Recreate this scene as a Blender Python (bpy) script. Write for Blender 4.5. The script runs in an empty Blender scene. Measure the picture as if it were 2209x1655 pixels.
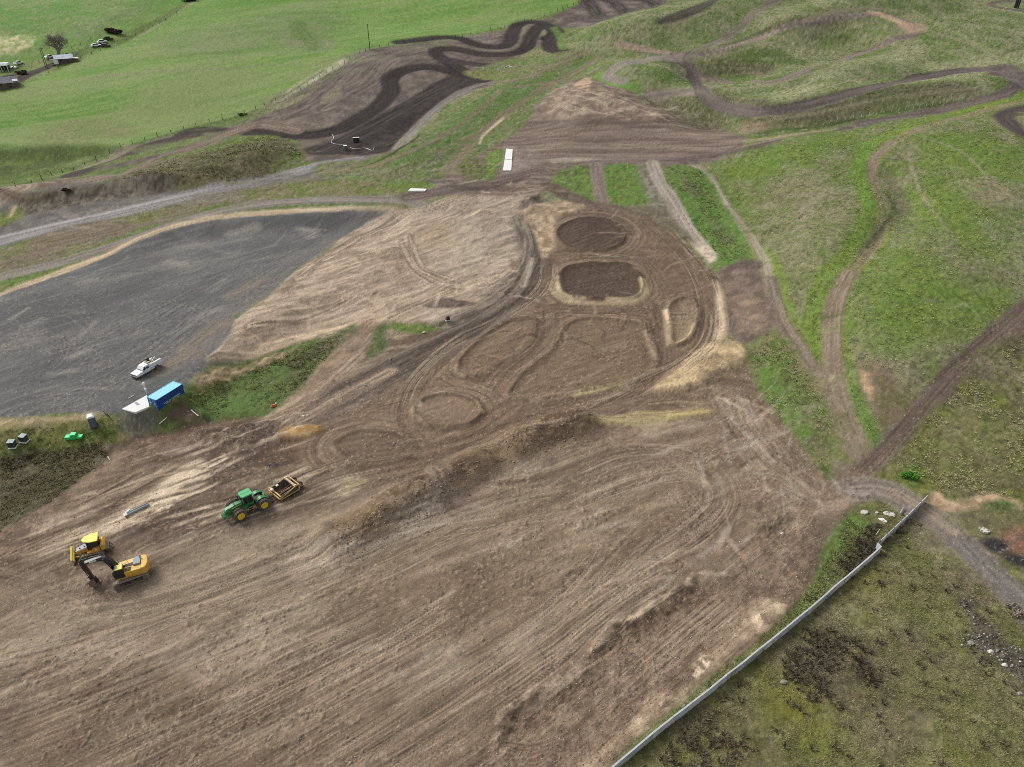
import bpy, bmesh, math, random
import numpy as np
from mathutils import Vector, Matrix, Euler

random.seed(7)
rng = np.random.default_rng(11)
R = math.radians
scene = bpy.context.scene
COL = scene.collection

# ------------------------------------------------------------------ camera
CAM_H, PITCH, FPX = 80.0, R(33.0), 1534.0          # metres, tilt below horizontal, focal length in photo pixels
PW, PH = 2209.0, 1655.0
cam_d = bpy.data.cameras.new('camera')
cam = bpy.data.objects.new('camera', cam_d); COL.objects.link(cam)
cam.location = (0, 0, CAM_H)
cam.rotation_euler = (R(90) - PITCH, 0, 0)
cam_d.sensor_fit = 'HORIZONTAL'; cam_d.sensor_width = 36.0
cam_d.lens = 36.0 * FPX / PW
cam_d.clip_start = 0.5; cam_d.clip_end = 20000
scene.camera = cam

# ------------------------------------------------------------------ sky, sun, exposure
world = bpy.data.worlds.new('World'); scene.world = world; world.use_nodes = True
wn = world.node_tree; wn.nodes.clear()
sky = wn.nodes.new('ShaderNodeTexSky'); sky.sky_type = 'NISHITA'; sky.sun_disc = False
SUN_EL, SUN_AZ = R(42), R(-58)                      # azimuth from +Y (away from camera) towards +X
sky.sun_elevation = SUN_EL; sky.sun_rotation = SUN_AZ
sky.air_density = 1.0; sky.dust_density = 4.0; sky.ozone_density = 1.0; sky.altitude = 300
hs = wn.nodes.new('ShaderNodeHueSaturation'); hs.inputs['Saturation'].default_value = 0.25   # overcast: a nearly white sky
bg = wn.nodes.new('ShaderNodeBackground'); bg.inputs['Strength'].default_value = 0.12
wo = wn.nodes.new('ShaderNodeOutputWorld')
wn.links.new(sky.outputs[0], hs.inputs['Color']); wn.links.new(hs.outputs[0], bg.inputs['Color']); wn.links.new(bg.outputs[0], wo.inputs['Surface'])
sun_d = bpy.data.lights.new('sun', 'SUN'); sun_d.energy = 1.4; sun_d.angle = R(22); sun_d.color = (1.0, 0.965, 0.92)
sun = bpy.data.objects.new('sun', sun_d); COL.objects.link(sun)
sdir = Vector((math.sin(SUN_AZ) * math.cos(SUN_EL), math.cos(SUN_AZ) * math.cos(SUN_EL), math.sin(SUN_EL)))
sun.rotation_euler = sdir.to_track_quat('Z', 'Y').to_euler(); sun.location = sdir * 300
vs = scene.view_settings
vs.view_transform = 'Standard'; vs.look = 'None'; vs.exposure = 0.54; vs.gamma = 1.0; vs.use_curve_mapping = False
scene.cycles.max_bounces = 5; scene.cycles.use_denoising = False; scene.cycles.filter_width = 0.95

# ------------------------------------------------------------------ terrain sheet: rows at constant Y, columns fanning out with distance
def base_z(Y):
    """Flat near the camera, a hillside rising at about 15 % beyond 165 m, a plateau far off."""
    Y = np.asarray(Y, float)
    sp = lambda t: np.logaddexp(0, t)
    return 4.5 * sp((Y - 165) / 30) - 4.35 * sp((Y - 720) / 30)

def ray(px, py):
    a = (np.asarray(px, float) - PW / 2) / FPX; b = -(np.asarray(py, float) - PH / 2) / FPX
    return a, math.cos(PITCH) + b * math.sin(PITCH), -math.sin(PITCH) + b * math.cos(PITCH)

def base_hit(py):
    _, dy, dz = ray(0, py)
    lo, hi = np.zeros_like(dy), np.full_like(dy, 1500.0)
    for _ in range(60):
        m = (lo + hi) / 2
        below = CAM_H + dz / dy * m < base_z(m)
        hi = np.where(below, m, hi); lo = np.where(below, lo, m)
    return (lo + hi) / 2

SP = 1.02 * PW / 1024
rows = base_hit(np.concatenate([np.geomspace(2600, 1655 * 1.07, 90)[:-1], np.arange(1655 * 1.07, -70, -SP)]))
near = np.linspace(-160, rows[0], 16)[:-1]
far = rows[-1] + np.geomspace(6, 6000, 26)
YR = np.concatenate([near, rows, far])
WID = (PW / 2 / FPX) * np.maximum(YR * math.cos(PITCH) + (CAM_H - base_z(YR)) * math.sin(PITCH), 70.0)
td = np.arange(-1.07, 1.07, 2 * SP / PW); tq = np.geomspace(.004, .45, 60); td = np.concatenate([td[0] - tq[::-1], td, td[-1] + tq])
ext = np.geomspace(0.04, 4, 12)
TC = np.concatenate([td[0] - ext[::-1], td, td[-1] + ext])
NR, NC = len(YR), len(TC)
GX = (WID[:, None] * TC[None, :]); GY = np.repeat(YR[:, None], NC, 1)
GZ = np.repeat(base_z(YR)[:, None], NC, 1)
X = GX.ravel().astype(np.float32); Y = GY.ravel().astype(np.float32); Z = GZ.ravel().astype(np.float32)

def height(x, y):
    x = np.atleast_1d(np.asarray(x, float)); y = np.atleast_1d(np.asarray(y, float))
    j = np.clip(np.searchsorted(YR, y) - 1, 0, NR - 2); fy = np.clip((y - YR[j]) / (YR[j + 1] - YR[j]), 0, 1)
    G = Z.reshape(NR, NC)
    def row(jj):
        t = x / WID[jj]; i = np.clip(np.searchsorted(TC, t) - 1, 0, NC - 2); fx = np.clip((t - TC[i]) / (TC[i + 1] - TC[i]), 0, 1)
        return G[jj, i] * (1 - fx) + G[jj, i + 1] * fx
    return row(j) * (1 - fy) + row(j + 1) * fy

def gz(x, y): return float(height(x, y)[0])

def ground(pts):
    """Where the lines of sight through photo points meet the ground: world x, y."""
    p = np.atleast_2d(np.asarray(pts, float)); out = np.zeros((len(p), 2))
    YS = YR[YR > 5]
    for k, (px, py) in enumerate(p):
        a, dy, dz = ray(px, py)
        t = YS / dy; zr = CAM_H + dz * t
        hit = np.nonzero(zr <= height(a * t, YS))[0]
        if len(hit) == 0 or hit[0] == 0:
            yy = YS[-1] if len(hit) == 0 else YS[0]
            out[k] = (a * yy / dy, yy); continue
        i = hit[0]; y0, y1 = YS[i - 1], YS[i]
        g0 = zr[i - 1] - height(a * t[i - 1], y0)[0]; g1 = zr[i] - height(a * t[i], y1)[0]
        yy = y0 + (y1 - y0) * g0 / max(g0 - g1, 1e-6)
        out[k] = (a * yy / dy, yy)
    return out

def at(px, py):
    x, y = ground([(px, py)])[0]
    return Vector((x, y, gz(x, y)))

# ------------------------------------------------------------------ noise
TAB = rng.random((8, 256, 256)).astype(np.float32)
def vn(x, y, s=0):
    xi = np.floor(x).astype(np.int32); yi = np.floor(y).astype(np.int32)
    fx = x - xi; fy = y - yi
    fx = fx * fx * (3 - 2 * fx); fy = fy * fy * (3 - 2 * fy)
    T = TAB[s % 8]; a, b, c, d = xi & 255, (xi + 1) & 255, yi & 255, (yi + 1) & 255
    return (T[a, c] * (1 - fx) + T[b, c] * fx) * (1 - fy) + (T[a, d] * (1 - fx) + T[b, d] * fx) * fy
def fbm(x, y, sc, octv=4, s=0, gain=0.55):
    v = 0; amp = 1; tot = 0; f = 1.0 / sc
    for o in range(octv):
        v = v + amp * vn(x * f + 17.3 * o + 31 * s, y * f - 9.1 * o + 12 * s, s + o); tot += amp; amp *= gain; f *= 2.03
    return v / tot
def sm(e0, e1, x):
    t = np.clip((x - e0) / (e1 - e0), 0, 1); return t * t * (3 - 2 * t)

# ------------------------------------------------------------------ shapes on the ground
def crom(P, closed, n):
    P = np.asarray(P, float); N = len(P)
    if N < 3 or n < 2: return P
    out = []
    for i in range(N if closed else N - 1):
        g = (lambda k: P[k % N]) if closed else (lambda k: P[min(max(k, 0), N - 1)])
        p0, p1, p2, p3 = g(i - 1), g(i), g(i + 1), g(i + 2)
        for k in range(n):
            t = k / n
            out.append(0.5 * (2 * p1 + (p2 - p0) * t + (2 * p0 - 5 * p1 + 4 * p2 - p3) * t * t + (3 * p1 - p0 - 3 * p2 + p3) * t ** 3))
    if not closed: out.append(P[-1])
    return np.array(out)

def sdist(Q, closed, reach):
    """indices near the outline, distance, arc length, side (signed across)"""
    x0, y0 = Q.min(0) - reach; x1, y1 = Q.max(0) + reach
    j0, j1 = np.searchsorted(YR, [y0, y1])
    j0 = max(j0 - 1, 0); j1 = min(j1 + 1, NR)
    sub = np.arange(j0 * NC, j1 * NC)
    sub = sub[(X[sub] > x0) & (X[sub] < x1)]
    x, y = X[sub], Y[sub]
    D = np.full(len(sub), 1e9, np.float32); S = np.zeros(len(sub), np.float32); C = np.zeros(len(sub), np.float32)
    inside = np.zeros(len(sub), bool)
    n = len(Q); acc = 0.0
    for i in range(n if closed else n - 1):
        ax, ay = Q[i]; bx, by = Q[(i + 1) % n]
        dx, dy = bx - ax, by - ay; L = math.hypot(dx, dy)
        if L < 1e-6: continue
        near = np.nonzero((x > min(ax, bx) - reach) & (x < max(ax, bx) + reach) & (y > min(ay, by) - reach) & (y < max(ay, by) + reach))[0]
        if len(near):
            xx, yy = x[near], y[near]
            t = np.clip(((xx - ax) * dx + (yy - ay) * dy) / (L * L), 0, 1)
            ex = xx - (ax + t * dx); ey = yy - (ay + t * dy)
            d = np.sqrt(ex * ex + ey * ey); b = d < D[near]; nb = near[b]
            D[nb] = d[b]; S[nb] = acc + t[b] * L
            C[nb] = ((dx * (yy - ay) - dy * (xx - ax)) / L)[b]
        if closed and ay != by:
            c = ((ay > y) != (by > y)) & (x < (bx - ax) * (y - ay) / (by - ay) + ax)
            inside ^= c
        acc += L
    return sub, D, S, C, inside

def area(pts, f=1.0, wob=0.0, wsc=6.0, n=3, world=False):
    Q = np.asarray(pts, float) if world else ground(pts)
    Q = crom(Q, True, n); rch = f + wob * 1.2 + 1
    sub, D, S, C, ins = sdist(Q, True, rch)
    sd = np.where(ins, D, -D)
    sd = np.clip(sd, -rch, rch)
    if wob: sd = sd + (fbm(X[sub], Y[sub], wsc, 3, 5) - 0.5) * 2 * wob
    m = sm(-f, f, sd); k = m > 0.002
    return sub[k], m[k]

def path(pts, w, f=0.6, wob=0.0, wsc=8.0, n=6, world=False):
    """soft band of half-width w: indices, mask, arc length, offset across"""
    Q = crom(np.asarray(pts, float) if world else ground(pts), False, n); rch = w + f + wob * 1.2
    sub, D, S, C, _ = sdist(Q, False, rch)
    k = D < rch; sub, D, S, C = sub[k], D[k], S[k], C[k]
    off = np.where(C > 0, D, -D)
    d2 = D + (fbm(X[sub], Y[sub], wsc, 3, 3) - 0.5) * 2 * wob if wob else D
    return sub, 1 - sm(w - f, w + f, d2), S, off

def lin(c):
    c = np.asarray(c, float) / 255.0
    return np.where(c <= 0.04045, c / 12.92, ((c + 0.055) / 1.055) ** 2.4)
ALB = 0.86
def col(c): return (lin(c) * ALB).astype(np.float32)
# ------------------------------------------------------------------ large relief
def lift(pts, h, f=6.0, level=None, wob=0.0):
    s, m = area(pts, f, wob)
    if level is None: Z[s] += m * h
    else: Z[s] += m * (level - Z[s])
def ridge(pts, w, h, f=None):
    s, m, S, o = path(pts, w, w if f is None else f)
    Z[s] += m * h

LOT = [(-520, 900), (-420, 810), (-200, 715), (0, 640), (100, 603), (220, 560), (300, 520), (380, 492), (500, 470), (640, 460), (740, 455), (830, 459), (760, 500), (690, 545),
       (640, 580), (590, 630), (540, 660), (505, 690), (500, 720), (470, 760), (445, 790), (410, 825), (390, 850), (330, 870), (300, 880), (250, 897), (140, 893), (60, 900), (0, 905), (-200, 915), (-420, 940)]
lift([(-700, 980), (-500, 820), (-260, 735), (0, 655), (220, 575), (380, 505), (640, 475), (860, 470), (800, 560), (700, 640), (620, 700), (520, 770), (440, 850), (330, 905), (240, 945), (100, 965), (0, 985), (-260, 1020), (-600, 1080)], 0, 5.0, level=4.0)
lift([(1660, 560), (1720, 430), (1860, 300), (2300, 250), (2500, 700), (2120, 740), (1960, 900), (1900, 960), (1840, 900), (1760, 740)], 3.2, 22.0)
lift([(1190, 230), (1260, 185), (1330, 205), (1450, 265), (1380, 290), (1240, 285)], 3.0, 11.0)
lift([(300, 395), (380, 345), (500, 315), (600, 315), (620, 345), (480, 390), (380, 402)], 3.4, 7.0)
lift([(-60, 425), (80, 405), (230, 385), (350, 372), (380, 390), (230, 418), (60, 440)], 1.8, 3.5)
ridge([(1530, 150), (1640, 140), (1740, 120), (1840, 85)], 13, -6)
ridge([(1560, 215), (1660, 205), (1760, 185), (1900, 155)], 13, 3.0)
ridge([(1530, 262), (1460, 240), (1420, 225)], 10, -2.5)
ridge([(1640, 260), (1760, 245), (1900, 225), (2040, 205), (2140, 190)], 10, 5.0)
ridge([(1340, 80), (1440, 60), (1560, 30), (1640, -5)], 16, 6.5)
ridge([(1700, 60), (1850, 20), (1980, 10)], 14, 6.0)
ridge([(1720, 330), (1760, 420), (1740, 520), (1720, 600)], 16, 2.5)
ridge([(2060, 330), (2080, 450), (2000, 560), (1960, 700)], 22, 4.0)
ridge([(1905, 370), (1945, 440), (1900, 510), (1860, 560)], 5, -1.6)
ridge([(1330, 150), (1380, 170), (1420, 165)], 9, 3.0)
ridge([(880, 330), (1000, 250), (1120, 170), (1230, 110)], 9, 2.0)
lift([(1390, 700), (2209, 1080), (2300, 1700), (1300, 1700), (1700, 1340), (1830, 1130)], -0.0, 5.0)
lift([(-200, 30), (100, -60), (400, -60), (240, 90), (0, 130), (-200, 190)], 3.0, 14.0)
lift([(-100, 330), (60, 318), (200, 312), (240, 330), (120, 370), (-100, 410)], -2.5, 6.0)

und = np.zeros_like(Z); und += (fbm(X, Y, 70, 2, 5) - .5) * 7 * sm(190, 260, Y); Z += und.astype(np.float32)
lift([(252, 884), (296, 910), (352, 900), (410, 858), (385, 812), (312, 842)], 0, 2.5, level=4.0)
# ------------------------------------------------------------------ ground colour
N = len(X)
Cg = np.zeros((N, 3), np.float32); GR = np.ones(N, np.float32)          # GR: 1 grass, 0 bare soil
n2 = fbm(X, Y, 2.2, 3, 1); n7 = fbm(X, Y, 7, 4, 2); n25 = fbm(X, Y, 25, 4, 4); n90 = fbm(X, Y, 90, 3, 6)
def mix3(a, b, t): return a + (b - a) * t[:, None]
c = mix3(col((92, 118, 56)), col((134, 132, 100)), sm(.42, .62, n7 * .5 + n25 * .5))
c = mix3(c, col((118, 114, 84)), sm(.5, .7, n2) * .6)
c = mix3(c, col((98, 124, 44)), sm(.52, .66, n90) * .6)
Cg[:] = c

ZONE = np.zeros(N, np.int8)                                              # which piece of the setting a spot belongs to
ZNAMES = ['grassland', 'crop_field', 'gravel_lot', 'dirt_yard', 'motocross_ground', 'spoil_slope', 'dirt_track', 'start_area', 'scrub_land']
def zone(s, m, k): ZONE[s[m > .5]] = k
def put(s, m, c, g=None, amt=1.0):
    m = m * amt
    Cg[s] += (c - Cg[s]) * m[:, None]
    if g is not None: GR[s] += (g - GR[s]) * m
def nz(s, sc, lo=.35, hi=.65, o=4, sd=0): return sm(lo, hi, fbm(X[s], Y[s], sc, o, sd))
def fill(pts, c1, c2, sc=5, f=1.0, wob=1.0, g=0.0, amt=1.0, wsc=6.0, lo=.35, hi=.65, sd=0, n=3):
    s, m = area(pts, f, wob, wsc, n)
    put(s, m, mix3(col(c1), col(c2), nz(s, sc, lo, hi, 4, sd)), g, amt)
    return s, m
def way(pts, w, c1, c2, f=0.7, wob=0.3, g=0.0, amt=1.0, L=14.0, W=0.45, z=0.0, fade=False):
    s, m, S, o = path(pts, w, f, wob)
    n = sm(.3, .7, fbm(S / L, o / W, 1.0, 3, 2))
    if fade: m = m * sm(.3, .6, fbm(S, o, 9, 2, 4))
    put(s, m, mix3(col(c1), col(c2), n), g, amt)
    if z: Z[s] += m * z
    return s, m, S, o
def road(*a, **k):
    r = way(*a, **k); zone(r[0], r[1], 6); return r
def treads(pts, gauge=2.4, tw=0.55, c1=(92, 80, 70), c2=(166, 152, 134), amt=.6, dual=False, z=-.05):
    amt = min(1, amt * 1.25); c1 = tuple(k * .93 for k in c1); c2 = tuple(k * 1.05 for k in c2)
    s, m, S, o = path(pts, gauge / 2 + tw + .3, .2)
    if len(s) == 0: return
    m = m * sm(0, 3, S) * (1 - sm(S.max() - 3, S.max(), S))
    for k in ((-1, 1) if not dual else (-1.25, -.75, .75, 1.25)):
        d = np.abs(o - k * gauge / 2)
        mm = (1 - sm(tw * .42, tw * .6, d)) * m
        ch = 0.5 + 0.5 * np.sin(2 * np.pi * (S * 1.9 + np.abs(o - k * gauge / 2) * 2.2))
        wear = sm(.38, .62, fbm(S, o, 7, 3, int(abs(k) * 2)))
        put(s, mm * (0.35 + .65 * wear), mix3(col(c1), col(c2), ch * .75), None, amt)
        Z[s] += mm * z
        lipm = np.exp(-((d - tw * .62) / .1) ** 2) * m
        put(s, lipm * wear, col(c2)[None, :].repeat(len(s), 0), None, amt * .8)

def inpoly(Q, c):
    ins = np.zeros(len(c), bool)
    for i in range(len(Q)):
        (ax, ay), (bx, by) = Q[i], Q[(i + 1) % len(Q)]
        if ay != by: ins ^= ((ay > c[:, 1]) != (by > c[:, 1])) & (c[:, 0] < (bx - ax) * (c[:, 1] - ay) / (by - ay) + ax)
    return ins
def strokes(pts, n, ang, spread, ln, wd, cols, amt, g=None, bend=.25, seed=1, z=0.0):
    """scrapes and drag marks: n short curved bands inside an outline, running about one way"""
    r = np.random.default_rng(seed); Q = ground(pts); lo, hi = Q.min(0), Q.max(0); c = np.zeros((0, 2))
    while len(c) < n:
        q = r.random((n * 4, 2)) * (hi - lo) + lo; c = np.concatenate([c, q[inpoly(Q, q)]])
    for k in range(n):
        a = ang + r.normal() * spread; L = r.uniform(*ln); b = r.normal() * bend; P = [c[k]]
        for q in range(4):
            P.append(P[-1] + np.array([math.cos(a), math.sin(a)]) * L / 4); a += b / 4
        w = r.uniform(*wd); s, m, S, o = path(P, w, w * .7, w * .4, 3, 2, world=True)
        if len(s) == 0: continue
        m = m * sm(0, L * .25, S) * (1 - sm(L * .7, L, S)) * (.45 + .55 * sm(.35, .6, fbm(S, o, 2.5, 2, k)))
        put(s, m, np.repeat(col(cols[k % len(cols)])[None], len(s), 0), g, r.uniform(*amt))
        if z: Z[s] += m * z * (1 if k % 2 else -1)

# ---- crop field, upper left
FENCE = [(-260, 450), (-60, 425), (40, 402), (100, 384), (175, 360), (250, 322), (345, 293), (430, 270), (510, 250), (590, 222), (660, 187), (735, 143), (798, 108), (870, 94), (985, 82), (1085, 58), (1195, 28), (1290, -8), (1420, -60)]
s, m = area(FENCE + [(1420, -300), (-600, -300), (-600, 450)], .8, .3)
zone(s, m, 1)
u, v = X[s] * .86 + Y[s] * .5, -X[s] * .5 + Y[s] * .86
st = fbm(u / 9, v / 1.2, 1, 4, 2); st2 = fbm(u / 60, v / 14, 1, 3, 3)
c = mix3(col((102, 138, 64)), col((126, 151, 84)), sm(.3, .7, st))
c = mix3(c, col((138, 146, 100)), sm(.44, .66, st2) * .65)
c = mix3(c, col((92, 134, 52)), sm(.5, .7, n90[s]) * .6)
put(s, m, c, .16)
fill([(330, 80), (520, 40), (700, 20), (760, 60), (700, 95), (560, 115), (400, 120)], (124, 132, 96), (104, 130, 72), 12, 10, 8, .5, .55)
fill([(-60, 335), (60, 318), (200, 312), (245, 325), (160, 350), (60, 375), (-60, 395)], (66, 86, 40), (92, 110, 52), 4, 4, 3, .8)
fill([(-60, 395), (60, 372), (170, 350), (240, 327), (175, 360), (60, 398), (-60, 420)], (92, 116, 48), (78, 98, 44), 4, 2, 1, .8)
fill([(130, 270), (230, 262), (300, 285), (200, 305), (60, 312)], (132, 128, 92), (116, 126, 78), 6, 5, 4, .5, .6)
fill([(590, 75), (640, 55), (700, 60), (720, 90), (690, 112), (620, 105)], (134, 128, 104), (112, 128, 78), 10, 9, 5, .5, .6)
fill([(610, 205), (650, 175), (700, 148), (740, 128), (733, 142), (690, 168), (640, 196), (590, 222)], (176, 174, 148), (150, 156, 116), 3, 2, 1, .6)
way([(150, 178), (250, 162), (400, 152), (560, 142), (640, 136)], 1.6, (142, 140, 108), (126, 138, 92), 1.2, 1, .5, .7)
way([(640, 50), (660, 80), (680, 105)], 4, (82, 118, 48), (98, 128, 60), 3, 2, .8, .7)
fill([(-60, 0), (120, -40), (380, -40), (230, 60), (120, 110), (0, 128), (-60, 140)], (92, 144, 60), (124, 142, 84), 10, 6, 4, .6, .9)
fill([(150, 60), (260, 25), (380, -10), (240, 62), (160, 88)], (130, 134, 100), (110, 132, 80), 8, 5, 4, .6, .7)
fill([(-60, 95), (0, 82), (60, 78), (78, 95), (40, 112), (-20, 120), (-60, 125)], (196, 188, 148), (140, 156, 92), 2.5, 4, 5, .6)
fill([(-40, 160), (60, 135), (160, 112), (260, 75), (330, 45), (395, 12), (385, 22), (300, 72), (220, 105), (130, 150), (0, 200), (-40, 205)], (104, 128, 64), (126, 136, 84), 5, 3, 2, .8)
way([(275, 85), (330, 58), (400, 12), (440, -15)], 2.2, (158, 160, 124), (140, 150, 104), 1.2, .8, .5)
way([(240, 100), (300, 68), (360, 35), (400, 8)], 2.5, (88, 112, 52), (104, 126, 62), 1.2, .8, .9)
fill([(8, 190), (32, 168), (95, 142), (128, 128), (142, 128), (122, 142), (70, 165), (28, 190)], (66, 58, 56), (80, 70, 64), 3, .8, .5, 0)
fill([(-20, 175), (30, 158), (70, 150), (90, 142), (40, 162), (20, 178), (0, 186)], (96, 92, 74), (70, 70, 58), 1.5, 1, 1, .7)
way([(125, 132), (165, 118), (200, 100)], 2.5, (104, 122, 66), (90, 104, 60), 2, 1, .8)

# ---- upper motocross ground
s, m = fill([(150, 372), (260, 325), (370, 292), (440, 285), (540, 262), (590, 240), (660, 210), (740, 150), (790, 112), (860, 100), (990, 90), (1090, 66), (1200, 32), (1300, -10), (1520, -60), (1440, 5), (1390, 35), (1320, 45), (1290, 55),
      (1215, 58), (1195, 85), (1140, 105), (1110, 120), (1040, 135), (1025, 150), (1060, 172), (1060, 185), (1000, 205), (930, 250), (870, 310), (830, 335), (700, 350), (650, 340), (640, 300), (560, 285), (500, 290), (380, 330), (260, 360)],
     (124, 112, 103), (98, 88, 82), 5, 1, 1.2, 0); zone(s, m, 4)
GA = math.atan2(*(lambda q: (q[1][1] - q[0][1], q[1][0] - q[0][0]))(ground([(300, 1470), (1050, 1130)])))
strokes([(560, 285), (740, 150), (860, 100), (1090, 66), (1300, 0), (1290, 50), (1110, 120), (1030, 150), (1060, 180), (930, 250), (860, 310), (680, 340)], 150, GA, .45, (5, 22), (.25, .9), ((150, 138, 128), (78, 70, 65), (128, 116, 106), (70, 62, 58)), (.35, .75), bend=.7, seed=10, z=.08)
for P in ([(600, 215), (700, 175), (780, 118), (900, 100), (1080, 72)], [(560, 262), (650, 240), (740, 180), (800, 130), (900, 108)], [(700, 235), (800, 180), (850, 130), (950, 100)]):
    way(P, 6, (86, 77, 73), (138, 126, 116), 3, 2, 0, .55, 10, .7)
fill([(560, 285), (640, 255), (700, 262), (740, 270), (660, 290), (600, 292)], (132, 122, 106), (112, 102, 92), 3, 2, 1, .2)
fill([(690, 215), (725, 190), (738, 190), (728, 215), (700, 225)], (140, 134, 110), (124, 114, 98), 3, 1, 1, .2)
fill([(900, 95), (960, 95), (1010, 104), (1060, 108), (1000, 112), (930, 108)], (112, 108, 88), (100, 94, 82), 3, 2, 1, .4)
fill([(880, 195), (905, 165), (940, 160), (970, 168), (940, 190), (900, 210)], (122, 112, 102), (100, 92, 84), 3, 1, 1, 0)
fill([(760, 210), (800, 195), (830, 200), (830, 215), (780, 245), (700, 262), (720, 240)], (128, 118, 110), (104, 94, 88), 2, 1.5, 1, 0)
fill([(860, 108), (960, 92), (1020, 104), (1090, 108), (1040, 114), (940, 112)], (132, 126, 104), (116, 108, 92), 4, 2, 1, .3, .9)
fill([(1100, 100), (1120, 60), (1140, 60), (1140, 85), (1120, 108)], (124, 116, 98), (108, 100, 88), 4, 1.5, 1, .3, .9)
fill([(1165, 70), (1185, 66), (1190, 80), (1175, 84)], (128, 132, 92), (112, 110, 84), 4, 1.5, 1, .5, .9)
DK1, DK2 = (52, 45, 43), (68, 60, 57)
fill([(655, 322), (720, 303), (790, 262), (880, 215), (950, 172), (1000, 160), (1065, 176), (1000, 200), (935, 245), (865, 302), (835, 327), (740, 334), (680, 334)], DK1, DK2, 3, 1, .5, 0)
way([(690, 325), (800, 275), (900, 220), (990, 172)], 5, DK1, (88, 80, 76), 3, 1, 0, .7, 20, .5)
road([(540, 283), (640, 291), (720, 282), (790, 248), (828, 218), (845, 195), (842, 172), (868, 152), (915, 144), (960, 150), (1010, 164)], 4.0, DK1, DK2, 1, .4, 0, z=-.3)
road([(860, 90), (905, 85), (950, 80), (990, 82), (1030, 96), (1075, 101), (1100, 92), (1106, 72), (1120, 52), (1160, 48), (1198, 62), (1200, 73), (1180, 82)], 3.8, DK1, DK2, 1, .4, 0, z=-.3)
road([(1075, 175), (1010, 160), (965, 132), (943, 118), (945, 107), (985, 106), (1040, 116), (1100, 116), (1135, 102), (1148, 76), (1165, 56), (1196, 66), (1186, 90), (1190, 105), (1215, 112)], 3.8, DK1, DK2, 1, .4, 0, z=-.3)
way([(955, 128), (1030, 139), (1090, 141), (1160, 138)], 3.2, (74, 66, 63), DK2, 1, .4, 0)
fill([(975, 116), (1040, 124), (1110, 122), (1090, 132), (1020, 132)], (118, 104, 94), (92, 82, 76), 2, 1, .5, 0)
for P in ([(1262, -5), (1280, 20), (1300, 45)], [(1290, -5), (1330, 10), (1365, 35)], [(1370, -5), (1410, 8), (1440, 18)]):
    way(P, 4.5, DK1, (92, 84, 80), 2, 1, 0, .9)
way([(1240, 40), (1290, 42), (1330, 38)], 5, (104, 94, 88), (80, 72, 68), 3, 2, 0, .9)
fill([(372, 296), (392, 280), (440, 273), (492, 276), (470, 284), (430, 288), (408, 302), (385, 312)], (62, 54, 52), (76, 66, 62), 2, 1, .5, 0)
road([(420, 293), (330, 312), (280, 335), (220, 355), (150, 380)], 3, (72, 64, 58), (92, 82, 74), 1, .4, 0)
fill([(200, 362), (300, 328), (370, 308), (470, 286), (380, 322), (290, 345)], (112, 126, 76), (100, 116, 62), 4, 1.5, .6, .9)
road([(640, 282), (560, 268), (500, 287), (440, 312), (340, 348), (250, 378), (150, 395), (60, 402), (0, 428), (-60, 470)], 3.0, (112, 98, 86), (142, 128, 114), 1, .5, 0)
way([(40, 405), (0, 425), (-60, 450)], 5, (134, 120, 104), (160, 148, 132), 1.5, .6, 0)

# ---- mound and eroded bank
fill([(230, 392), (330, 352), (450, 322), (520, 296), (580, 294), (640, 315), (655, 335), (640, 362), (560, 392), (450, 412), (370, 408), (300, 400)], (98, 98, 62), (112, 104, 80), 4, 1.5, 1, 1)
fill([(470, 318), (560, 300), (630, 318), (600, 345), (500, 362), (420, 372)], (92, 88, 62), (74, 76, 48), 3, 3, 3, 1, .8)
fill([(340, 345), (450, 316), (540, 294), (600, 296), (560, 306), (460, 326)], (104, 122, 60), (92, 104, 52), 3, 2, 1, 1)
fill([(630, 322), (652, 335), (640, 358), (580, 385), (590, 365)], (112, 130, 60), (98, 110, 60), 3, 2, 1, 1, .8)
fill([(-60, 545), (-60, 470), (30, 430), (100, 405), (200, 395), (330, 375), (372, 382), (390, 410), (560, 395), (680, 352), (800, 345), (700, 375), (560, 405), (420, 432), (250, 470), (100, 505)], (122, 118, 112), (104, 101, 97), 3, 2, 1.5, .1)
s, m = fill([(45, 425), (130, 408), (240, 396), (330, 376), (365, 382), (372, 412), (240, 432), (120, 452), (50, 462)], (86, 78, 68), (118, 110, 98), 1.5, 1.5, 1, .4)
put(s, m * sm(.5, .7, fbm(X[s], Y[s] * .4, 1.3, 4, 2)), col((132, 124, 108))[None].repeat(len(s), 0), None, .7)
Z[s] += m * (fbm(X[s], Y[s] * .3, 2.0, 4, 1) - .5) * .9
fill([(110, 470), (260, 440), (330, 425), (380, 415), (420, 420), (260, 458), (120, 492)], (142, 136, 126), (116, 110, 104), 1.2, 2, 2, .1, .8)
way([(0, 412), (60, 432), (110, 415)], 1.5, (90, 78, 64), (120, 108, 90), 1, .6, .2, .8)
fill([(-40, 470), (15, 455), (45, 450), (40, 472), (0, 490), (-40, 500)], (112, 124, 64), (98, 104, 64), 3, 2, 1, .9)
way([(22, 468), (28, 454), (33, 445)], .6, (188, 168, 134), (150, 138, 106), .5, .5, 0, .8)
road([(-80, 548), (0, 520), (100, 495), (200, 473), (300, 449), (400, 425), (480, 405), (560, 392), (640, 370), (700, 355), (770, 345)], 3.2, (150, 147, 145), (126, 123, 121), 1, .4, 0)
way([(0, 512), (100, 488), (200, 466), (300, 443), (400, 420), (480, 402)], .9, (172, 169, 166), (150, 147, 145), .5, .3, 0, .8)
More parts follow.
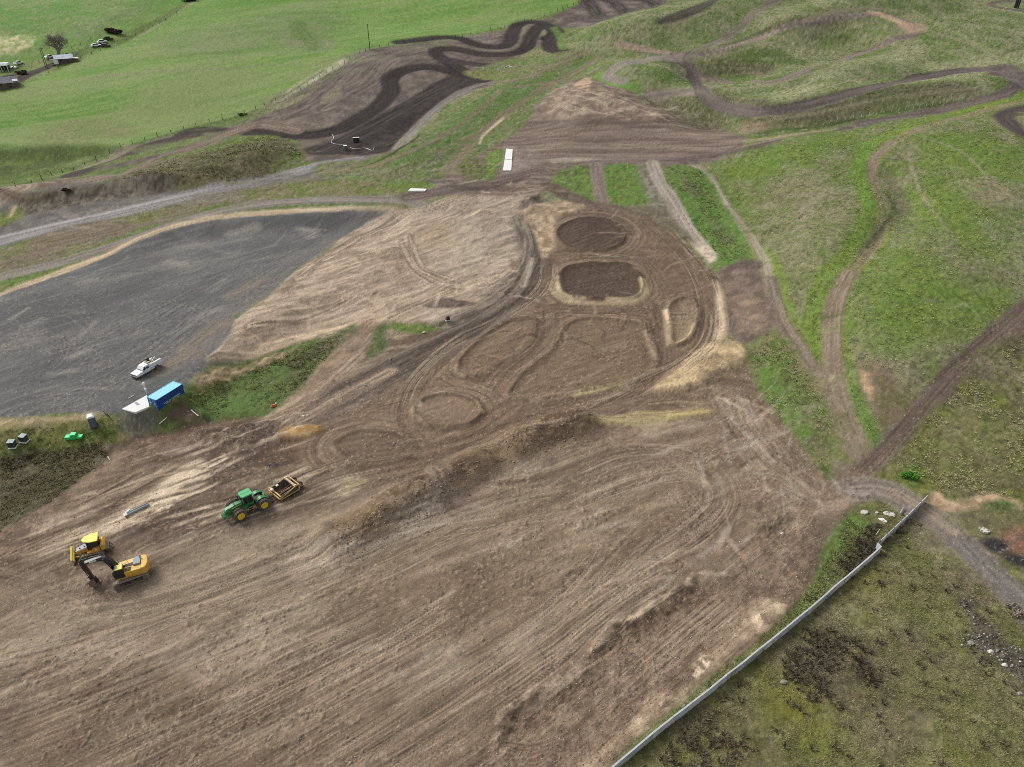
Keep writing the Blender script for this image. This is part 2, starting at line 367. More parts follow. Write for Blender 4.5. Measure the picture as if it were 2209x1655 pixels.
fill([(-60, 570), (60, 520), (200, 482), (340, 456), (520, 415), (640, 392), (720, 385), (560, 432), (420, 452), (260, 508), (120, 560), (-60, 600)], (116, 116, 74), (126, 116, 94), 4, 1.5, 1, .9)
fill([(70, 522), (110, 500), (180, 484), (240, 476), (285, 482), (270, 500), (200, 516), (120, 530)], (124, 110, 96), (112, 104, 80), 3, 1.5, 1, .2)
for P in ([(85, 520), (130, 500), (220, 482), (262, 490), (200, 508), (110, 524)], [(130, 512), (190, 494), (235, 492), (190, 504)], [(0, 570), (120, 532), (300, 488), (420, 458)]):
    way(P, 1.3, (136, 124, 110), (108, 96, 82), .6, .4, .1, .8)
way([(430, 430), (560, 408), (700, 385), (820, 362), (930, 342)], 3.5, (118, 112, 100), (140, 134, 122), 2, 1, .3, .7)
way([(480, 418), (640, 395), (800, 370), (960, 340)], 1.1, (104, 96, 84), (132, 124, 110), .6, .5, .2, .8)
fill([(520, 415), (640, 393), (740, 385), (860, 388), (940, 395), (1000, 410), (860, 420), (700, 425), (560, 432)], (112, 122, 62), (130, 122, 92), 3, 1.5, 1, .9, .9)
fill([(820, 398), (880, 382), (930, 372), (955, 385), (935, 402), (880, 408)], (92, 122, 50), (104, 128, 58), 2, 1.5, 1, 1)
fill([(925, 378), (945, 372), (957, 385), (945, 400), (925, 400)], (66, 126, 44), (80, 140, 50), 1.5, 1, .6, 1)
fill([(-60, 655), (0, 628), (100, 592), (220, 550), (300, 512), (380, 482), (500, 462), (640, 452), (760, 448), (860, 440), (880, 455), (760, 470), (500, 478), (300, 530), (100, 612), (-60, 680)], (138, 132, 92), (118, 116, 74), 4, 1.5, 1, .7)
road([(-60, 625), (0, 598), (100, 574), (200, 545), (300, 511), (400, 476), (520, 447), (640, 434), (760, 430), (850, 430), (895, 437), (910, 450), (880, 470), (800, 500)], 2.4, (142, 136, 128), (124, 117, 108), .8, .3, 0)
way([(300, 511), (420, 470), (540, 444), (680, 432), (820, 430)], .8, (158, 152, 144), (140, 132, 122), .5, .3, 0, .6)

# ---- gravel lot
way([(-60, 668), (0, 641), (100, 602), (220, 559), (300, 519), (380, 490), (500, 468), (640, 457), (760, 453), (835, 458)], 2.4, (192, 176, 152), (168, 154, 130), 1.2, .9, 0)
s, m = area(LOT, .7, .7)
u, v = X[s] * .75 + Y[s] * .66, -X[s] * .66 + Y[s] * .75
st = fbm(u / 10, v / 1.1, 1, 4, 5); big = fbm(u / 22, v / 5, 1, 3, 1)
c = mix3(col((98, 98, 97)), col((110, 109, 107)), sm(.35, .65, .5 * st + .5 * n7[s]))
c = mix3(c, col((82, 82, 82)), sm(.5, .7, n25[s]) * .5)
c = mix3(c, col((138, 133, 125)), sm(.6, .76, big) * .35)
c = mix3(c, col((140, 134, 124)), sm(.64, .72, st) * .25)
put(s, m, c, 0)
way([(830, 462), (690, 548), (590, 632), (508, 692), (470, 762)], 5, (140, 130, 118), (112, 109, 105), 4.5, 2.5, 0, .55)
LOTS, LOTM = s, m; zone(s, m, 2)
for P, w, a in (([(500, 505), (530, 497), (550, 490)], 2.2, .9), ([(660, 498), (680, 502), (668, 510)], 1.8, .8), ([(640, 495), (700, 497)], .9, .6), ([(365, 566), (395, 571)], 1.8, .6), ([(175, 611), (205, 604)], 1.8, .5), ([(25, 688), (60, 665)], .7, .8), ([(60, 705), (90, 690)], 1.2, .6),
              ([(155, 770), (185, 758)], 1.3, .8), ([(110, 808), (160, 800)], 1.3, .7), ([(170, 728), (205, 695)], .9, .5), ([(420, 690), (470, 668)], 1.2, .6), ([(380, 720), (430, 690)], 1.2, .4), ([(455, 625), (485, 605)], 1.6, .55), ([(390, 535), (470, 525), (520, 515)], 2.5, .25), ([(330, 470), (480, 545), (520, 540)], 1, .2)):
    way(P, w * .8, (176, 168, 152), (146, 142, 134), w * .7, .6, 0, a * .65)
for P in ([(500, 640), (560, 605)], [(400, 755), (440, 725), (480, 695)], [(350, 800), (410, 765)]):
    way(P, 1.8, (142, 124, 104), (120, 112, 102), 1.5, .8, 0, .75)
for P in ([(-10, 715), (60, 690), (110, 690), (140, 710)], [(-10, 722), (60, 698), (105, 698), (130, 716)], [(150, 720), (170, 760), (260, 770), (330, 720)], [(0, 840), (120, 800), (260, 740), (420, 640), (560, 560)], [(0, 800), (150, 760), (330, 670), (500, 580), (700, 490)], [(60, 860), (200, 830), (330, 760), (440, 680)]):
    treads(P, 1.8, .5, (74, 73, 74), (98, 96, 95), .55, z=-.02)

# ---- pale cut slope beside the lot
PALE = [(835, 462), (905, 448), (960, 428), (1050, 402), (1130, 385), (1190, 392), (1150, 440), (1130, 520), (1130, 570), (1090, 640), (1010, 685), (930, 705), (850, 695), (790, 695), (700, 724), (620, 748), (540, 778), (450, 782), (470, 752), (500, 722), (508, 692), (560, 652), (600, 622), (650, 577), (720, 532), (770, 497)]
s, m = area(PALE, .8, .8); zone(s, m, 5)
u, v = X[s] * .8 + Y[s] * .6, -X[s] * .6 + Y[s] * .8
st = fbm(u / 7 + n25[s] * 2, v / .9 + n25[s] * 5, 1, 4, 3)
c = mix3(col((150, 136, 121)), col((176, 161, 144)), sm(.3, .7, st))
c = mix3(c, col((134, 120, 106)), sm(.5, .68, n7[s]) * .6)
Z[s] += m * (fbm(X[s], Y[s], 14, 3, 5) - .4) * 1.6
put(s, m, c, 0); Z[s] += m * (fbm(u / 6, v / 1.4, 1, 3, 4) - .5) * .5 + m * (n7[s] - .5) * .7
fill([(930, 560), (960, 490), (1040, 465), (1115, 470), (1118, 540), (1080, 600), (1010, 625), (950, 610)], (156, 146, 133), (176, 166, 151), 2, 8, 6, 0, .45)
fill([(905, 672), (930, 655), (985, 668), (960, 690), (925, 700)], (176, 164, 149), (160, 148, 133), 2, 1.2, .5, 0, .9)
fill([(910, 655), (940, 645), (1000, 648), (1030, 655), (980, 664), (925, 664)], (96, 86, 78), (114, 103, 94), 2, .7, .4, 0)
fill([(900, 500), (940, 480), (985, 500), (960, 540), (915, 530)], (156, 136, 110), (170, 152, 128), 3, 4, 2, 0, .5)
for P in ([(700, 724), (830, 690), (905, 655), (990, 620), (1090, 590)], [(860, 520), (890, 580), (960, 615), (1060, 610), (1110, 570)], [(880, 510), (910, 580), (980, 605)], [(640, 600), (760, 520), (900, 460), (1060, 410)], [(700, 560), (830, 490), (960, 440), (1100, 400)], [(540, 700), (650, 690), (760, 640)]):
    way(P, 1.4, (120, 106, 93), (182, 168, 150), .8, .4, 0, .75, 8, .35)
for P in ([(560, 745), (700, 712), (830, 688)], [(520, 762), (640, 735), (760, 700)]):
    way(P, .8, (196, 178, 154), (178, 162, 140), .5, .3, 0, .8)
for P in ([(730, 540), (860, 470), (1000, 425), (1150, 375), (1300, 352)], [(690, 560), (840, 485), (980, 435), (1130, 385)]):
    treads(P, 2.2, .7, (112, 100, 89), (168, 153, 136), .6)

# ---- road network of the middle ground
MID = [(940, 400), (960, 380), (1010, 352), (1040, 328), (1120, 280), (1160, 222), (1210, 182), (1260, 166), (1320, 185), (1400, 215), (1480, 252), (1560, 275), (1612, 300), (1580, 328), (1500, 348), (1400, 354), (1250, 356), (1200, 380), (1200, 400), (1130, 420), (1000, 420), (930, 425)]
s, m = area(MID, 1, 1); zone(s, m, 7)
st = fbm(X[s] / 16, Y[s] / 1.6, 1, 4, 3)
c = mix3(col((112, 98, 89)), col((136, 121, 109)), sm(.35, .65, st))
put(s, m, c, 0); Z[s] += m * (st - .5) * .4
for py, c1, c2 in ((262, (96, 84, 76), (118, 104, 94)), (285, (140, 124, 110), (122, 108, 97)), (300, (106, 92, 84), (126, 110, 100)), (316, (150, 136, 122), (124, 110, 100)), (326, (104, 90, 82), (120, 106, 97)), (340, (136, 124, 114), (118, 106, 98))):
    way([(1140, py + 4), (1250, py), (1400, py + 2), (1480 + (py - 260) * 1.0, py + 6)], 1.8, c1, c2, 1, .6, 0, .7, 20, .4)
s, m = fill([(1165, 250), (1195, 195), (1250, 170), (1300, 180), (1390, 218), (1470, 258), (1400, 262), (1300, 248), (1220, 255)], (162, 146, 127), (128, 112, 98), 3, 2, 2, 0, .85)
Z[s] += m * (fbm(X[s], Y[s], 7, 3, 2) - .5) * 2.2
fill([(1235, 185), (1262, 168), (1275, 175), (1268, 195)], (190, 166, 138), (170, 148, 124), 2, 1, .5, 0, .9)
for P in ([(1210, 205), (1280, 215), (1360, 235), (1440, 258)], [(1190, 230), (1260, 235), (1340, 248)], [(1215, 190), (1300, 205), (1380, 232)]):
    way(P, 1.5, (182, 166, 146), (118, 104, 92), 1, .8, 0, .7, 6, .6)
fill([(1190, 345), (1240, 340), (1290, 345), (1230, 352), (1195, 356)], (172, 164, 146), (152, 142, 126), 2, 1.5, .6, 0, .8)
fill([(1075, 372), (1080, 320), (1110, 316), (1160, 325), (1150, 362), (1110, 372)], (146, 134, 124), (126, 114, 105), 2, 1.2, .8, 0, .8)
road([(880, 425), (960, 412), (1060, 396), (1170, 365), (1300, 354), (1450, 350), (1550, 338), (1640, 315), (1740, 292), (1840, 275)], 3.0, (104, 92, 86), (128, 115, 106), 1, .5, 0)
road([(1540, 342), (1640, 316), (1740, 293), (1830, 276)], 1.6, (88, 77, 73), (100, 90, 85), .7, .3, 0)
way([(1610, 305), (1700, 292), (1800, 277)], 1.3, (168, 154, 128), (140, 134, 100), .8, .5, .2, .8)
way([(930, 385), (985, 400), (1060, 402), (1130, 385)], 2.5, (92, 81, 75), (112, 100, 92), 1.2, .6, 0)
fill([(980, 352), (1010, 342), (1060, 345), (1080, 365), (1060, 388), (1010, 390)], (98, 106, 58), (112, 106, 80), 3, 1.5, 1, 1)
fill([(1055, 330), (1085, 322), (1085, 345), (1072, 360), (1060, 380), (1048, 385), (1050, 355)], (112, 142, 62), (98, 120, 56), 2, 1.2, .6, 1)

# ---- green corridor with trails, centre top
fill([(690, 352), (840, 332), (890, 300), (950, 245), (1010, 205), (1070, 182), (1060, 172), (1030, 150), (1100, 128), (1160, 118), (1215, 112), (1330, 95), (1400, 95), (1360, 140), (1270, 165), (1200, 185), (1150, 225), (1110, 280), (1030, 325), (960, 378), (860, 390), (700, 384)], (106, 122, 68), (122, 122, 88), 5, 1.5, 1.2, 1)
for P, w in (([(860, 350), (960, 300), (1080, 230), (1200, 160), (1330, 100)], 2.6), ([(1000, 290), (1100, 215), (1220, 150)], 1.5), ([(930, 300), (1010, 240), (1100, 190)], 3.5)):
    way(P, w, (80, 128, 56), (98, 128, 62), 1.2, .6, 1, .85)
for P, w in (([(960, 370), (1010, 310), (1100, 240), (1200, 175), (1300, 120), (1350, 100)], 1.8), ([(1060, 180), (1130, 168), (1200, 140), (1260, 115), (1330, 95)], 1.5), ([(990, 350), (1040, 290), (1110, 240)], 1.0), ([(700, 372), (860, 338), (960, 290), (1030, 240), (1080, 195)], 1.3), ([(1090, 190), (1180, 178), (1240, 150)], 1.0)):
    way(P, w, (140, 126, 110), (122, 112, 88), .8, .4, .2, .85)
way([(1035, 310), (1045, 290), (1085, 255)], .6, (196, 180, 152), (176, 164, 140), .4, .2, .2)
way([(860, 318), (900, 275), (950, 228), (1010, 192), (1060, 178)], 2.2, (146, 138, 130), (118, 112, 104), 1.2, .5, .1, .9)
way([(755, 365), (840, 335), (890, 305), (905, 290)], .5, (62, 76, 44), (72, 80, 50), .3, .1, .6)
fill([(745, 382), (765, 375), (772, 380), (755, 384)], (84, 146, 56), (84, 146, 56), 2, .8, .3, 1)
way([(1250, 85), (1262, 70), (1290, 55)], 1.4, (98, 86, 78), (120, 108, 98), .7, .3, .1)
way([(1195, 60), (1210, 80), (1215, 105)], 2, (76, 128, 50), (96, 124, 60), 1, .6, 1, .8)
fill([(1000, 158), (1020, 150), (1080, 150), (1150, 142), (1090, 165), (1040, 172)], (112, 124, 66), (124, 118, 90), 3, 1.2, .8, .9)

# ---- terraced hillside, upper right
fill([(1270, 60), (1440, 5), (1560, -40), (2400, -60), (2400, 200), (2200, 200), (1900, 255), (1620, 290), (1560, 270), (1420, 205), (1340, 165), (1300, 125), (1220, 100), (1240, 75)], (108, 122, 72), (134, 136, 100), 7, 3, 2, 1)
for P, w in (([(1530, 150), (1600, 165), (1660, 170), (1720, 155)], 5), ([(1640, 75), (1700, 55), (1740, 45)], 3.5), ([(1440, 155), (1470, 175), (1490, 180)], 5), ([(1500, 235), (1560, 250), (1640, 248)], 6), ([(1700, 235), (1860, 200), (2000, 180)], 2.5), ([(1720, 130), (1690, 120), (1620, 130)], 5), ([(1900, 110), (1830, 130), (1760, 155)], 3), ([(2120, 165), (2170, 185), (2160, 205)], 3)):
    way(P, w, (66, 108, 38), (90, 114, 54), w * .8, 1.5, 1, .85)
for P, w in (([(1480, 160), (1560, 150), (1640, 150)], 6), ([(1520, 205), (1580, 225), (1640, 225)], 6), ([(1410, 215), (1450, 235), (1500, 262), (1540, 268)], 8), ([(1560, 100), (1640, 75), (1740, 45), (1840, 38)], 3), ([(1640, 262), (1760, 245), (1860, 225)], 6), ([(1880, 205), (1980, 195), (2080, 190)], 6)):
    way(P, w, (88, 84, 60), (114, 106, 84), w * .7, 2, 1, .8)
for P, w in (([(1760, 110), (1790, 90), (1850, 62)], 7), ([(1690, 210), (1780, 165), (1860, 130)], 5), ([(1900, 130), (1980, 110)], 6), ([(2040, 150), (2200, 130)], 8), ([(1750, 85), (1720, 120)], 5), ([(1960, 175), (2060, 165)], 4)):
    way(P, w, (164, 162, 126), (130, 136, 92), w * .8, 2, 1, .85)
fill([(1770, 95), (1800, 72), (1850, 65), (1830, 90), (1790, 110)], (112, 136, 62), (124, 138, 76), 4, 3, 2, 1, .8)
RD1, RD2 = (112, 101, 92), (138, 126, 113)
road([(1340, 97), (1400, 112), (1460, 118), (1520, 116), (1580, 100), (1650, 78), (1730, 50), (1800, 38), (1890, 30)], 2.0, RD1, (150, 138, 124), .8, .4, .1)
road([(1890, 28), (1930, 38), (1975, 60), (1960, 78), (1900, 98), (1830, 124), (1740, 150), (1650, 178), (1570, 178), (1500, 166)], 2.4, RD1, RD2, .8, .4, .1)
way([(1880, 27), (1920, 38), (1965, 58), (1990, 62)], 2.2, (190, 168, 142), (168, 148, 126), .9, .5, 0, .9)
fill([(1935, 55), (1975, 50), (2000, 58), (1965, 72)], (176, 152, 130), (150, 132, 116), 3, 2, 1, 0)
road([(1460, 118), (1480, 140), (1498, 165), (1520, 200), (1570, 230), (1640, 240), (1720, 230), (1800, 209), (1900, 184), (2000, 164), (2080, 152), (2180, 149), (2300, 152)], 2.8, (96, 87, 83), (116, 106, 100), .8, .4, 0, z=-.25)
road([(2140, 150), (2180, 162), (2196, 180), (2170, 202), (2060, 230), (1950, 252), (1860, 268)], 2.6, (100, 90, 85), (122, 112, 103), .8, .4, 0)
fill([(2130, 148), (2260, 145), (2260, 195), (2190, 185)], (98, 88, 84), (116, 106, 100), 4, 2, 1, 0)
road([(1480, 125), (1560, 85), (1600, 55), (1650, 15), (1690, -15)], 2.2, (112, 104, 94), (132, 124, 108), 1.4, .8, .2, .85)
way([(1430, 50), (1500, 20), (1570, -12)], 3.6, (74, 70, 60), (92, 88, 76), 1.5, 1, .3)
way([(1740, 42), (1820, 22), (1890, 18), (1980, 30)], 1.4, (142, 132, 114), (128, 124, 98), .8, .5, .3, .8)
way([(1970, 25), (2050, 65), (2130, 108), (2240, 160)], 1.7, (140, 144, 104), (124, 134, 84), 1, .6, .8, .8)
way([(2240, 30), (2190, 22), (2150, 16), (2138, 9), (2160, 4), (2240, 4)], 2, (96, 86, 80), (116, 106, 96), .8, .4, .1)
way([(1340, 175), (1310, 165), (1340, 140), (1400, 128), (1460, 128)], 2.6, (150, 142, 130), (132, 124, 112), 1.2, .7, .1, .9)
way([(1340, 97), (1400, 108), (1460, 120)], 2.6, (158, 142, 122), (138, 124, 110), 1, .5, 0, .8)
fill([(1400, 205), (1440, 190), (1480, 195), (1500, 205), (1450, 208), (1420, 222)], (146, 134, 122), (126, 116, 104), 3, 1.5, 1, .1, .8)
way([(1420, 205), (1500, 195), (1540, 215)], 2.0, (128, 118, 108), (112, 104, 96), 1, .5, 0, .8)
fill([(1590, 270), (1640, 262), (1680, 268), (1640, 282), (1600, 288)], (150, 132, 114), (128, 122, 90), 3, 2, 1.5, .4, .8)
way([(1640, 288), (1740, 276), (1820, 262), (1900, 246), (2000, 228), (2100, 214), (2209, 196)], .9, (62, 84, 42), (84, 98, 56), .5, .3, 1, .8)

# ---- grassy slopes, right
fill([(1540, 350), (1640, 318), (1800, 282), (1900, 268), (2000, 240), (2400, 200), (2400, 620), (2209, 690), (2040, 850), (1900, 1000), (1820, 1040), (1700, 860), (1620, 760), (1660, 640), (1600, 480)], (104, 120, 62), (126, 126, 92), 6, 2, 1, 1)
for P in ([(1660, 400), (1740, 370), (1800, 440), (1760, 520), (1680, 500), (1640, 440)], [(2000, 520), (2080, 470), (2160, 520), (2209, 590), (2120, 620), (2020, 590)], [(2040, 330), (2150, 380), (2240, 480), (2240, 420), (2180, 330), (2100, 300)], [(1990, 700), (2120, 660), (2209, 640), (2160, 690), (2060, 760), (1960, 860), (1850, 800), (1850, 760)], [(1680, 600), (1740, 580), (1770, 680), (1720, 680)]):
    fill(P, (138, 130, 106), (118, 120, 80), 4, 10, 7, 1, .85)
for P in ([(1830, 700), (1900, 560), (1980, 520), (2060, 610), (2180, 640), (2060, 700), (1940, 740), (1850, 720)], [(1960, 430), (2020, 390), (2080, 400), (2130, 500), (2209, 560), (2130, 560), (2040, 500)], [(1990, 300), (2080, 290), (2209, 330), (2209, 400), (2100, 380), (2010, 350)], [(1560, 370), (1620, 345), (1760, 300), (1830, 290), (1780, 330), (1640, 380)]):
    fill(P, (94, 132, 36), (110, 132, 52), 4, 8, 6, 1, .9)
fill([(2140, 480), (2209, 460), (2300, 440), (2300, 620), (2209, 590), (2160, 540)], (140, 138, 110), (114, 128, 78), 3, 8, 4, 1, .7)
fill([(2100, 395), (2150, 390), (2180, 420), (2150, 445), (2110, 430)], (152, 138, 112), (130, 124, 94), 2, 5, 4, .8, .8)
way([(1880, 250), (1960, 250), (2090, 222), (2240, 200)], 1.8, (112, 140, 62), (100, 128, 52), 1, .5, 1, .8)
# bright green verges then the ruts of the two tracks
for P, w in (([(2260, 205), (2100, 236), (2000, 262), (1910, 302), (1868, 345), (1868, 390), (1890, 450), (1880, 510), (1820, 575), (1785, 640), (1778, 720), (1782, 790), (1800, 880), (1840, 970)], 4.4), ([(1640, 545), (1665, 610), (1690, 690), (1745, 780), (1790, 850)], 3.0)):
    way(P, w, (112, 142, 44), (104, 126, 52), 1.6, .8, 1, .85)
way([(1868, 310), (1858, 360), (1868, 420), (1885, 460)], 2.2, (98, 146, 36), (110, 150, 48), 1.2, .5, 1, .9)
TRB = [(2260, 218), (2100, 246), (2000, 272), (1920, 310), (1885, 345), (1884, 390), (1905, 450), (1895, 512), (1835, 585), (1803, 650), (1795, 720), (1797, 800), (1815, 880), (1850, 970), (1868, 1030)]
road(TRB, 1.9, (120, 118, 76), (138, 128, 98), 1.0, .5, .5, .9)
way(TRB[3:6], 1.6, (146, 128, 110), (128, 112, 94), 1.0, .5, 0, .8)
road(TRB[8:], 2.0, (124, 112, 98), (146, 132, 116), .8, .4, .1, .95)
treads(TRB, 1.7, .5, (126, 114, 98), (150, 138, 120), .7, z=-.04)
TRC = [(1505, 362), (1530, 385), (1555, 430), (1600, 485), (1640, 545), (1658, 605), (1680, 685), (1735, 770), (1790, 850), (1830, 950), (1860, 1030)]
road(TRC, 1.5, (134, 122, 106), (156, 146, 132), .8, .4, .1, .9)
way([(1505, 362), (1530, 390), (1560, 440)], 2.0, (150, 136, 124), (168, 156, 144), .8, .4, 0, .9)
road(TRC[5:], 2.2, (112, 100, 90), (138, 126, 114), .9, .4, 0, .9)
fill([(1720, 810), (1800, 800), (1830, 850), (1880, 960), (1890, 1030), (1830, 1060), (1790, 1000), (1770, 900)], (124, 114, 96), (140, 128, 112), 2, 2, 1, .2, .85)
fill([(1780, 900), (1830, 940), (1870, 1030), (1830, 1050), (1790, 1000)], (112, 120, 62), (126, 116, 92), 2, 3, 2, .8, .7)
fill([(1880, 780), (1920, 800), (1960, 860), (1985, 850), (1930, 920), (1900, 970), (1870, 880), (1850, 810)], (126, 110, 94), (112, 104, 78), 2, 2, 2, .3, .85)
fill([(1855, 800), (1872, 808), (1885, 845), (1876, 862), (1860, 830)], (188, 162, 134), (160, 140, 116), 1.5, .8, .8, 0, .85)
fill([(1835, 830), (1850, 840), (1880, 900), (1912, 960), (1905, 985), (1880, 950), (1850, 890)], (78, 124, 40), (92, 124, 52), 2, 1.2, .8, 1, .95)
fill([(1900, 380), (1925, 375), (1960, 430), (1950, 470), (1900, 500), (1850, 545), (1880, 505), (1930, 450)], (116, 108, 88), (96, 92, 70), 2, 2, 1.5, .9, .8)
way([(1915, 420), (1930, 450), (1905, 490), (1870, 535)], .9, (66, 70, 46), (92, 92, 66), .6, .5, 1, .7)
road([(2420, 520), (2300, 610), (2209, 690), (2120, 770), (2040, 850), (1970, 935), (1910, 1005), (1850, 1055), (1790, 1095)], 3.6, (96, 84, 79), (116, 103, 95), 1, .5, 0)
way([(2300, 600), (2209, 680), (2120, 757), (2040, 835), (1965, 918), (1900, 1000)], 1.0, (132, 116, 102), (112, 98, 90), .8, .5, 0, .7)
treads([(2300, 615), (2209, 695), (2120, 775), (2040, 855), (1970, 940), (1910, 1010), (1850, 1060)], 2.0, .5, (90, 78, 74), (124, 111, 101), .6, z=-.03)
way([(2240, 230), (2190, 240), (2165, 250), (2180, 270), (2209, 290), (2260, 300)], 3.4, (78, 70, 68), (92, 82, 78), 1.5, .8, 0)

# ---- lanes and green strips north of the pit
fill([(1205, 372), (1270, 360), (1280, 430), (1240, 425), (1190, 398)], (104, 134, 58), (92, 112, 54), 3, 1.5, 1, 1)
fill([(1300, 360), (1380, 358), (1400, 420), (1390, 440), (1310, 440), (1300, 400)], (84, 132, 48), (104, 124, 60), 2.5, 1.2, .8, 1)
fill([(1375, 358), (1410, 358), (1440, 420), (1470, 470), (1420, 460), (1395, 420)], (140, 134, 122), (112, 110, 88), 1.2, 1.2, .6, .3)
fill([(1440, 360), (1510, 365), (1545, 410), (1600, 500), (1610, 550), (1590, 572), (1545, 580), (1525, 545), (1500, 490), (1460, 415)], (78, 126, 46), (96, 124, 58), 3, 1, .7, 1)
fill([(1470, 385), (1500, 395), (1515, 420), (1500, 425), (1480, 410)], (112, 104, 86), (98, 102, 66), 2, 1.5, 1, .7, .8)
fill([(1530, 470), (1560, 480), (1585, 520), (1560, 530), (1540, 500)], (112, 104, 86), (92, 108, 58), 2, 1.5, 1, .7, .8)
road([(1285, 355), (1290, 390), (1300, 440)], 2.3, (138, 124, 114), (122, 110, 102), .8, .3, 0)
road([(1408, 352), (1425, 395), (1455, 440), (1490, 500), (1530, 550)], 2.2, (168, 158, 146), (146, 136, 124), .8, .4, 0)
treads([(1408, 352), (1425, 395), (1455, 440), (1490, 500), (1530, 550)], 1.7, .45, (126, 115, 106), (176, 166, 154), .6)
fill([(1495, 520), (1530, 530), (1545, 555), (1530, 570), (1510, 550)], (190, 178, 162), (160, 150, 136), 1.5, 1, .8, 0)

# ---- main earthworks
DIRT = [(1150, 450), (1200, 435), (1300, 440), (1400, 470), (1480, 530), (1532, 590), (1548, 640), (1555, 700), (1548, 745), (1600, 770), (1640, 840), (1700, 920), (1760, 1000), (1800, 1040), (1850, 1050), (1815, 1110), (1775, 1180), (1760, 1250), (1700, 1335), (1600, 1420), (1480, 1510), (1350, 1625), (1280, 1700), (1080, 1880), (700, 2250), (300, 2650), (-1500, 2650), (-2200, 1900), (-1500, 1500),
        (-600, 1340), (-260, 1250), (0, 1180), (80, 1125), (170, 1060), (230, 990), (330, 942), (450, 912), (600, 895), (700, 800), (790, 700), (900, 720), (1050, 660), (1115, 600), (1140, 520)]
s, m = area(DIRT, .8, .6); zone(s, m, 3)
gs, gm, gS, gO = path([(-1500, 2600), (-500, 1870), (-100, 1660), (300, 1470), (700, 1285), (1050, 1130), (1350, 1010), (1600, 920)], 75, 1)
Sx = np.zeros(N, np.float32); Ox = np.zeros(N, np.float32); Sx[:] = X * .8 + Y * .6; Ox[:] = -X * .6 + Y * .8
Sx[gs] = gS; Ox[gs] = gO
wv = n25[s] * 9 + n7[s] * 1.6
st = .62 * fbm(Sx[s] / 20, (Ox[s] + wv) / 1.5, 1, 5, 2, .6) + .38 * fbm(X[s], Y[s], 5, 5, 3, .65); st2 = fbm(Sx[s] / 12, Ox[s] / .55, 1, 3, 6); bg_ = fbm(Sx[s] / 40, Ox[s] / 9, 1, 3, 3)
c = mix3(col((112, 99, 87)), col((148, 134, 117)), sm(.36, .64, st))
c = mix3(c, col((158, 146, 129)), sm(.56, .72, bg_) * .6)
c = mix3(c, col((114, 98, 84)), sm(.5, .62, n25[s]) * .55)
c = mix3(c, col((96, 84, 73)), sm(.58, .72, st2) * .22)
c = mix3(c, col((106, 91, 77)), sm(.52, .66, fbm(Sx[s] / 30, Ox[s] / 7, 1, 3, 5)) * .5)
c = mix3(c, col((170, 156, 138)), sm(.58, .68, st) * .5)
put(s, m, c, 0)
Z[s] += m * ((st - .5) * .22 + (st2 - .5) * .08 + (n7[s] - .5) * .35)
# smoother browner ground in the middle of the yard
fill([(720, 1240), (900, 1130), (1100, 1040), (1300, 960), (1480, 960), (1540, 1050), (1480, 1180), (1250, 1380), (950, 1560), (700, 1640), (600, 1480)], (120, 105, 90), (133, 118, 102), 6, 14, 5, 0, .55)
fill([(1300, 960), (1450, 930), (1600, 900), (1720, 1000), (1740, 1080), (1600, 1150), (1480, 1080)], (120, 103, 90), (140, 124, 109), 5, 8, 4, 0, .5)

# upper loop pad
PAD = [(1160, 480), (1200, 445), (1300, 440), (1400, 468), (1480, 528), (1532, 590), (1548, 650), (1548, 730), (1500, 790), (1420, 830), (1330, 870), (1240, 900), (1120, 940), (1000, 985), (900, 1010), (760, 1020), (660, 1000), (640, 950), (760, 880), (860, 820), (900, 760), (1060, 690), (1130, 620), (1160, 540)]
s, m = area(PAD, 2, 1)
st = fbm(X[s] / 3, Y[s] / 1.5, 1, 4, 2)
put(s, m, mix3(col((112, 96, 83)), col((128, 112, 96)), sm(.35, .65, st)), 0, .85)

def island(pts, c1, c2, rim=.35, rw=1.2, rc=(150, 134, 114), ramt=.5, dz=0.0, sc=2.5, sx=6, amt=.9, lanes=True):
    Q = crom(ground(pts), True, 4); rch = 7.0
    sub, D, S, C, ins = sdist(Q, True, rch)
    sd = np.where(ins, np.minimum(D, 60), -D)
    k = sd > -rch; sub, sd, S = sub[k], sd[k], S[k]
    w = (fbm(X[sub], Y[sub], 3, 3, 1) - .5) * .8
    if lanes:                                         # tyre-polished rings that run round the island
        ring = fbm(S / 18, sd / .5, 1, 3, 4)
        mm = sm(-6.5, -5, sd) * (1 - sm(-.5, .4, sd))
        put(sub, mm, mix3(col((98, 85, 73)), col((142, 126, 109)), sm(.32, .68, ring)), 0, .6)
    mi = sm(-.3, .5, sd + w)
    st = fbm(Sx[sub] / sx, Ox[sub] / .5, 1, 4, 3)
    rg = sm(.3, .7, fbm(S / 12, sd / .6, 1, 2, 1)) * (1 - sm(3, 7, sd))
    cc = mix3(col(c1), col(c2), np.clip(sm(.3, .7, st) * (1 - (sd < 5) * .6) + rg * .5, 0, 1))
    put(sub, mi, cc, 0, amt)
    Z[sub] += mi * dz
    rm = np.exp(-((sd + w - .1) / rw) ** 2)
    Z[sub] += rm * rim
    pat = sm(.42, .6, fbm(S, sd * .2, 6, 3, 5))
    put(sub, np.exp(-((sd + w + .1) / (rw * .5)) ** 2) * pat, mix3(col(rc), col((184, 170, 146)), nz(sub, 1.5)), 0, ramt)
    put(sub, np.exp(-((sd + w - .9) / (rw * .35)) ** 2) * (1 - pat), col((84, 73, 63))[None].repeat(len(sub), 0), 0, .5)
ov = lambda cx, cy, rx, ry, n=12, ph=0: [(cx + rx * math.cos(2 * math.pi * k / n + ph), cy + ry * math.sin(2 * math.pi * k / n + ph)) for k in range(n)]
island(ov(1275, 508, 78, 38), (78, 68, 60), (104, 92, 81), .3, 1.0, ramt=.3, dz=.5)
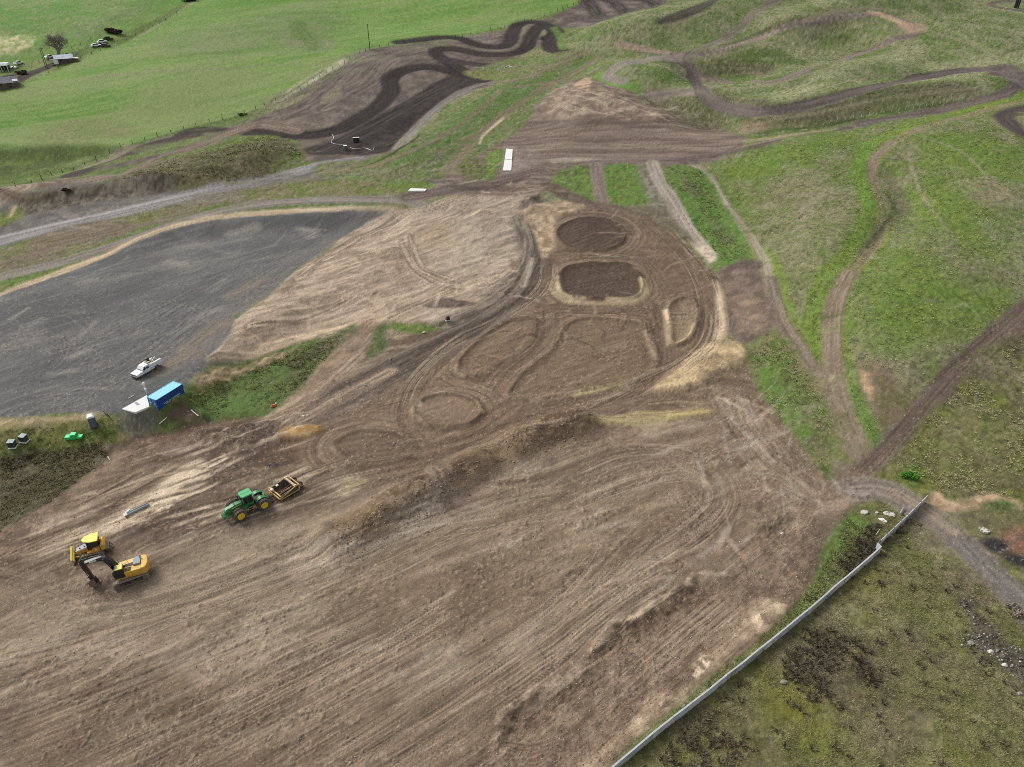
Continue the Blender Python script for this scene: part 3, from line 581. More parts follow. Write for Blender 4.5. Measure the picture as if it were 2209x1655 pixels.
island([(1202, 605), (1215, 582), (1260, 571), (1330, 569), (1370, 582), (1386, 608), (1384, 636), (1362, 650), (1290, 651), (1225, 645), (1205, 628)], (82, 71, 62), (98, 86, 75), .5, 1.4, (176, 160, 134), .95, dz=.5)
way([(1385, 600), (1390, 632), (1372, 652), (1300, 658), (1225, 652)], .9, (186, 172, 144), (166, 150, 124), .5, .3, 0, .95)
way([(1188, 600), (1190, 625), (1215, 645)], .8, (168, 156, 132), (140, 126, 108), .6, .4, 0, .8)
island([(982, 800), (1000, 762), (1060, 712), (1110, 687), (1150, 687), (1160, 708), (1140, 742), (1090, 782), (1040, 806), (1000, 812)], (112, 97, 83), (138, 122, 104), .4, 1.0, dz=.2)
island([(1092, 850), (1120, 810), (1190, 752), (1216, 705), (1262, 687), (1340, 690), (1390, 700), (1402, 735), (1420, 790), (1390, 815), (1300, 838), (1180, 862), (1120, 866)], (116, 101, 86), (132, 116, 99), .4, 1.0, dz=.2)
way([(1240, 852), (1310, 838), (1370, 825)], .9, (188, 178, 140), (160, 146, 116), .5, .3, 0, .9)
way([(1395, 715), (1410, 750), (1428, 790)], .8, (186, 168, 144), (156, 138, 118), .5, .3, 0, .8)
island(ov(965, 887, 74, 38), (124, 109, 93), (144, 128, 110), .55, .8, (196, 180, 156), .8, dz=.25)
way([(905, 905), (892, 888), (905, 870)], .7, (212, 200, 180), (186, 170, 148), .4, .3, 0, .95)
island(ov(805, 965, 88, 40, ph=.2), (104, 91, 79), (126, 111, 96), .25, .9, dz=.1)
island([(1440, 662), (1470, 642), (1498, 652), (1506, 690), (1484, 735), (1452, 745), (1442, 705)], (128, 112, 96), (152, 138, 118), .5, .9, dz=.3)
way([(1436, 668), (1442, 705), (1446, 742)], .8, (206, 190, 164), (180, 164, 140), .4, .2, 0)
way([(1450, 744), (1482, 728), (1496, 700)], .7, (182, 166, 136), (150, 134, 112), .5, .3, 0, .8)
fill([(1435, 620), (1480, 560), (1510, 575), (1530, 620), (1500, 640)], (122, 106, 92), (108, 93, 80), 3, 2, 1, 0, .6)
# lanes between the islands
for P in ([(1180, 560), (1175, 610), (1120, 665), (1010, 730), (920, 810), (880, 880), (900, 935), (1000, 940), (1080, 890), (1110, 870)], [(1195, 545), (1300, 552), (1390, 560), (1440, 620), (1450, 660)], [(1400, 655), (1420, 700), (1440, 770), (1400, 825), (1280, 865), (1100, 905)], [(1400, 480), (1490, 560), (1530, 650), (1520, 740), (1440, 800)], [(1190, 665), (1180, 740), (1100, 820), (1080, 860)], [(1170, 665), (1290, 668), (1400, 665)], [(1165, 480), (1170, 540), (1140, 620), (1050, 690), (900, 780)], [(560, 1080), (700, 1020), (870, 985), (1000, 960), (1200, 890), (1400, 840)], [(640, 1110), (800, 1040), (960, 1000), (1130, 920), (1330, 880)]):
    treads(P, 2.6, .8, (96, 84, 72), (140, 124, 107), .65, dual=True)
    way(P, 2.6, (100, 86, 74), (124, 108, 93), 1.2, .5, 0, .5, 18, .4)
# dark damp haul strip on the west side
way([(1155, 440), (1150, 500), (1150, 560), (1110, 630), (1040, 690), (950, 745), (860, 790), (770, 840), (690, 880), (610, 925), (540, 965), (450, 1010)], 4.6, (86, 79, 73), (116, 106, 97), 1.8, 1.2, 0, .9, 10, .5)
way([(1120, 470), (1140, 530), (1118, 600), (1050, 655), (960, 700)], 2.2, (104, 96, 88), (146, 136, 123), 1, .6, 0, .8, 8, .4)
way([(1130, 620), (1140, 590), (1148, 560)], .7, (178, 170, 154), (150, 142, 128), .5, .3, 0, .8)
for P in ([(600, 915), (680, 850), (770, 770), (830, 700)], [(585, 905), (660, 830), (740, 750), (800, 695)], [(620, 925), (720, 865), (840, 800)]):
    way(P, 1.6, (128, 114, 101), (166, 150, 133), .8, .4, 0, .85, 12, .3)
fill([(600, 880), (680, 780), (760, 705), (800, 700), (760, 760), (690, 840), (630, 900)], (150, 132, 114), (132, 116, 101), 3, 1.5, .8, 0, .75)
# light cut beside the first island
s, m = fill([(1128, 455), (1160, 440), (1210, 432), (1262, 440), (1255, 455), (1210, 470), (1195, 500), (1200, 540), (1170, 560), (1160, 520), (1140, 480)], (178, 160, 136), (150, 132, 112), 1.6, 1, .8, 0)
Z[s] += m * (fbm(X[s], Y[s], 4, 3, 2) - .35) * 1.2
fill([(1170, 400), (1200, 395), (1270, 430), (1330, 450), (1280, 448), (1210, 430)], (96, 84, 75), (118, 104, 93), 2, 1.2, 1, 0)
fill([(1290, 440), (1390, 445), (1440, 460), (1500, 520), (1470, 515), (1400, 470), (1320, 455)], (124, 114, 100), (104, 92, 82), 2, 1.5, 1, .1, .8)
# east bank
way([(1548, 610), (1556, 650), (1562, 700), (1552, 730)], 1.4, (188, 172, 150), (166, 150, 130), .7, .5, 0)
s, m = fill([(1545, 590), (1590, 565), (1632, 560), (1642, 585), (1650, 625), (1672, 680), (1660, 715), (1610, 740), (1580, 735), (1568, 690), (1562, 640)], (124, 111, 101), (104, 93, 85), 2.5, 1, .7, 0)
fill([(1590, 640), (1640, 650), (1650, 700), (1600, 715)], (152, 134, 116), (126, 112, 100), 2, 2, 1.5, 0, .8)
fill([(1548, 590), (1600, 562), (1638, 562), (1640, 580), (1590, 582)], (86, 76, 70), (104, 94, 87), 2, 1, .6, 0, .8)
s, m = fill([(1405, 838), (1460, 795), (1530, 745), (1590, 738), (1608, 775), (1570, 805), (1500, 835), (1440, 852)], (192, 173, 142), (160, 143, 116), 2.6, 1.4, 1.2, 0, .95)
Z[s] += m * (.9 + (fbm(X[s], Y[s], 4.5, 3, 2) - .5) * 1.0)
fill([(1410, 856), (1540, 850), (1540, 880), (1440, 895), (1380, 890)], (104, 90, 76), (126, 110, 93), 2, 2, 1, 0, .7)
way([(1400, 872), (1460, 866), (1520, 868)], .9, (150, 136, 116), (108, 94, 80), .5, .3, 0, .8)
way([(1235, 918), (1300, 912), (1380, 900), (1450, 897), (1530, 888)], 1.3, (180, 166, 124), (148, 134, 102), .8, .6, 0, .9, z=.3)
way([(1260, 902), (1340, 905), (1420, 902)], 1.5, (170, 160, 126), (134, 120, 100), .8, .6, 0, .85)
# the long spoil berm
BERM = [(735, 1160), (800, 1128), (860, 1090), (930, 1060), (985, 1030), (1050, 992), (1110, 962), (1180, 930), (1250, 908)]
s, m, S, o = path(BERM, 3.2, 2.6, .8)
gap = 1 - .8 * np.exp(-((S - 31.5) / 2.6) ** 2)
nn = fbm(X[s], Y[s], 2.2, 4, 3)
Z[s] += m * gap * (2.2 + (fbm(X[s], Y[s], 5, 2, 3) - .5) * 1.6 + (nn - .5) * .5)
put(s, m, mix3(col((90, 76, 63)), col((130, 113, 95)), sm(.35, .65, nn)), 0, .95)
put(s, m * sm(.55, .7, fbm(X[s], Y[s], 7, 2, 4)), col((126, 109, 86))[None].repeat(len(s), 0), 0, .4)
way([(935, 1010), (955, 1045), (975, 1075), (960, 1100)], 1.7, (104, 93, 82), (132, 118, 103), .6, .3, 0, .9)
fill([(780, 1120), (850, 1100), (860, 1130), (790, 1165), (740, 1170)], (128, 110, 80), (108, 92, 74), 2, 2, 1, 0, .5)
s, m = fill([(594, 940), (618, 926), (680, 920), (692, 934), (655, 948), (608, 953)], (178, 148, 106), (150, 122, 86), 1.5, .8, .4, 0)
Z[s] += m * .7
# pale scraped rock below the berm
for P in ([(640, 1190), (760, 1150), (800, 1180), (700, 1240), (620, 1250)], [(860, 1110), (960, 1060), (1010, 1080), (1000, 1110), (900, 1150), (820, 1170)], [(1120, 1012), (1150, 995), (1170, 1005), (1150, 1018)], [(690, 1050), (740, 1040), (780, 1045), (740, 1070), (700, 1078)]):
    s, m = area(P, 2.5, 2)
    n_ = fbm(Sx[s] / 6, Ox[s] / .45, 1, 3, 2)
    put(s, m, mix3(col((132, 120, 107)), col((170, 160, 147)), sm(.35, .65, n_)), 0, .85)
fill([(742, 1040), (775, 1030), (790, 1040), (760, 1062), (738, 1070)], (186, 178, 150), (150, 138, 112), 1, .8, 1, 0, .85)
for P in ([(1100, 1010), (1160, 985), (1190, 1000), (1170, 1025), (1090, 1040), (1040, 1035)], [(1115, 1005), (1155, 990), (1178, 1003), (1160, 1018)], [(1100, 1018), (1170, 975), (1200, 1000), (1180, 1030), (1080, 1045)], [(955, 1075), (965, 1100), (990, 1115), (1030, 1105)], [(970, 1080), (985, 1100), (1015, 1098)]):
    way(P, .55, (96, 85, 75), (120, 107, 94), .4, .2, 0, .6)

# ---- west terrace with the machines
fill([(330, 945), (450, 915), (590, 900), (600, 950), (560, 990), (470, 1030), (400, 1060), (430, 1000), (380, 990), (300, 1010), (240, 1030), (250, 985)], (98, 85, 76), (122, 107, 95), 2, 2, 1.5, 0, .8)
s, m = fill([(430, 925), (590, 905), (600, 945), (500, 965), (440, 960)], (90, 80, 73), (118, 105, 94), 1.5, 2, 1.5, 0, .8); Z[s] += m * (fbm(X[s], Y[s], 2, 4, 2) - .4) * 1.4
fill([(560, 960), (640, 950), (650, 1000), (600, 1010), (540, 1010)], (112, 92, 76), (92, 78, 68), 2, 2, 1.5, 0, .8)
fill([(572, 1000), (590, 996), (608, 1002), (592, 1010), (574, 1008)], (70, 68, 68), (78, 74, 72), 2, .6, .3, 0)
s, m = fill([(430, 995), (438, 1030), (410, 1060), (350, 1100), (300, 1140), (240, 1150), (210, 1140), (260, 1100), (340, 1050), (385, 1015)], (196, 181, 160), (160, 145, 126), 2, 1.2, 1, 0)
s, m = fill([(100, 1165), (180, 1130), (240, 1150), (120, 1200), (20, 1210)], (168, 152, 132), (134, 120, 104), 2, 1.5, 1, 0, .7)
for P in ([(20, 1195), (120, 1150), (240, 1090), (330, 1030), (420, 990)], [(60, 1185), (180, 1125), (300, 1055), (380, 1010)], [(0, 1180), (90, 1130), (200, 1075), (300, 1020)], [(240, 1150), (330, 1120), (440, 1055), (520, 1020)], [(150, 1190), (260, 1150), (400, 1075), (540, 1020)], [(300, 1190), (420, 1130), (520, 1085), (640, 1040)]):
    way(P, .9, (92, 80, 70), (150, 134, 117), .5, .3, 0, .85, 12, .35)
fill([(370, 1050), (400, 1020), (420, 1030), (400, 1055)], (98, 86, 76), (84, 74, 66), 1, 1, .8, 0, .8)
for P in ([(360, 1150), (520, 1080), (600, 1060)], [(20, 1225), (160, 1170), (300, 1130), (450, 1070)], [(250, 1260), (400, 1170), (560, 1110), (680, 1070)]):
    way(P, 2.6, (88, 77, 68), (118, 104, 92), 1.6, .8, 0, .8, 16, .4)
fill([(-80, 1120), (80, 1075), (165, 1020), (225, 965), (330, 930), (350, 965), (240, 1025), (100, 1130), (-80, 1250)], (138, 121, 105), (112, 98, 86), 2, 2, 1.5, .05, 1)
# cut bank edge below the lot
way([(235, 985), (330, 945), (450, 915), (590, 895)], 1.4, (122, 104, 90), (92, 80, 70), .8, .8, 0, .8, z=-.3)
fill([(-500, 1120), (-200, 1020), (0, 980), (100, 965), (215, 950), (240, 985), (170, 1042), (80, 1100), (0, 1148), (-200, 1230), (-500, 1300)], (84, 80, 58), (106, 98, 78), 2.2, 1.2, 1, 1)
fill([(0, 1000), (120, 985), (200, 990), (120, 1050), (40, 1090), (0, 1100)], (72, 68, 54), (96, 88, 72), 1.5, 4, 3, 1, .7)
fill([(220, 960), (260, 950), (330, 942), (260, 985), (200, 1035), (100, 1100), (0, 1160), (-60, 1190), (-60, 1175), (80, 1102), (170, 1044), (240, 988)], (146, 128, 110), (122, 106, 92), 2, 1, 1, .1, .8)
fill([(-450, 940), (-200, 915), (0, 908), (140, 897), (262, 900), (275, 930), (235, 955), (100, 966), (0, 980), (-200, 1020), (-480, 1110)], (132, 128, 84), (112, 120, 62), 2.2, 1.2, 1, .9)
fill([(-60, 900), (60, 902), (140, 896), (210, 890), (215, 902), (140, 912), (0, 925), (-60, 930)], (184, 166, 140), (150, 138, 108), 2, 1, 1, .1, .85)
fill([(190, 930), (232, 922), (235, 940), (160, 962), (100, 966)], (84, 108, 44), (104, 118, 56), 2, 1, .8, 1, .8)
fill([(262, 893), (330, 885), (345, 900), (330, 930), (275, 935)], (118, 114, 110), (102, 100, 96), 2, 1.2, .6, 0, .9)
s, m = fill([(345, 905), (372, 880), (400, 868), (430, 880), (450, 905), (400, 915)], (112, 97, 85), (94, 82, 72), 1.5, 1.2, .6, .1); Z[s] += m * 1.0
s, m = fill([(398, 850), (420, 828), (470, 800), (545, 778), (640, 750), (720, 722), (765, 700), (740, 735), (690, 785), (640, 838), (592, 880), (560, 896), (480, 905), (430, 890)], (72, 102, 46), (98, 108, 62), 2.5, 1.2, 1, 1)
fill([(430, 870), (520, 850), (590, 840), (570, 880), (500, 898), (440, 890)], (66, 110, 46), (80, 116, 52), 2, 2, 1.5, 1, .8)
fill([(620, 790), (690, 740), (730, 735), (680, 790), (640, 830)], (84, 84, 56), (104, 98, 76), 2, 2, 1.5, 1, .7)
s, m = fill([(415, 820), (470, 795), (520, 790), (560, 775), (600, 765), (640, 752), (600, 780), (540, 805), (480, 830), (430, 838)], (166, 146, 122), (120, 112, 80), 1.4, 1, 1.2, .3, .85); Z[s] += m * (fbm(X[s], Y[s], 2, 3, 1) - .3) * 1.6
fill([(400, 850), (440, 835), (480, 825), (450, 850), (410, 868)], (126, 126, 76), (104, 112, 60), 2, 1, .8, 1, .8)
fill([(790, 760), (800, 730), (815, 705), (840, 700), (832, 725), (838, 745), (805, 770)], (78, 98, 52), (100, 104, 70), 1.5, .8, .6, 1, .9)
fill([(690, 740), (735, 712), (770, 705), (760, 730), (715, 760)], (98, 96, 68), (126, 116, 92), 1.5, 1.2, .8, .8, .7)

# ---- yard tracks
TR = ([(-100, 1560), (120, 1440), (380, 1330), (600, 1245), (800, 1160)], [(-60, 1490), (150, 1400), (330, 1340), (520, 1290), (760, 1220)], [(-60, 1235), (60, 1255), (160, 1300), (260, 1310), (400, 1275), (560, 1215)], [(-60, 1260), (40, 1290), (140, 1330), (260, 1325), (420, 1290)], [(700, 1660), (900, 1530), (1100, 1400), (1230, 1290), (1300, 1200), (1300, 1150)],
      [(760, 1680), (960, 1540), (1150, 1410), (1290, 1290), (1400, 1200), (1500, 1150)], [(820, 1690), (1000, 1570), (1180, 1440), (1330, 1310), (1450, 1240)], [(900, 1420), (1100, 1300), (1240, 1230), (1280, 1180)], [(1250, 1015), (1330, 988), (1420, 985), (1500, 1012), (1545, 1062), (1520, 1110), (1440, 1170), (1340, 1240)], [(1270, 1035), (1340, 1008), (1410, 1005), (1480, 1030), (1510, 1075), (1470, 1120)],
      [(1530, 1000), (1620, 940), (1700, 960), (1740, 1060), (1690, 1150), (1580, 1230)], [(1600, 850), (1640, 940), (1700, 1020), (1790, 1080)], [(1570, 850), (1600, 940), (1680, 1030), (1770, 1090)], [(0, 1640), (180, 1560), (420, 1460), (700, 1330)], [(1080, 1150), (1250, 1080), (1400, 1030), (1550, 1010)], [(900, 1180), (1100, 1080), (1300, 1020)], [(100, 1680), (300, 1590), (560, 1480), (820, 1350)], [(1540, 1270), (1640, 1180), (1700, 1110)],
      [(300, 1680), (520, 1560), (760, 1430), (980, 1300)], [(500, 1300), (700, 1220), (900, 1150), (1100, 1120)])
for k, P in enumerate(TR):
    treads(P, 2.6 if k % 3 else 2.0, .75, (104, 92, 80), (160, 146, 129), .6, dual=k % 2 == 0, z=-.05)
way([(1560, 860), (1600, 930), (1680, 1010), (1770, 1075), (1850, 1050)], 4, (122, 105, 92), (152, 137, 121), 2.5, 1.5, 0, .6)
for P, w in (([(1590, 870), (1600, 900)], 2), ([(1620, 960), (1650, 990)], 2), ([(560, 1330), (640, 1300)], 3), ([(380, 1400), (440, 1355)], 2), ([(150, 1420), (260, 1400)], 2), ([(1120, 1400), (1170, 1370)], 2.2), ([(880, 1470), (960, 1430)], 2), ([(480, 1420), (540, 1390)], 3)):
    way(P, w, (172, 160, 142), (148, 134, 118), w * .9, 1, 0, .6)
# the low scarps along the east side: ground drops and turns gravelly
s, m = fill([(1640, 1330), (1560, 1400), (1480, 1480), (1380, 1570), (1290, 1680), (1000, 1720), (1060, 1620), (1100, 1540), (1180, 1475), (1250, 1425), (1310, 1365), (1400, 1310), (1520, 1250), (1640, 1160), (1740, 1110), (1780, 1150), (1740, 1260)], (138, 122, 107), (112, 98, 85), 1.6, 1.5, 1.5, 0, .8)
Z[s] += m * (fbm(X[s], Y[s], 1.6, 4, 2) - .5) * .5
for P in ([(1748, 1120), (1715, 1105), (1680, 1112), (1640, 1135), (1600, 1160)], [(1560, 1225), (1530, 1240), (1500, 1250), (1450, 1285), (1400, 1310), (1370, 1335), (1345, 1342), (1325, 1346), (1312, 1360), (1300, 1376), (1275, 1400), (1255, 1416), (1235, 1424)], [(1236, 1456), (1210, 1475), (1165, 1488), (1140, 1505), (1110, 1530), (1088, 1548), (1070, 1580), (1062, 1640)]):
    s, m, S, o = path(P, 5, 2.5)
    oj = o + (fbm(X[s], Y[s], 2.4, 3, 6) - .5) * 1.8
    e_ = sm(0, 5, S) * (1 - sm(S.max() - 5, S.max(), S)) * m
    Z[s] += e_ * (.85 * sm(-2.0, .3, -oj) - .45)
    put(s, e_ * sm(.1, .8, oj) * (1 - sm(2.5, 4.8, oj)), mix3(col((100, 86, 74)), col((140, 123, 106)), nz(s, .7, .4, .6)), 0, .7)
    put(s, e_ * np.exp(-((oj + .2) / .5) ** 2) * sm(.25, .5, fbm(S, o, 3, 3, 2)), col((204, 186, 163))[None].repeat(len(s), 0), 0, .9)  # crest highlight and dark lower slope painted into the soil colour
fill([(1680, 1300), (1640, 1350), (1560, 1420), (1500, 1470), (1450, 1520), (1520, 1400), (1600, 1330)], (186, 168, 146), (150, 134, 114), 1.5, 1.5, 2, .1, .85)
fill([(1480, 1500), (1400, 1560), (1330, 1625), (1260, 1690), (1200, 1690), (1340, 1560), (1420, 1490)], (168, 150, 130), (146, 130, 113), 1.5, 1.5, 1.5, 0, .8)
for P in ([(1560, 1360), (1450, 1450), (1330, 1560), (1230, 1660)], [(1440, 1530), (1360, 1590), (1280, 1660)], [(1600, 1290), (1500, 1370), (1400, 1450)]):
    treads(P, 2.0, .6, (112, 97, 84), (176, 159, 138), .6)
for k in range(7):
    way([(1085 + 6 * k, 1600 + 10 * k), (1150, 1608 + 11 * k), (1215 - 4 * k, 1590 + 10 * k)], .4, (104, 90, 78), (146, 130, 114), .3, .2, 0, .8)
fill([(1600, 1120), (1700, 1105), (1745, 1120), (1700, 1160), (1640, 1170)], (152, 134, 115), (120, 105, 91), 1.5, 1.5, 1.5, 0, .6)

# ---- south-east scrub and verge
fill([(1640, 850), (1615, 770), (1640, 735), (1680, 720), (1740, 790), (1790, 880), (1800, 960), (1790, 1030), (1760, 1000), (1700, 915)], (92, 112, 52), (120, 116, 82), 2.5, 1.2, 1, 1)
fill([(1640, 800), (1670, 800), (1740, 920), (1740, 950), (1700, 910), (1650, 850)], (82, 128, 44), (98, 122, 54), 2, 1.5, 1, 1, .8)
fill([(1700, 760), (1740, 790), (1770, 850), (1760, 880), (1720, 810)], (128, 120, 92), (112, 110, 74), 2, 2, 1.5, .9, .7)
EAST = [(1870, 1035), (1930, 990), (2000, 900), (2090, 810), (2209, 715), (2900, 520), (3400, 1500), (3000, 2650), (900, 2650), (760, 2250), (1120, 1870), (1300, 1690), (1380, 1610), (1500, 1510), (1620, 1415), (1720, 1330), (1770, 1255), (1785, 1180), (1825, 1110), (1860, 1080)]
s, m = area(EAST, 1, .6); zone(s, m, 8)
n_ = nz(s, 4, .35, .65); n3 = nz(s, 1.4, .4, .65, 3, 2)
c = mix3(col((108, 112, 62)), col((134, 126, 98)), n_)
c = mix3(c, col((86, 80, 64)), n3 * .45)
c = mix3(c, col((108, 112, 50)), sm(.52, .68, n25[s]) * .5)
c = mix3(c, col((98, 86, 72)), sm(.52, .66, n7[s]) * .5)
put(s, m, c, 1)
for P in ([(1700, 1400), (1780, 1350), (1880, 1400), (1900, 1480), (1840, 1540), (1760, 1520), (1690, 1460)], [(1600, 1560), (1680, 1540), (1700, 1620), (1640, 1655), (1560, 1640)], [(1480, 1560), (1580, 1500), (1620, 1560), (1540, 1600)], [(1790, 1160), (1880, 1130), (1900, 1180), (1830, 1240), (1780, 1230)]):
    fill(P, (104, 90, 78), (82, 74, 62), 1.8, 5, 4, 1, .75)
for P in ([(1860, 1280), (1960, 1240), (2040, 1300), (1960, 1380), (1880, 1360)], [(2020, 1500), (2120, 1460), (2209, 1540), (2180, 1655), (2060, 1620)], [(1700, 1580), (1800, 1560), (1820, 1640), (1720, 1660)], [(2060, 900), (2140, 860), (2209, 900), (2180, 1000), (2060, 1020), (1990, 1040)]):
    fill(P, (108, 118, 54), (124, 124, 76), 2, 8, 5, 1, .6)
for P in ([(1700, 1470), (1750, 1530), (1700, 1560), (1640, 1540)], [(1560, 1600), (1600, 1590), (1580, 1640)], [(1820, 1240), (1880, 1220), (1920, 1260), (1860, 1290)]):
    fill(P, (128, 122, 46), (112, 110, 48), 2, 4, 3, 1, .7)
fill([(1850, 1540), (1930, 1520), (1960, 1560), (1900, 1600), (1850, 1580)], (152, 140, 114), (128, 118, 88), 1, 3, 2, 1, .7)
# green strip inside the wall
fill([(1830, 1120), (1850, 1110), (1885, 1150), (1850, 1200), (1790, 1260), (1730, 1330), (1700, 1345), (1765, 1255), (1785, 1180)], (78, 130, 44), (96, 124, 54), 2, 1, .8, 1, .95)
fill([(1760, 1260), (1800, 1240), (1720, 1330), (1600, 1430), (1480, 1530), (1380, 1615), (1290, 1700), (1260, 1700), (1390, 1590), (1500, 1495), (1620, 1400), (1700, 1330)], (86, 112, 46), (112, 112, 66), 2, 1, .8, 1, .85)
fill([(1820, 1180), (1870, 1140), (1890, 1170), (1850, 1215), (1800, 1250), (1790, 1230)], (82, 70, 54), (66, 62, 46), 1.2, 1.5, 1, 1, .85)
fill([(1885, 1080), (1930, 1075), (1950, 1095), (1920, 1130), (1860, 1120), (1850, 1095)], (120, 118, 76), (100, 108, 58), 2, 1.5, 1, 1, .85)
# lane leaving to the lower right
LNE = [(1840, 1055), (1900, 1055), (1960, 1085), (2020, 1125), (2080, 1175), (2150, 1245), (2209, 1305), (2330, 1440)]
road(LNE, 2.6, (126, 117, 109), (146, 137, 127), 1, .5, 0)
way(LNE[4:], 2.2, (108, 104, 102), (124, 119, 116), 1, .4, 0, .8)
treads(LNE, 1.7, .5, (112, 104, 98), (160, 150, 139), .5, z=-.03)
way([(1930, 1065), (2000, 1105), (2060, 1150)], 1.0, (158, 144, 128), (138, 126, 112), .6, .4, 0, .7)
fill([(2002, 1085), (2020, 1065), (2040, 1080), (2080, 1085), (2110, 1070), (2150, 1065), (2209, 1085), (2209, 1100), (2150, 1085), (2110, 1098), (2060, 1105), (2030, 1100)], (190, 168, 142), (160, 140, 116), 1.2, .8, 1, 0, .95)
fill([(2115, 1090), (2160, 1078), (2200, 1092), (2170, 1100)], (70, 100, 46), (84, 100, 52), 1.5, .8, .5, 1, .9)
fill([(2050, 1110), (2209, 1105), (2260, 1180), (2200, 1200), (2120, 1160)], (116, 108, 84), (100, 96, 72), 1.5, 3, 2, .6, .7)
fill([(2165, 1150), (2190, 1138), (2260, 1140), (2260, 1190), (2200, 1200), (2170, 1175)], (140, 106, 90), (112, 92, 80), 1, 1.5, 1, .2, .9)
fill([(2118, 1168), (2140, 1160), (2168, 1170), (2172, 1185), (2150, 1190), (2125, 1178)], (58, 58, 60), (68, 66, 66), 2, .8, .5, 0)
fill([(2165, 1195), (2200, 1198), (2260, 1215), (2260, 1235), (2209, 1225), (2175, 1212)], (54, 55, 60), (66, 65, 66), 2, .8, .4, 0)
fill([(2070, 1295), (2095, 1290), (2110, 1330), (2140, 1350), (2180, 1390), (2240, 1420), (2240, 1480), (2190, 1465), (2150, 1430), (2110, 1400), (2075, 1395), (2072, 1370), (2095, 1360), (2085, 1325)], (98, 92, 82), (76, 72, 66), 1, 1, 1, .2, .9)
fill([(1955, 1010), (1975, 1003), (1988, 1020), (1975, 1042), (1955, 1040)], (76, 122, 44), (88, 124, 52), 1.2, .8, .5, 1, .9)

# ---- combed passes of tracked and wheeled machines
def combed(pts, w, amt=.55, c1=(94, 82, 71), c2=(166, 152, 134), fine_=.22, L=45, z=.05, seed=1, f=None):
    s, m, S, o = path(pts, w, w * .6 if f is None else f)
    q = fbm(S / L, o / fine_, 1, 3, seed); gate = sm(.38, .58, fbm(S / 14, o / 1.6, 1, 2, seed + 2))
    k = m * gate * sm(0, 6, S) * (1 - sm(S.max() - 6, S.max(), S))
    put(s, k * np.abs(sm(.3, .7, q) * 2 - 1), mix3(col(c1), col(c2), sm(.4, .6, q)), None, amt)
    Z[s] += k * (q - .5) * z * 4
for k, (P, w) in enumerate((([(640, 1700), (900, 1540), (1120, 1400), (1270, 1280), (1360, 1180), (1440, 1110)], 6), ([(780, 1710), (1000, 1570), (1200, 1430), (1360, 1310), (1500, 1220), (1600, 1150)], 5), ([(1230, 1030), (1330, 985), (1430, 980), (1520, 1010), (1555, 1070), (1520, 1130), (1430, 1190)], 4),
    ([(1100, 1060), (1250, 1000), (1400, 960), (1520, 960), (1600, 1000)], 4), ([(1570, 850), (1610, 930), (1680, 1010), (1780, 1080)], 5), ([(600, 1290), (760, 1225), (920, 1150), (1080, 1090), (1240, 1060)], 6), ([(-80, 1420), (160, 1360), (380, 1300), (600, 1220), (760, 1140)], 5), ([(-80, 1540), (200, 1440), (460, 1340), (700, 1250)], 6),
    ([(-80, 1640), (200, 1540), (480, 1420), (760, 1300), (960, 1220)], 7), ([(150, 1720), (420, 1590), (680, 1460), (900, 1350)], 7), ([(420, 1720), (640, 1600), (840, 1480), (1020, 1370)], 6), ([(-60, 1225), (80, 1262), (200, 1312), (340, 1302), (480, 1255), (640, 1200)], 3), ([(10, 1215), (140, 1165), (300, 1100), (440, 1030), (560, 985)], 4), ([(330, 1190), (480, 1120), (620, 1070), (760, 1000)], 4),
    ([(1600, 1290), (1480, 1390), (1360, 1500), (1240, 1620)], 5), ([(1180, 560), (1172, 620), (1100, 680), (980, 745), (900, 820), (870, 890)], 3), ([(1420, 480), (1500, 570), (1535, 660), (1525, 740), (1450, 800), (1330, 860)], 3.5), ([(560, 1090), (720, 1020), (900, 985), (1060, 945), (1240, 885), (1400, 835)], 3.5), ([(1190, 668), (1300, 672), (1420, 660)], 2.5), ([(1195, 555), (1290, 556), (1400, 560)], 2))):
    combed(P, w, (.24, .4, .45, .2)[k % 4] if k < 15 else .65, seed=k, z=.03)
combed([(0, 700), (120, 690), (160, 740), (120, 800), (0, 830)], 4, .45, (78, 78, 78), (128, 125, 120), .3, 30, .02, 3)
combed([(40, 880), (200, 840), (340, 760), (450, 670), (560, 590), (700, 510)], 6, .45, (80, 80, 80), (126, 123, 118), .35, 40, .02, 4)

# ---- scrapes, drag marks and dry streaks
YARD = [(-60, 1250), (330, 1120), (700, 1180), (1100, 1010), (1300, 960), (1560, 880), (1740, 1020), (1700, 1120), (1500, 1260), (1300, 1380), (1080, 1560), (960, 1700), (-60, 1700)]
LT, DKT, GT = (176, 163, 145), (98, 86, 75), (160, 152, 140)
strokes(YARD, 170, GA, .1, (5, 22), (.15, .6), (LT, DKT, GT, DKT), (.2, .55), seed=3, z=.03)
strokes(YARD, 70, GA, .12, (8, 26), (.6, 1.8), ((160, 147, 129), (110, 97, 84)), (.2, .4), seed=4)
strokes([(0, 1180), (240, 990), (590, 900), (700, 1000), (680, 1100), (300, 1200), (0, 1240)], 90, GA, .14, (4, 16), (.15, .6), (LT, DKT, (88, 77, 68), (188, 174, 154)), (.35, .8), seed=5, z=.05)
strokes([(1600, 860), (1640, 850), (1760, 1010), (1840, 1055), (1780, 1120), (1640, 1180), (1500, 1300), (1500, 1060)], 70, GA + .9, .6, (3, 14), (.15, .5), (LT, DKT, GT), (.3, .7), seed=6)
strokes(PALE, 260, GA, .8, (3, 12), (.15, .55), ((190, 175, 155), (112, 99, 87), (182, 168, 150), (124, 110, 97)), (.2, .6), bend=1.4, seed=7, z=.04)
cq = [(1140, 440), (1128, 520), (1132, 575), (1095, 640), (1020, 690), (930, 730), (850, 770)]
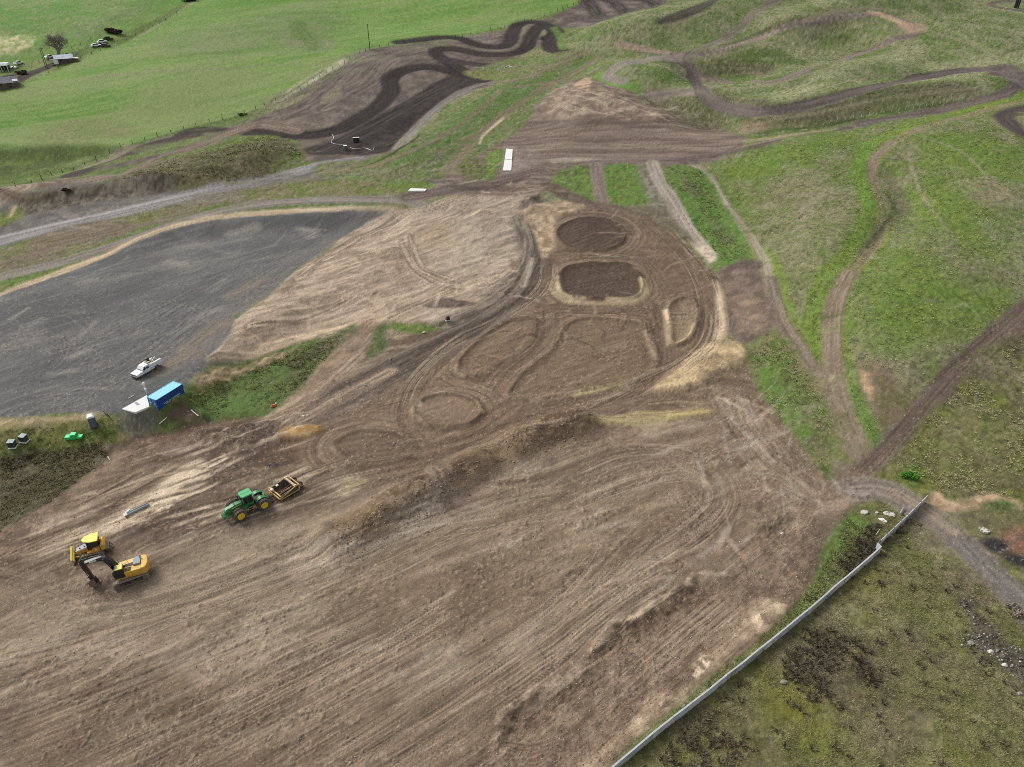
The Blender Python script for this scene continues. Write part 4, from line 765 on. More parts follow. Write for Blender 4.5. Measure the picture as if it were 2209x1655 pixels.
s, m, S, o = path(cq, 3.2, 1.6, .6); Z[s] += m * .5 * sm(-.8, 1.2, o) - m * .15
way(cq, .6, (92, 83, 74), (116, 105, 95), .5, .6, 0, .55)
strokes(PAD, 120, GA, .5, (4, 16), (.12, .4), ((152, 136, 118), (88, 75, 64)), (.3, .7), bend=.9, seed=8, z=.03)
strokes(MID, 70, .05, .25, (6, 24), (.3, .9), ((156, 142, 128), (92, 80, 73), (172, 160, 144)), (.3, .7), seed=9)
strokes(LOT, 60, math.atan2(.66, .75), .3, (4, 18), (.15, .6), ((140, 136, 128), (80, 80, 80), (156, 150, 138)), (.2, .5), bend=.6, seed=11)
strokes([(-40, 530), (380, 410), (680, 350), (930, 345), (980, 400), (560, 430), (300, 500), (-40, 600)], 110, .42, .2, (5, 20), (.25, .9), ((152, 144, 128), (92, 88, 70), (128, 122, 84), (110, 104, 96)), (.3, .7), seed=12)
strokes([(690, 352), (890, 300), (1010, 205), (1215, 112), (1400, 95), (1270, 165), (1150, 225), (1030, 325), (860, 390)], 110, .75, .2, (5, 22), (.25, .8), ((142, 138, 108), (88, 106, 56), (126, 114, 96), (82, 122, 52)), (.3, .7), seed=13)
strokes([(1270, 60), (1560, -30), (2300, -40), (2300, 200), (1900, 255), (1620, 290), (1420, 205), (1240, 80)], 260, .15, .4, (5, 26), (.3, 1.6), ((158, 156, 122), (82, 96, 50), (124, 116, 92), (88, 122, 52), (146, 142, 112)), (.25, .65), bend=.6, seed=14)
strokes([(1560, 350), (1900, 275), (2300, 215), (2300, 620), (2100, 770), (1900, 980), (1700, 860), (1640, 720)], 240, .25, .5, (2, 12), (.2, 1.2), ((152, 150, 116), (80, 94, 46), (124, 116, 94), (92, 126, 46)), (.25, .6), bend=.6, seed=15)
strokes([(-60, 0), (380, -40), (1290, -20), (1085, 55), (798, 105), (590, 220), (250, 318), (-60, 420)], 110, .55, .12, (20, 90), (.5, 3.0), ((140, 146, 104), (86, 122, 46), (128, 138, 92)), (.15, .45), seed=16)
strokes([(240, 390), (450, 322), (580, 294), (655, 335), (560, 392), (370, 408)], 60, .3, .4, (3, 12), (.3, .9), ((130, 122, 92), (72, 72, 46), (112, 112, 66)), (.3, .6), seed=17)
strokes(EAST, 200, .6, .7, (1, 5), (.15, .7), ((150, 142, 106), (72, 68, 50), (112, 98, 82), (118, 124, 56)), (.25, .6), bend=.8, seed=18)

RD1, RD2 = (112, 101, 92), (138, 126, 113)
road([(1340, 97), (1400, 112), (1460, 118), (1520, 116), (1580, 100), (1650, 78), (1730, 50), (1800, 38), (1890, 30)], 2.0, RD1, (150, 138, 124), .8, .4, .1)
road([(1890, 28), (1930, 38), (1975, 60), (1960, 78), (1900, 98), (1830, 124), (1740, 150), (1650, 178), (1570, 178), (1500, 166)], 2.4, RD1, RD2, .8, .4, .1)
way([(1880, 27), (1920, 38), (1965, 58), (1990, 62)], 2.2, (190, 168, 142), (168, 148, 126), .9, .5, 0, .9)
fill([(1935, 55), (1975, 50), (2000, 58), (1965, 72)], (176, 152, 130), (150, 132, 116), 3, 2, 1, 0)
road([(1460, 118), (1480, 140), (1498, 165), (1520, 200), (1570, 230), (1640, 240), (1720, 230), (1800, 209), (1900, 184), (2000, 164), (2080, 152), (2180, 149), (2300, 152)], 2.8, (96, 87, 83), (116, 106, 100), .8, .4, 0, z=-.25)
road([(2140, 150), (2180, 162), (2196, 180), (2170, 202), (2060, 230), (1950, 252), (1860, 268)], 2.6, (100, 90, 85), (122, 112, 103), .8, .4, 0)
fill([(2130, 148), (2260, 145), (2260, 195), (2190, 185)], (98, 88, 84), (116, 106, 100), 4, 2, 1, 0)
road([(1480, 125), (1560, 85), (1600, 55), (1650, 15), (1690, -15)], 2.2, (112, 104, 94), (132, 124, 108), 1.4, .8, .2, .85)
way([(1430, 50), (1500, 20), (1570, -12)], 3.6, (74, 70, 60), (92, 88, 76), 1.5, 1, .3)
way([(1740, 42), (1820, 22), (1890, 18), (1980, 30)], 1.4, (142, 132, 114), (128, 124, 98), .8, .5, .3, .8)
way([(1970, 25), (2050, 65), (2130, 108), (2240, 160)], 1.7, (140, 144, 104), (124, 134, 84), 1, .6, .8, .8)
way([(2240, 30), (2190, 22), (2150, 16), (2138, 9), (2160, 4), (2240, 4)], 2, (96, 86, 80), (116, 106, 96), .8, .4, .1)
way([(1340, 175), (1310, 165), (1340, 140), (1400, 128), (1460, 128)], 2.6, (150, 142, 130), (132, 124, 112), 1.2, .7, .1, .9)
way([(1340, 97), (1400, 108), (1460, 120)], 2.6, (158, 142, 122), (138, 124, 110), 1, .5, 0, .8)
fill([(1400, 205), (1440, 190), (1480, 195), (1500, 205), (1450, 208), (1420, 222)], (146, 134, 122), (126, 116, 104), 3, 1.5, 1, .1, .8)
way([(1420, 205), (1500, 195), (1540, 215)], 2.0, (128, 118, 108), (112, 104, 96), 1, .5, 0, .8)
for P, w in (([(1560, 72), (1640, 50), (1740, 30), (1860, 20)], .9), ([(1520, 130), (1600, 108), (1700, 78), (1800, 52)], .9), ([(1600, 192), (1720, 168), (1840, 132), (1930, 108)], .9), ([(1660, 262), (1800, 235), (1960, 205), (2100, 190)], .9), ([(1990, 60), (2080, 90), (2160, 130)], 1.2), ([(1700, 225), (1780, 190), (1880, 165), (1960, 160)], .8), ([(1380, 60), (1460, 50), (1540, 20)], 1.2), ([(2000, 300), (2080, 330), (2150, 400), (2209, 440)], .8), ([(1960, 330), (1990, 420), (2060, 520)], .7)):
    way(P, w, (152, 146, 118), (128, 120, 96), .7, .6, .4, .7)
fill([(612, 206), (650, 176), (700, 149), (742, 128), (735, 142), (690, 168), (640, 197), (594, 221)], (186, 182, 156), (160, 162, 124), 3, 1.6, .8, .5)
way([(600, 216), (640, 190), (700, 152)], 1.0, (112, 116, 72), (98, 110, 60), .8, .6, .8, .7)
fill([(470, 990), (560, 955), (600, 965), (560, 1005), (480, 1040), (430, 1050)], (84, 73, 65), (108, 94, 83), 2, 2.5, 2, 0, .75)
for P, a in (([(432, 993), (440, 1030), (412, 1058), (352, 1098), (300, 1136), (240, 1150), (214, 1140), (262, 1100), (342, 1050), (388, 1014)], .75), ([(110, 1165), (180, 1135), (230, 1148), (120, 1196), (40, 1206)], .5), ([(640, 1200), (730, 1165), (760, 1180), (690, 1230), (620, 1245)], .5)):
    s, m = area(P, 1.4, 1.6, 3); n_ = fbm(Sx[s] / 5, Ox[s] / .4, 1, 4, 2); put(s, m * (.5 + .5 * sm(.4, .55, n_)), mix3(col((156, 141, 122)), col((204, 189, 168)), sm(.35, .6, n_)), 0, a)
strokes([(230, 1150), (260, 1100), (380, 1010), (440, 1000), (440, 1040), (330, 1130)], 30, GA, .15, (3, 12), (.2, .5), ((96, 84, 73), (206, 192, 172)), (.5, .9), seed=31)
s, m = area([(1705, 1290), (1650, 1345), (1580, 1400), (1520, 1450), (1470, 1500), (1500, 1440), (1570, 1370), (1640, 1310)], 1.2, 1.8, 4); put(s, m * sm(.42, .56, fbm(X[s], Y[s], 1.6, 4, 3)), mix3(col((172, 155, 135)), col((212, 195, 171)), nz(s, 2)), 0, .9)
s, m = area([(1470, 1505), (1400, 1560), (1330, 1622), (1270, 1690), (1210, 1700), (1330, 1580), (1420, 1500)], 1.5, 2.0, 4); put(s, m * sm(.4, .6, fbm(X[s], Y[s], 1.2, 4, 5)), mix3(col((160, 144, 126)), col((196, 178, 156)), nz(s, 1.2)), 0, .7)
# ---- fine relief and grain over everything
rnd = rng.random(N).astype(np.float32)
fine = fbm(X, Y, .8, 3, 7)
tuft = fbm(X, Y, 1.1, 3, 2) - .5
Z += GR * (tuft * .34 + (n2 - .5) * .35 + (n7 - .5) * .5)
lump = fbm(X, Y, .55, 2, 5); patch = sm(.42, .62, n7)
Z += (1 - GR) * ((fine - .5) * .12 + sm(.6, .85, lump) * (.05 + .1 * patch))
spk = (1 - GR) * (.35 + .65 * patch) * (1 - sm(130, 210, Y))
Cg += (col((88, 76, 66)) - Cg) * (spk * sm(.64, .78, fbm(X, Y, .5, 2, 1)) * .35)[:, None] + (col((176, 162, 144)) - Cg) * (spk * sm(.68, .8, fbm(X, Y, .45, 2, 6)) * .4)[:, None]
amp = .16 + GR * .16
Cg *= (1 + (rnd - .5) * amp * 1.0 + (fine - .5) * amp * 1.3 + GR * tuft * .5)[:, None]
Cg += (col((168, 164, 128)) - Cg) * (GR * sm(.93, 1, rnd) * .45)[:, None]
Cg += (col((196, 184, 164)) - Cg) * ((1 - GR) * sm(.985, 1, rnd) * .5 * (1 - sm(110, 170, Y)))[:, None]
hot = np.clip((Cg[:, 1] / np.maximum(Cg[:, 0], .01) - 1.35) * 1.2, 0, .35) * GR; Cg += (col((116, 120, 74)) - Cg) * hot[:, None]
m0 = col((130, 115, 99)); q = m0 * np.power(np.clip(Cg, .01, 1) / m0, 1.22) * np.array([1.03, .965, .885], np.float32); lotw = np.zeros(N, np.float32); lotw[LOTS] = LOTM; Cg += (q - Cg) * ((1 - GR) * (1 - lotw) * (1 - .6 * sm(170, 230, Y)))[:, None]
Cg += (col((58, 58, 38)) - Cg) * (GR * sm(.62, .75, fbm(X, Y, .9, 2, 4)) * .4)[:, None]
Cg = np.clip(Cg, .012, .8)

for P in ([(262, 884), (294, 897), (324, 880), (317, 852)], [(318, 880), (346, 890), (401, 852), (372, 836), (335, 850)]):
    s, m = area(P, .8, 0, n=1); Z[s] += (4.0 - Z[s]) * m
# ------------------------------------------------------------------ the ground mesh
def node_mat(name):
    mt = bpy.data.materials.new(name); mt.use_nodes = True
    nt = mt.node_tree; b = nt.nodes['Principled BSDF']
    return mt, nt, b
gm_, nt, b = node_mat('ground_soil_and_grass')
b.inputs['Roughness'].default_value = .95; b.inputs['Specular IOR Level'].default_value = .15
va = nt.nodes.new('ShaderNodeAttribute'); va.attribute_name = 'soil'
tc = nt.nodes.new('ShaderNodeTexCoord')
no = nt.nodes.new('ShaderNodeTexNoise'); no.inputs['Scale'].default_value = 4.5; no.inputs['Detail'].default_value = 6; no.inputs['Roughness'].default_value = .7
mr = nt.nodes.new('ShaderNodeMapRange'); mr.inputs['From Min'].default_value = .25; mr.inputs['From Max'].default_value = .75; mr.inputs['To Min'].default_value = .74; mr.inputs['To Max'].default_value = 1.26
mm = nt.nodes.new('ShaderNodeMix'); mm.data_type = 'RGBA'; mm.blend_type = 'MULTIPLY'; mm.inputs['Factor'].default_value = 1
bp = nt.nodes.new('ShaderNodeBump'); bp.inputs['Distance'].default_value = .12; bp.inputs['Strength'].default_value = .7
nt.links.new(tc.outputs['Object'], no.inputs['Vector']); nt.links.new(no.outputs['Fac'], mr.inputs['Value'])
nt.links.new(va.outputs['Color'], mm.inputs['A']); nt.links.new(mr.outputs['Result'], mm.inputs['B'])
nt.links.new(mm.outputs['Result'], b.inputs['Base Color']); nt.links.new(no.outputs['Fac'], bp.inputs['Height']); nt.links.new(bp.outputs['Normal'], b.inputs['Normal'])

def build_ground():
    G3 = np.stack([X, Y, Z], 1).astype(np.float32).reshape(NR, NC, 3)
    nrm = np.cross(np.gradient(G3, axis=1), np.gradient(G3, axis=0)).reshape(-1, 3); nrm /= np.linalg.norm(nrm, axis=1)[:, None] + 1e-9
    j, i = np.meshgrid(np.arange(NR - 1), np.arange(NC - 1), indexing='ij'); a = (j * NC + i).ravel()
    q = np.stack([a, a + 1, a + NC + 1, a + NC], 1).astype(np.int64); P3 = G3.reshape(-1, 3)
    for k, nm in enumerate(ZNAMES):
        qq = q[ZONE[a] == k]
        if len(qq) == 0: continue
        used, inv = np.unique(qq.ravel(), return_inverse=True); n = len(used)
        me = bpy.data.meshes.new(nm); me.vertices.add(n); me.vertices.foreach_set('co', P3[used].ravel())
        me.loops.add(qq.size); me.polygons.add(len(qq))
        me.loops.foreach_set('vertex_index', inv.astype(np.int32).ravel()); me.polygons.foreach_set('loop_start', np.arange(0, qq.size, 4, dtype=np.int32))
        me.polygons.foreach_set('use_smooth', np.ones(len(qq), bool))
        at_ = me.attributes.new('soil', 'FLOAT_COLOR', 'POINT'); at_.data.foreach_set('color', np.concatenate([Cg[used], np.ones((n, 1), np.float32)], 1).astype(np.float32).ravel())
        me.update(calc_edges=True); me.materials.append(gm_)
        me.normals_split_custom_set_from_vertices(nrm[used].astype(np.float32))
        o = bpy.data.objects.new('ground' if k == 0 else nm, me); COL.objects.link(o); o['kind'] = 'structure'
build_ground()
# ------------------------------------------------------------------ materials for things
MATS = {}
def paint(name, rgb, rough=.5, metal=0.0, dust=.25, dustc=(150, 132, 112), sc=3.0, var=.12, bump=0.0):
    """Surface colour with worn variation and a film of dust, all from noise."""
    if name in MATS: return MATS[name]
    mt, nt, b = node_mat(name)
    tc = nt.nodes.new('ShaderNodeTexCoord')
    n1 = nt.nodes.new('ShaderNodeTexNoise'); n1.inputs['Scale'].default_value = sc; n1.inputs['Detail'].default_value = 5
    n2_ = nt.nodes.new('ShaderNodeTexNoise'); n2_.inputs['Scale'].default_value = sc * 4.3; n2_.inputs['Detail'].default_value = 4
    mx = nt.nodes.new('ShaderNodeMix'); mx.data_type = 'RGBA'
    rp = nt.nodes.new('ShaderNodeMapRange'); rp.inputs['From Min'].default_value = .4; rp.inputs['From Max'].default_value = .75; rp.inputs['To Max'].default_value = dust * 2
    vr = nt.nodes.new('ShaderNodeMapRange'); vr.inputs['To Min'].default_value = 1 - var; vr.inputs['To Max'].default_value = 1 + var
    mu = nt.nodes.new('ShaderNodeMix'); mu.data_type = 'RGBA'; mu.blend_type = 'MULTIPLY'; mu.inputs['Factor'].default_value = 1
    nt.links.new(tc.outputs['Object'], n1.inputs['Vector']); nt.links.new(tc.outputs['Object'], n2_.inputs['Vector'])
    nt.links.new(n1.outputs['Fac'], rp.inputs['Value']); nt.links.new(rp.outputs['Result'], mx.inputs['Factor'])
    c = lin(rgb) * .9; d = lin(dustc) * .9
    mx.inputs['A'].default_value = (*c, 1); mx.inputs['B'].default_value = (*d, 1)
    nt.links.new(n2_.outputs['Fac'], vr.inputs['Value'])
    nt.links.new(mx.outputs['Result'], mu.inputs['A']); nt.links.new(vr.outputs['Result'], mu.inputs['B'])
    nt.links.new(mu.outputs['Result'], b.inputs['Base Color'])
    b.inputs['Roughness'].default_value = rough; b.inputs['Metallic'].default_value = metal
    if bump:
        bp = nt.nodes.new('ShaderNodeBump'); bp.inputs['Distance'].default_value = bump
        nt.links.new(n2_.outputs['Fac'], bp.inputs['Height']); nt.links.new(bp.outputs['Normal'], b.inputs['Normal'])
    MATS[name] = mt
    return mt
M = dict(
    yellow=paint('machine_yellow_paint', (226, 178, 48), .5, 0, .36, sc=1.6), roofy=paint('machine_roof_yellow', (246, 222, 74), .45, 0, .12), amber=paint('machine_amber_panel', (214, 152, 44), .5, 0, .3),
    black=paint('machine_black_paint', (36, 38, 42), .4, 0, .12), steel=paint('worn_steel', (120, 110, 98), .6, .3, .4), trackm=paint('dusty_track_steel', (150, 138, 122), .8, .1, .5),
    dark=paint('dark_underside', (40, 38, 36), .8, 0, .3), hoodg=paint('grey_hood_paint', (122, 134, 146), .45, 0, .15), glass=paint('cab_glass', (34, 42, 46), .08, 0, .04),
    green=paint('tractor_green_paint', (28, 130, 60), .4, 0, .16), rimy=paint('wheel_rim_yellow', (236, 204, 40), .45, 0, .12), tyre=paint('tyre_rubber', (62, 60, 60), .9, 0, .4),
    tan=paint('scraper_faded_yellow', (214, 178, 104), .6, 0, .3), pink=paint('scraper_bare_roller', (206, 172, 148), .7, 0, .3), bowl=paint('scraper_bowl_mud', (82, 68, 58), .9, 0, .5),
    white=paint('white_vehicle_paint', (236, 238, 238), .3, 0, .05), wglass=paint('windscreen_glass', (104, 124, 126), .08, 0, .05), chrome=paint('bumper_metal', (140, 140, 140), .35, .6, .1),
    cblue=paint('container_side_blue_shaded', (22, 74, 150), .5, 0, .06, (60, 70, 90)), cdoor=paint('container_door_blue_lit', (44, 112, 176), .45, 0, .1, (120, 150, 170)), croof=paint('container_roof_blue_lit', (122, 204, 238), .5, 0, .08, (170, 200, 210)),  # light on roof and doors, shade on sides, put into the container blues
    letter=paint('white_lettering', (230, 232, 226), .6, 0, .05), letty=paint('yellow_lettering', (222, 224, 130), .6, 0, .05), conc=paint('pale_concrete', (232, 231, 226), .85, 0, .06, (170, 165, 155), 1.2, .08, .01),
    gconc=paint('grey_concrete_wall', (204, 206, 206), .9, 0, .35, (122, 124, 124), .55, .16, .02), wcap=paint('wall_cap_light', (186, 188, 186), .9, 0, .2, (150, 150, 148), .8, .1),
    potty=paint('slate_plastic', (78, 90, 108), .5, 0, .08), pottyw=paint('white_plastic', (240, 242, 240), .5, 0, .03), podium=paint('bright_green_paint', (48, 196, 104), .55, 0, .05), bin=paint('dark_green_metal', (46, 62, 60), .5, 0, .1), binlid=paint('grey_green_lid', (112, 132, 130), .5, 0, .1),
    wood=paint('weathered_wood', (110, 98, 84), .9, 0, .2), dwood=paint('dark_post_wood', (58, 52, 44), .9, 0, .2), pwood=paint('pale_stake_wood', (206, 200, 172), .9, 0, .1), wire=paint('fence_wire', (92, 92, 86), .6, .4, .1),
    rock=paint('grey_stone', (150, 144, 134), .95, 0, .3, (110, 104, 94), 2.5, .2, .03), prock=paint('pale_stone', (206, 200, 188), .95, 0, .2, (170, 160, 145), 2.5, .15, .03), orange=paint('orange_plastic', (226, 92, 40), .5, 0, .05), hose=paint('white_hose', (214, 210, 206), .6, 0, .1),
    drum=paint('grey_drum', (104, 112, 110), .6, .2, .15), board=paint('pale_board', (236, 226, 204), .7, 0, .05), tin=paint('tin_roof', (182, 192, 204), .5, .2, .3, (112, 104, 100), .4, .2), shing=paint('grey_roof_boards', (134, 134, 140), .9, 0, .4, (82, 78, 76), .5, .25), shed=paint('dark_shed_wall', (112, 100, 92), .9, 0, .3, (60, 52, 48), .6), pinkt=paint('pinkish_trim', (206, 176, 166), .8, 0, .1),
    bark=paint('grey_bark', (150, 138, 130), .95, 0, .2), carred=paint('dark_old_car', (60, 66, 58), .5, 0, .3), gal=paint('galvanised_sheet', (170, 176, 180), .5, .3, .3, (140, 136, 130), 1.2), charc=paint('charcoal_box', (42, 38, 38), .8, 0, .1), plum=paint('black_panel', (28, 28, 34), .6, 0, .05))

def leafmat(name, c1, c2, sc=1.5):
    mt, nt, b = node_mat(name)
    oi = nt.nodes.new('ShaderNodeTexCoord'); n = nt.nodes.new('ShaderNodeTexNoise'); n.inputs['Scale'].default_value = sc
    rp = nt.nodes.new('ShaderNodeValToRGB'); e = rp.color_ramp.elements
    e[0].position = .35; e[1].position = .65; e[0].color = (*(lin(c1) * .86), 1); e[1].color = (*(lin(c2) * .86), 1)
    nt.links.new(oi.outputs['Object'], n.inputs['Vector']); nt.links.new(n.outputs['Fac'], rp.inputs['Fac']); nt.links.new(rp.outputs['Color'], b.inputs['Base Color'])
    b.inputs['Roughness'].default_value = .9; b.inputs['Specular IOR Level'].default_value = .1
    return mt

# ------------------------------------------------------------------ mesh helpers
class MB:
    def __init__(self, mat=None): self.v = []; self.f = []; self.M = mat or Matrix()
    def add(self, vs, fs):
        o = len(self.v); self.v += [tuple(self.M @ Vector(p)) for p in vs]; self.f += [tuple(i + o for i in f) for f in fs]; return self
    def box(self, c, s, rot=None, top=(1, 1), sh=(0, 0)):
        x, y, z = [k / 2 for k in s]; vs = []
        for dz, tx, ty, ox, oy in ((-z, 1, 1, 0, 0), (z, top[0], top[1], sh[0], sh[1])):
            vs += [Vector((-x * tx + ox, -y * ty + oy, dz)), Vector((x * tx + ox, -y * ty + oy, dz)), Vector((x * tx + ox, y * ty + oy, dz)), Vector((-x * tx + ox, y * ty + oy, dz))]
        if rot is not None: r = Euler(rot).to_matrix(); vs = [r @ p for p in vs]
        return self.add([p + Vector(c) for p in vs], [(3, 2, 1, 0), (4, 5, 6, 7), (0, 1, 5, 4), (1, 2, 6, 5), (2, 3, 7, 6), (3, 0, 4, 7)])
    def prism(self, poly, y0, y1):                      # outline in x,z pushed along y
        n = len(poly); a = sum(poly[i][0] * poly[(i + 1) % n][1] - poly[(i + 1) % n][0] * poly[i][1] for i in range(n))
        if a < 0: poly = poly[::-1]
        vs = [(x, y0, z) for x, z in poly] + [(x, y1, z) for x, z in poly]
        return self.add(vs, [tuple(range(n)), tuple(range(2 * n - 1, n - 1, -1))] + [(i, i + n, (i + 1) % n + n, (i + 1) % n) for i in range(n)])
    def slab(self, poly, z0, z1):                       # outline in x,y pushed along z
        n = len(poly); a = sum(poly[i][0] * poly[(i + 1) % n][1] - poly[(i + 1) % n][0] * poly[i][1] for i in range(n))
        if a < 0: poly = poly[::-1]
        vs = [(x, y, z0) for x, y in poly] + [(x, y, z1) for x, y in poly]
        return self.add(vs, [tuple(range(n - 1, -1, -1)), tuple(range(n, 2 * n))] + [(i, (i + 1) % n, (i + 1) % n + n, i + n) for i in range(n)])
    def cyl(self, p0, p1, r0, r1=None, n=12):
        p0, p1 = Vector(p0), Vector(p1); r1 = r0 if r1 is None else r1; d = (p1 - p0).normalized()
        a = d.orthogonal().normalized(); b = d.cross(a)
        vs = [p0 + (a * math.cos(t) + b * math.sin(t)) * r0 for t in [2 * math.pi * k / n for k in range(n)]] + [p1 + (a * math.cos(t) + b * math.sin(t)) * r1 for t in [2 * math.pi * k / n for k in range(n)]]
        return self.add(vs, [tuple(range(n - 1, -1, -1)), tuple(range(n, 2 * n))] + [(i, (i + 1) % n, (i + 1) % n + n, i + n) for i in range(n)])
    def tube(self, pts, r, n=6):
        for a, b in zip(pts[:-1], pts[1:]):
            if (Vector(a) - Vector(b)).length > 1e-4: self.cyl(a, b, r, r, n)
        return self
    def stone(self, c, s, seed, n=1):
        rr = random.Random(seed); bm = bmesh.new(); bmesh.ops.create_icosphere(bm, subdivisions=n, radius=1)
        rot = Euler((rr.random() * 6, rr.random() * 6, rr.random() * 6)).to_matrix()
        vs = [rot @ (p.co * (0.75 + .5 * rr.random())) for p in bm.verts]
        self.add([(p.x * s[0] + c[0], p.y * s[1] + c[1], p.z * s[2] + c[2]) for p in vs], [tuple(q.index for q in f.verts) for f in bm.faces]); bm.free(); return self
    def build(self, name, mat, parent=None, bevel=0.0, smooth=False, label=None):
        me = bpy.data.meshes.new(name); me.from_pydata(self.v, [], self.f); me.materials.append(mat)
        if bevel:
            bm = bmesh.new(); bm.from_mesh(me)
            es = [e for e in bm.edges if len(e.link_faces) == 2 and e.calc_face_angle(0) > .5]
            bmesh.ops.bevel(bm, geom=es, offset=bevel, segments=1, affect='EDGES', clamp_overlap=True); bm.to_mesh(me); bm.free()
        if smooth: me.polygons.foreach_set('use_smooth', [True] * len(me.polygons))
        o = bpy.data.objects.new(name, me); COL.objects.link(o)
        if parent is not None: o.parent = parent
        if label: o['label'] = label
        return o
def tag(o, label, cat, group=None, kind=None):
    if label: o['label'] = label
    if cat: o['category'] = cat
    if group: o['group'] = group
    if kind: o['kind'] = kind
    return o
def thing(name, label, cat, loc, rz=0, group=None, tilt=None):
    o = bpy.data.objects.new(name, None); COL.objects.link(o); o.location = loc
    o.rotation_euler = (tilt[0] if tilt else 0, tilt[1] if tilt else 0, rz); o.empty_display_size = .3
    return tag(o, label, cat, group)
B = MB
def RZ(a): return Matrix.Rotation(R(a), 4, 'Z')

# ------------------------------------------------------------------ excavator
def track_loop(mb, L, H, y0, y1, n=9):
    r = H / 2; pts = []
    for k in range(n + 1): a = -math.pi / 2 + math.pi * k / n; pts.append((L / 2 - r + r * math.cos(a), r + r * math.sin(a)))
    for k in range(n + 1): a = math.pi / 2 + math.pi * k / n; pts.append((-L / 2 + r + r * math.cos(a), r + r * math.sin(a)))
    mb.prism(pts, y0, y1)
    per = len(pts)                                       # grousers round the loop
    for i in range(per):
        (x0, z0), (x1, z1) = pts[i], pts[(i + 1) % per]; l = math.hypot(x1 - x0, z1 - z0); m = max(1, int(l / .22))
        for q in range(m):
            t = (q + .5) / m; ang = math.atan2(z1 - z0, x1 - x0)
            nx, nz_ = math.sin(ang), -math.cos(ang)
            mb.box((x0 + (x1 - x0) * t + nx * .02, (y0 + y1) / 2, z0 + (z1 - z0) * t + nz_ * .02), (.07, y1 - y0 + .02, .07), (0, -ang, 0))
def crawler(parent, L, H, W, gy, mat, wheels=7, rot=Matrix()):
    for sgn in (1, -1):
        yc = sgn * gy; mb = MB(rot); track_loop(mb, L, H, yc - W / 2, yc + W / 2); tr = mb.build('track', mat, parent)
        mb = MB(rot)
        for sd in (-1, 1):
            mb.prism([(-L / 2 + H / 2, .16), (L / 2 - H / 2, .16), (L / 2 - H / 2, H - .16), (-L / 2 + H / 2, H - .16)], yc + sd * (W / 2 + .012) - .01, yc + sd * (W / 2 + .012) + .01)
        mb.build('track_frame', M['dark'], tr)
        for xx in (-L / 2 + H / 2, L / 2 - H / 2):
            MB(rot).cyl((xx, yc - W / 2 - .04, H / 2), (xx, yc + W / 2 + .04, H / 2), H * .36, n=14).build('sprocket', M['steel'], tr)
        for k in range(wheels):
            xx = -L / 2 + H * .75 + (L - 1.5 * H) * k / (wheels - 1)
            MB(rot).cyl((xx, yc - W / 2 - .05, .22), (xx, yc + W / 2 + .05, .22), .14, n=10).build('roller', M['steel'], tr)

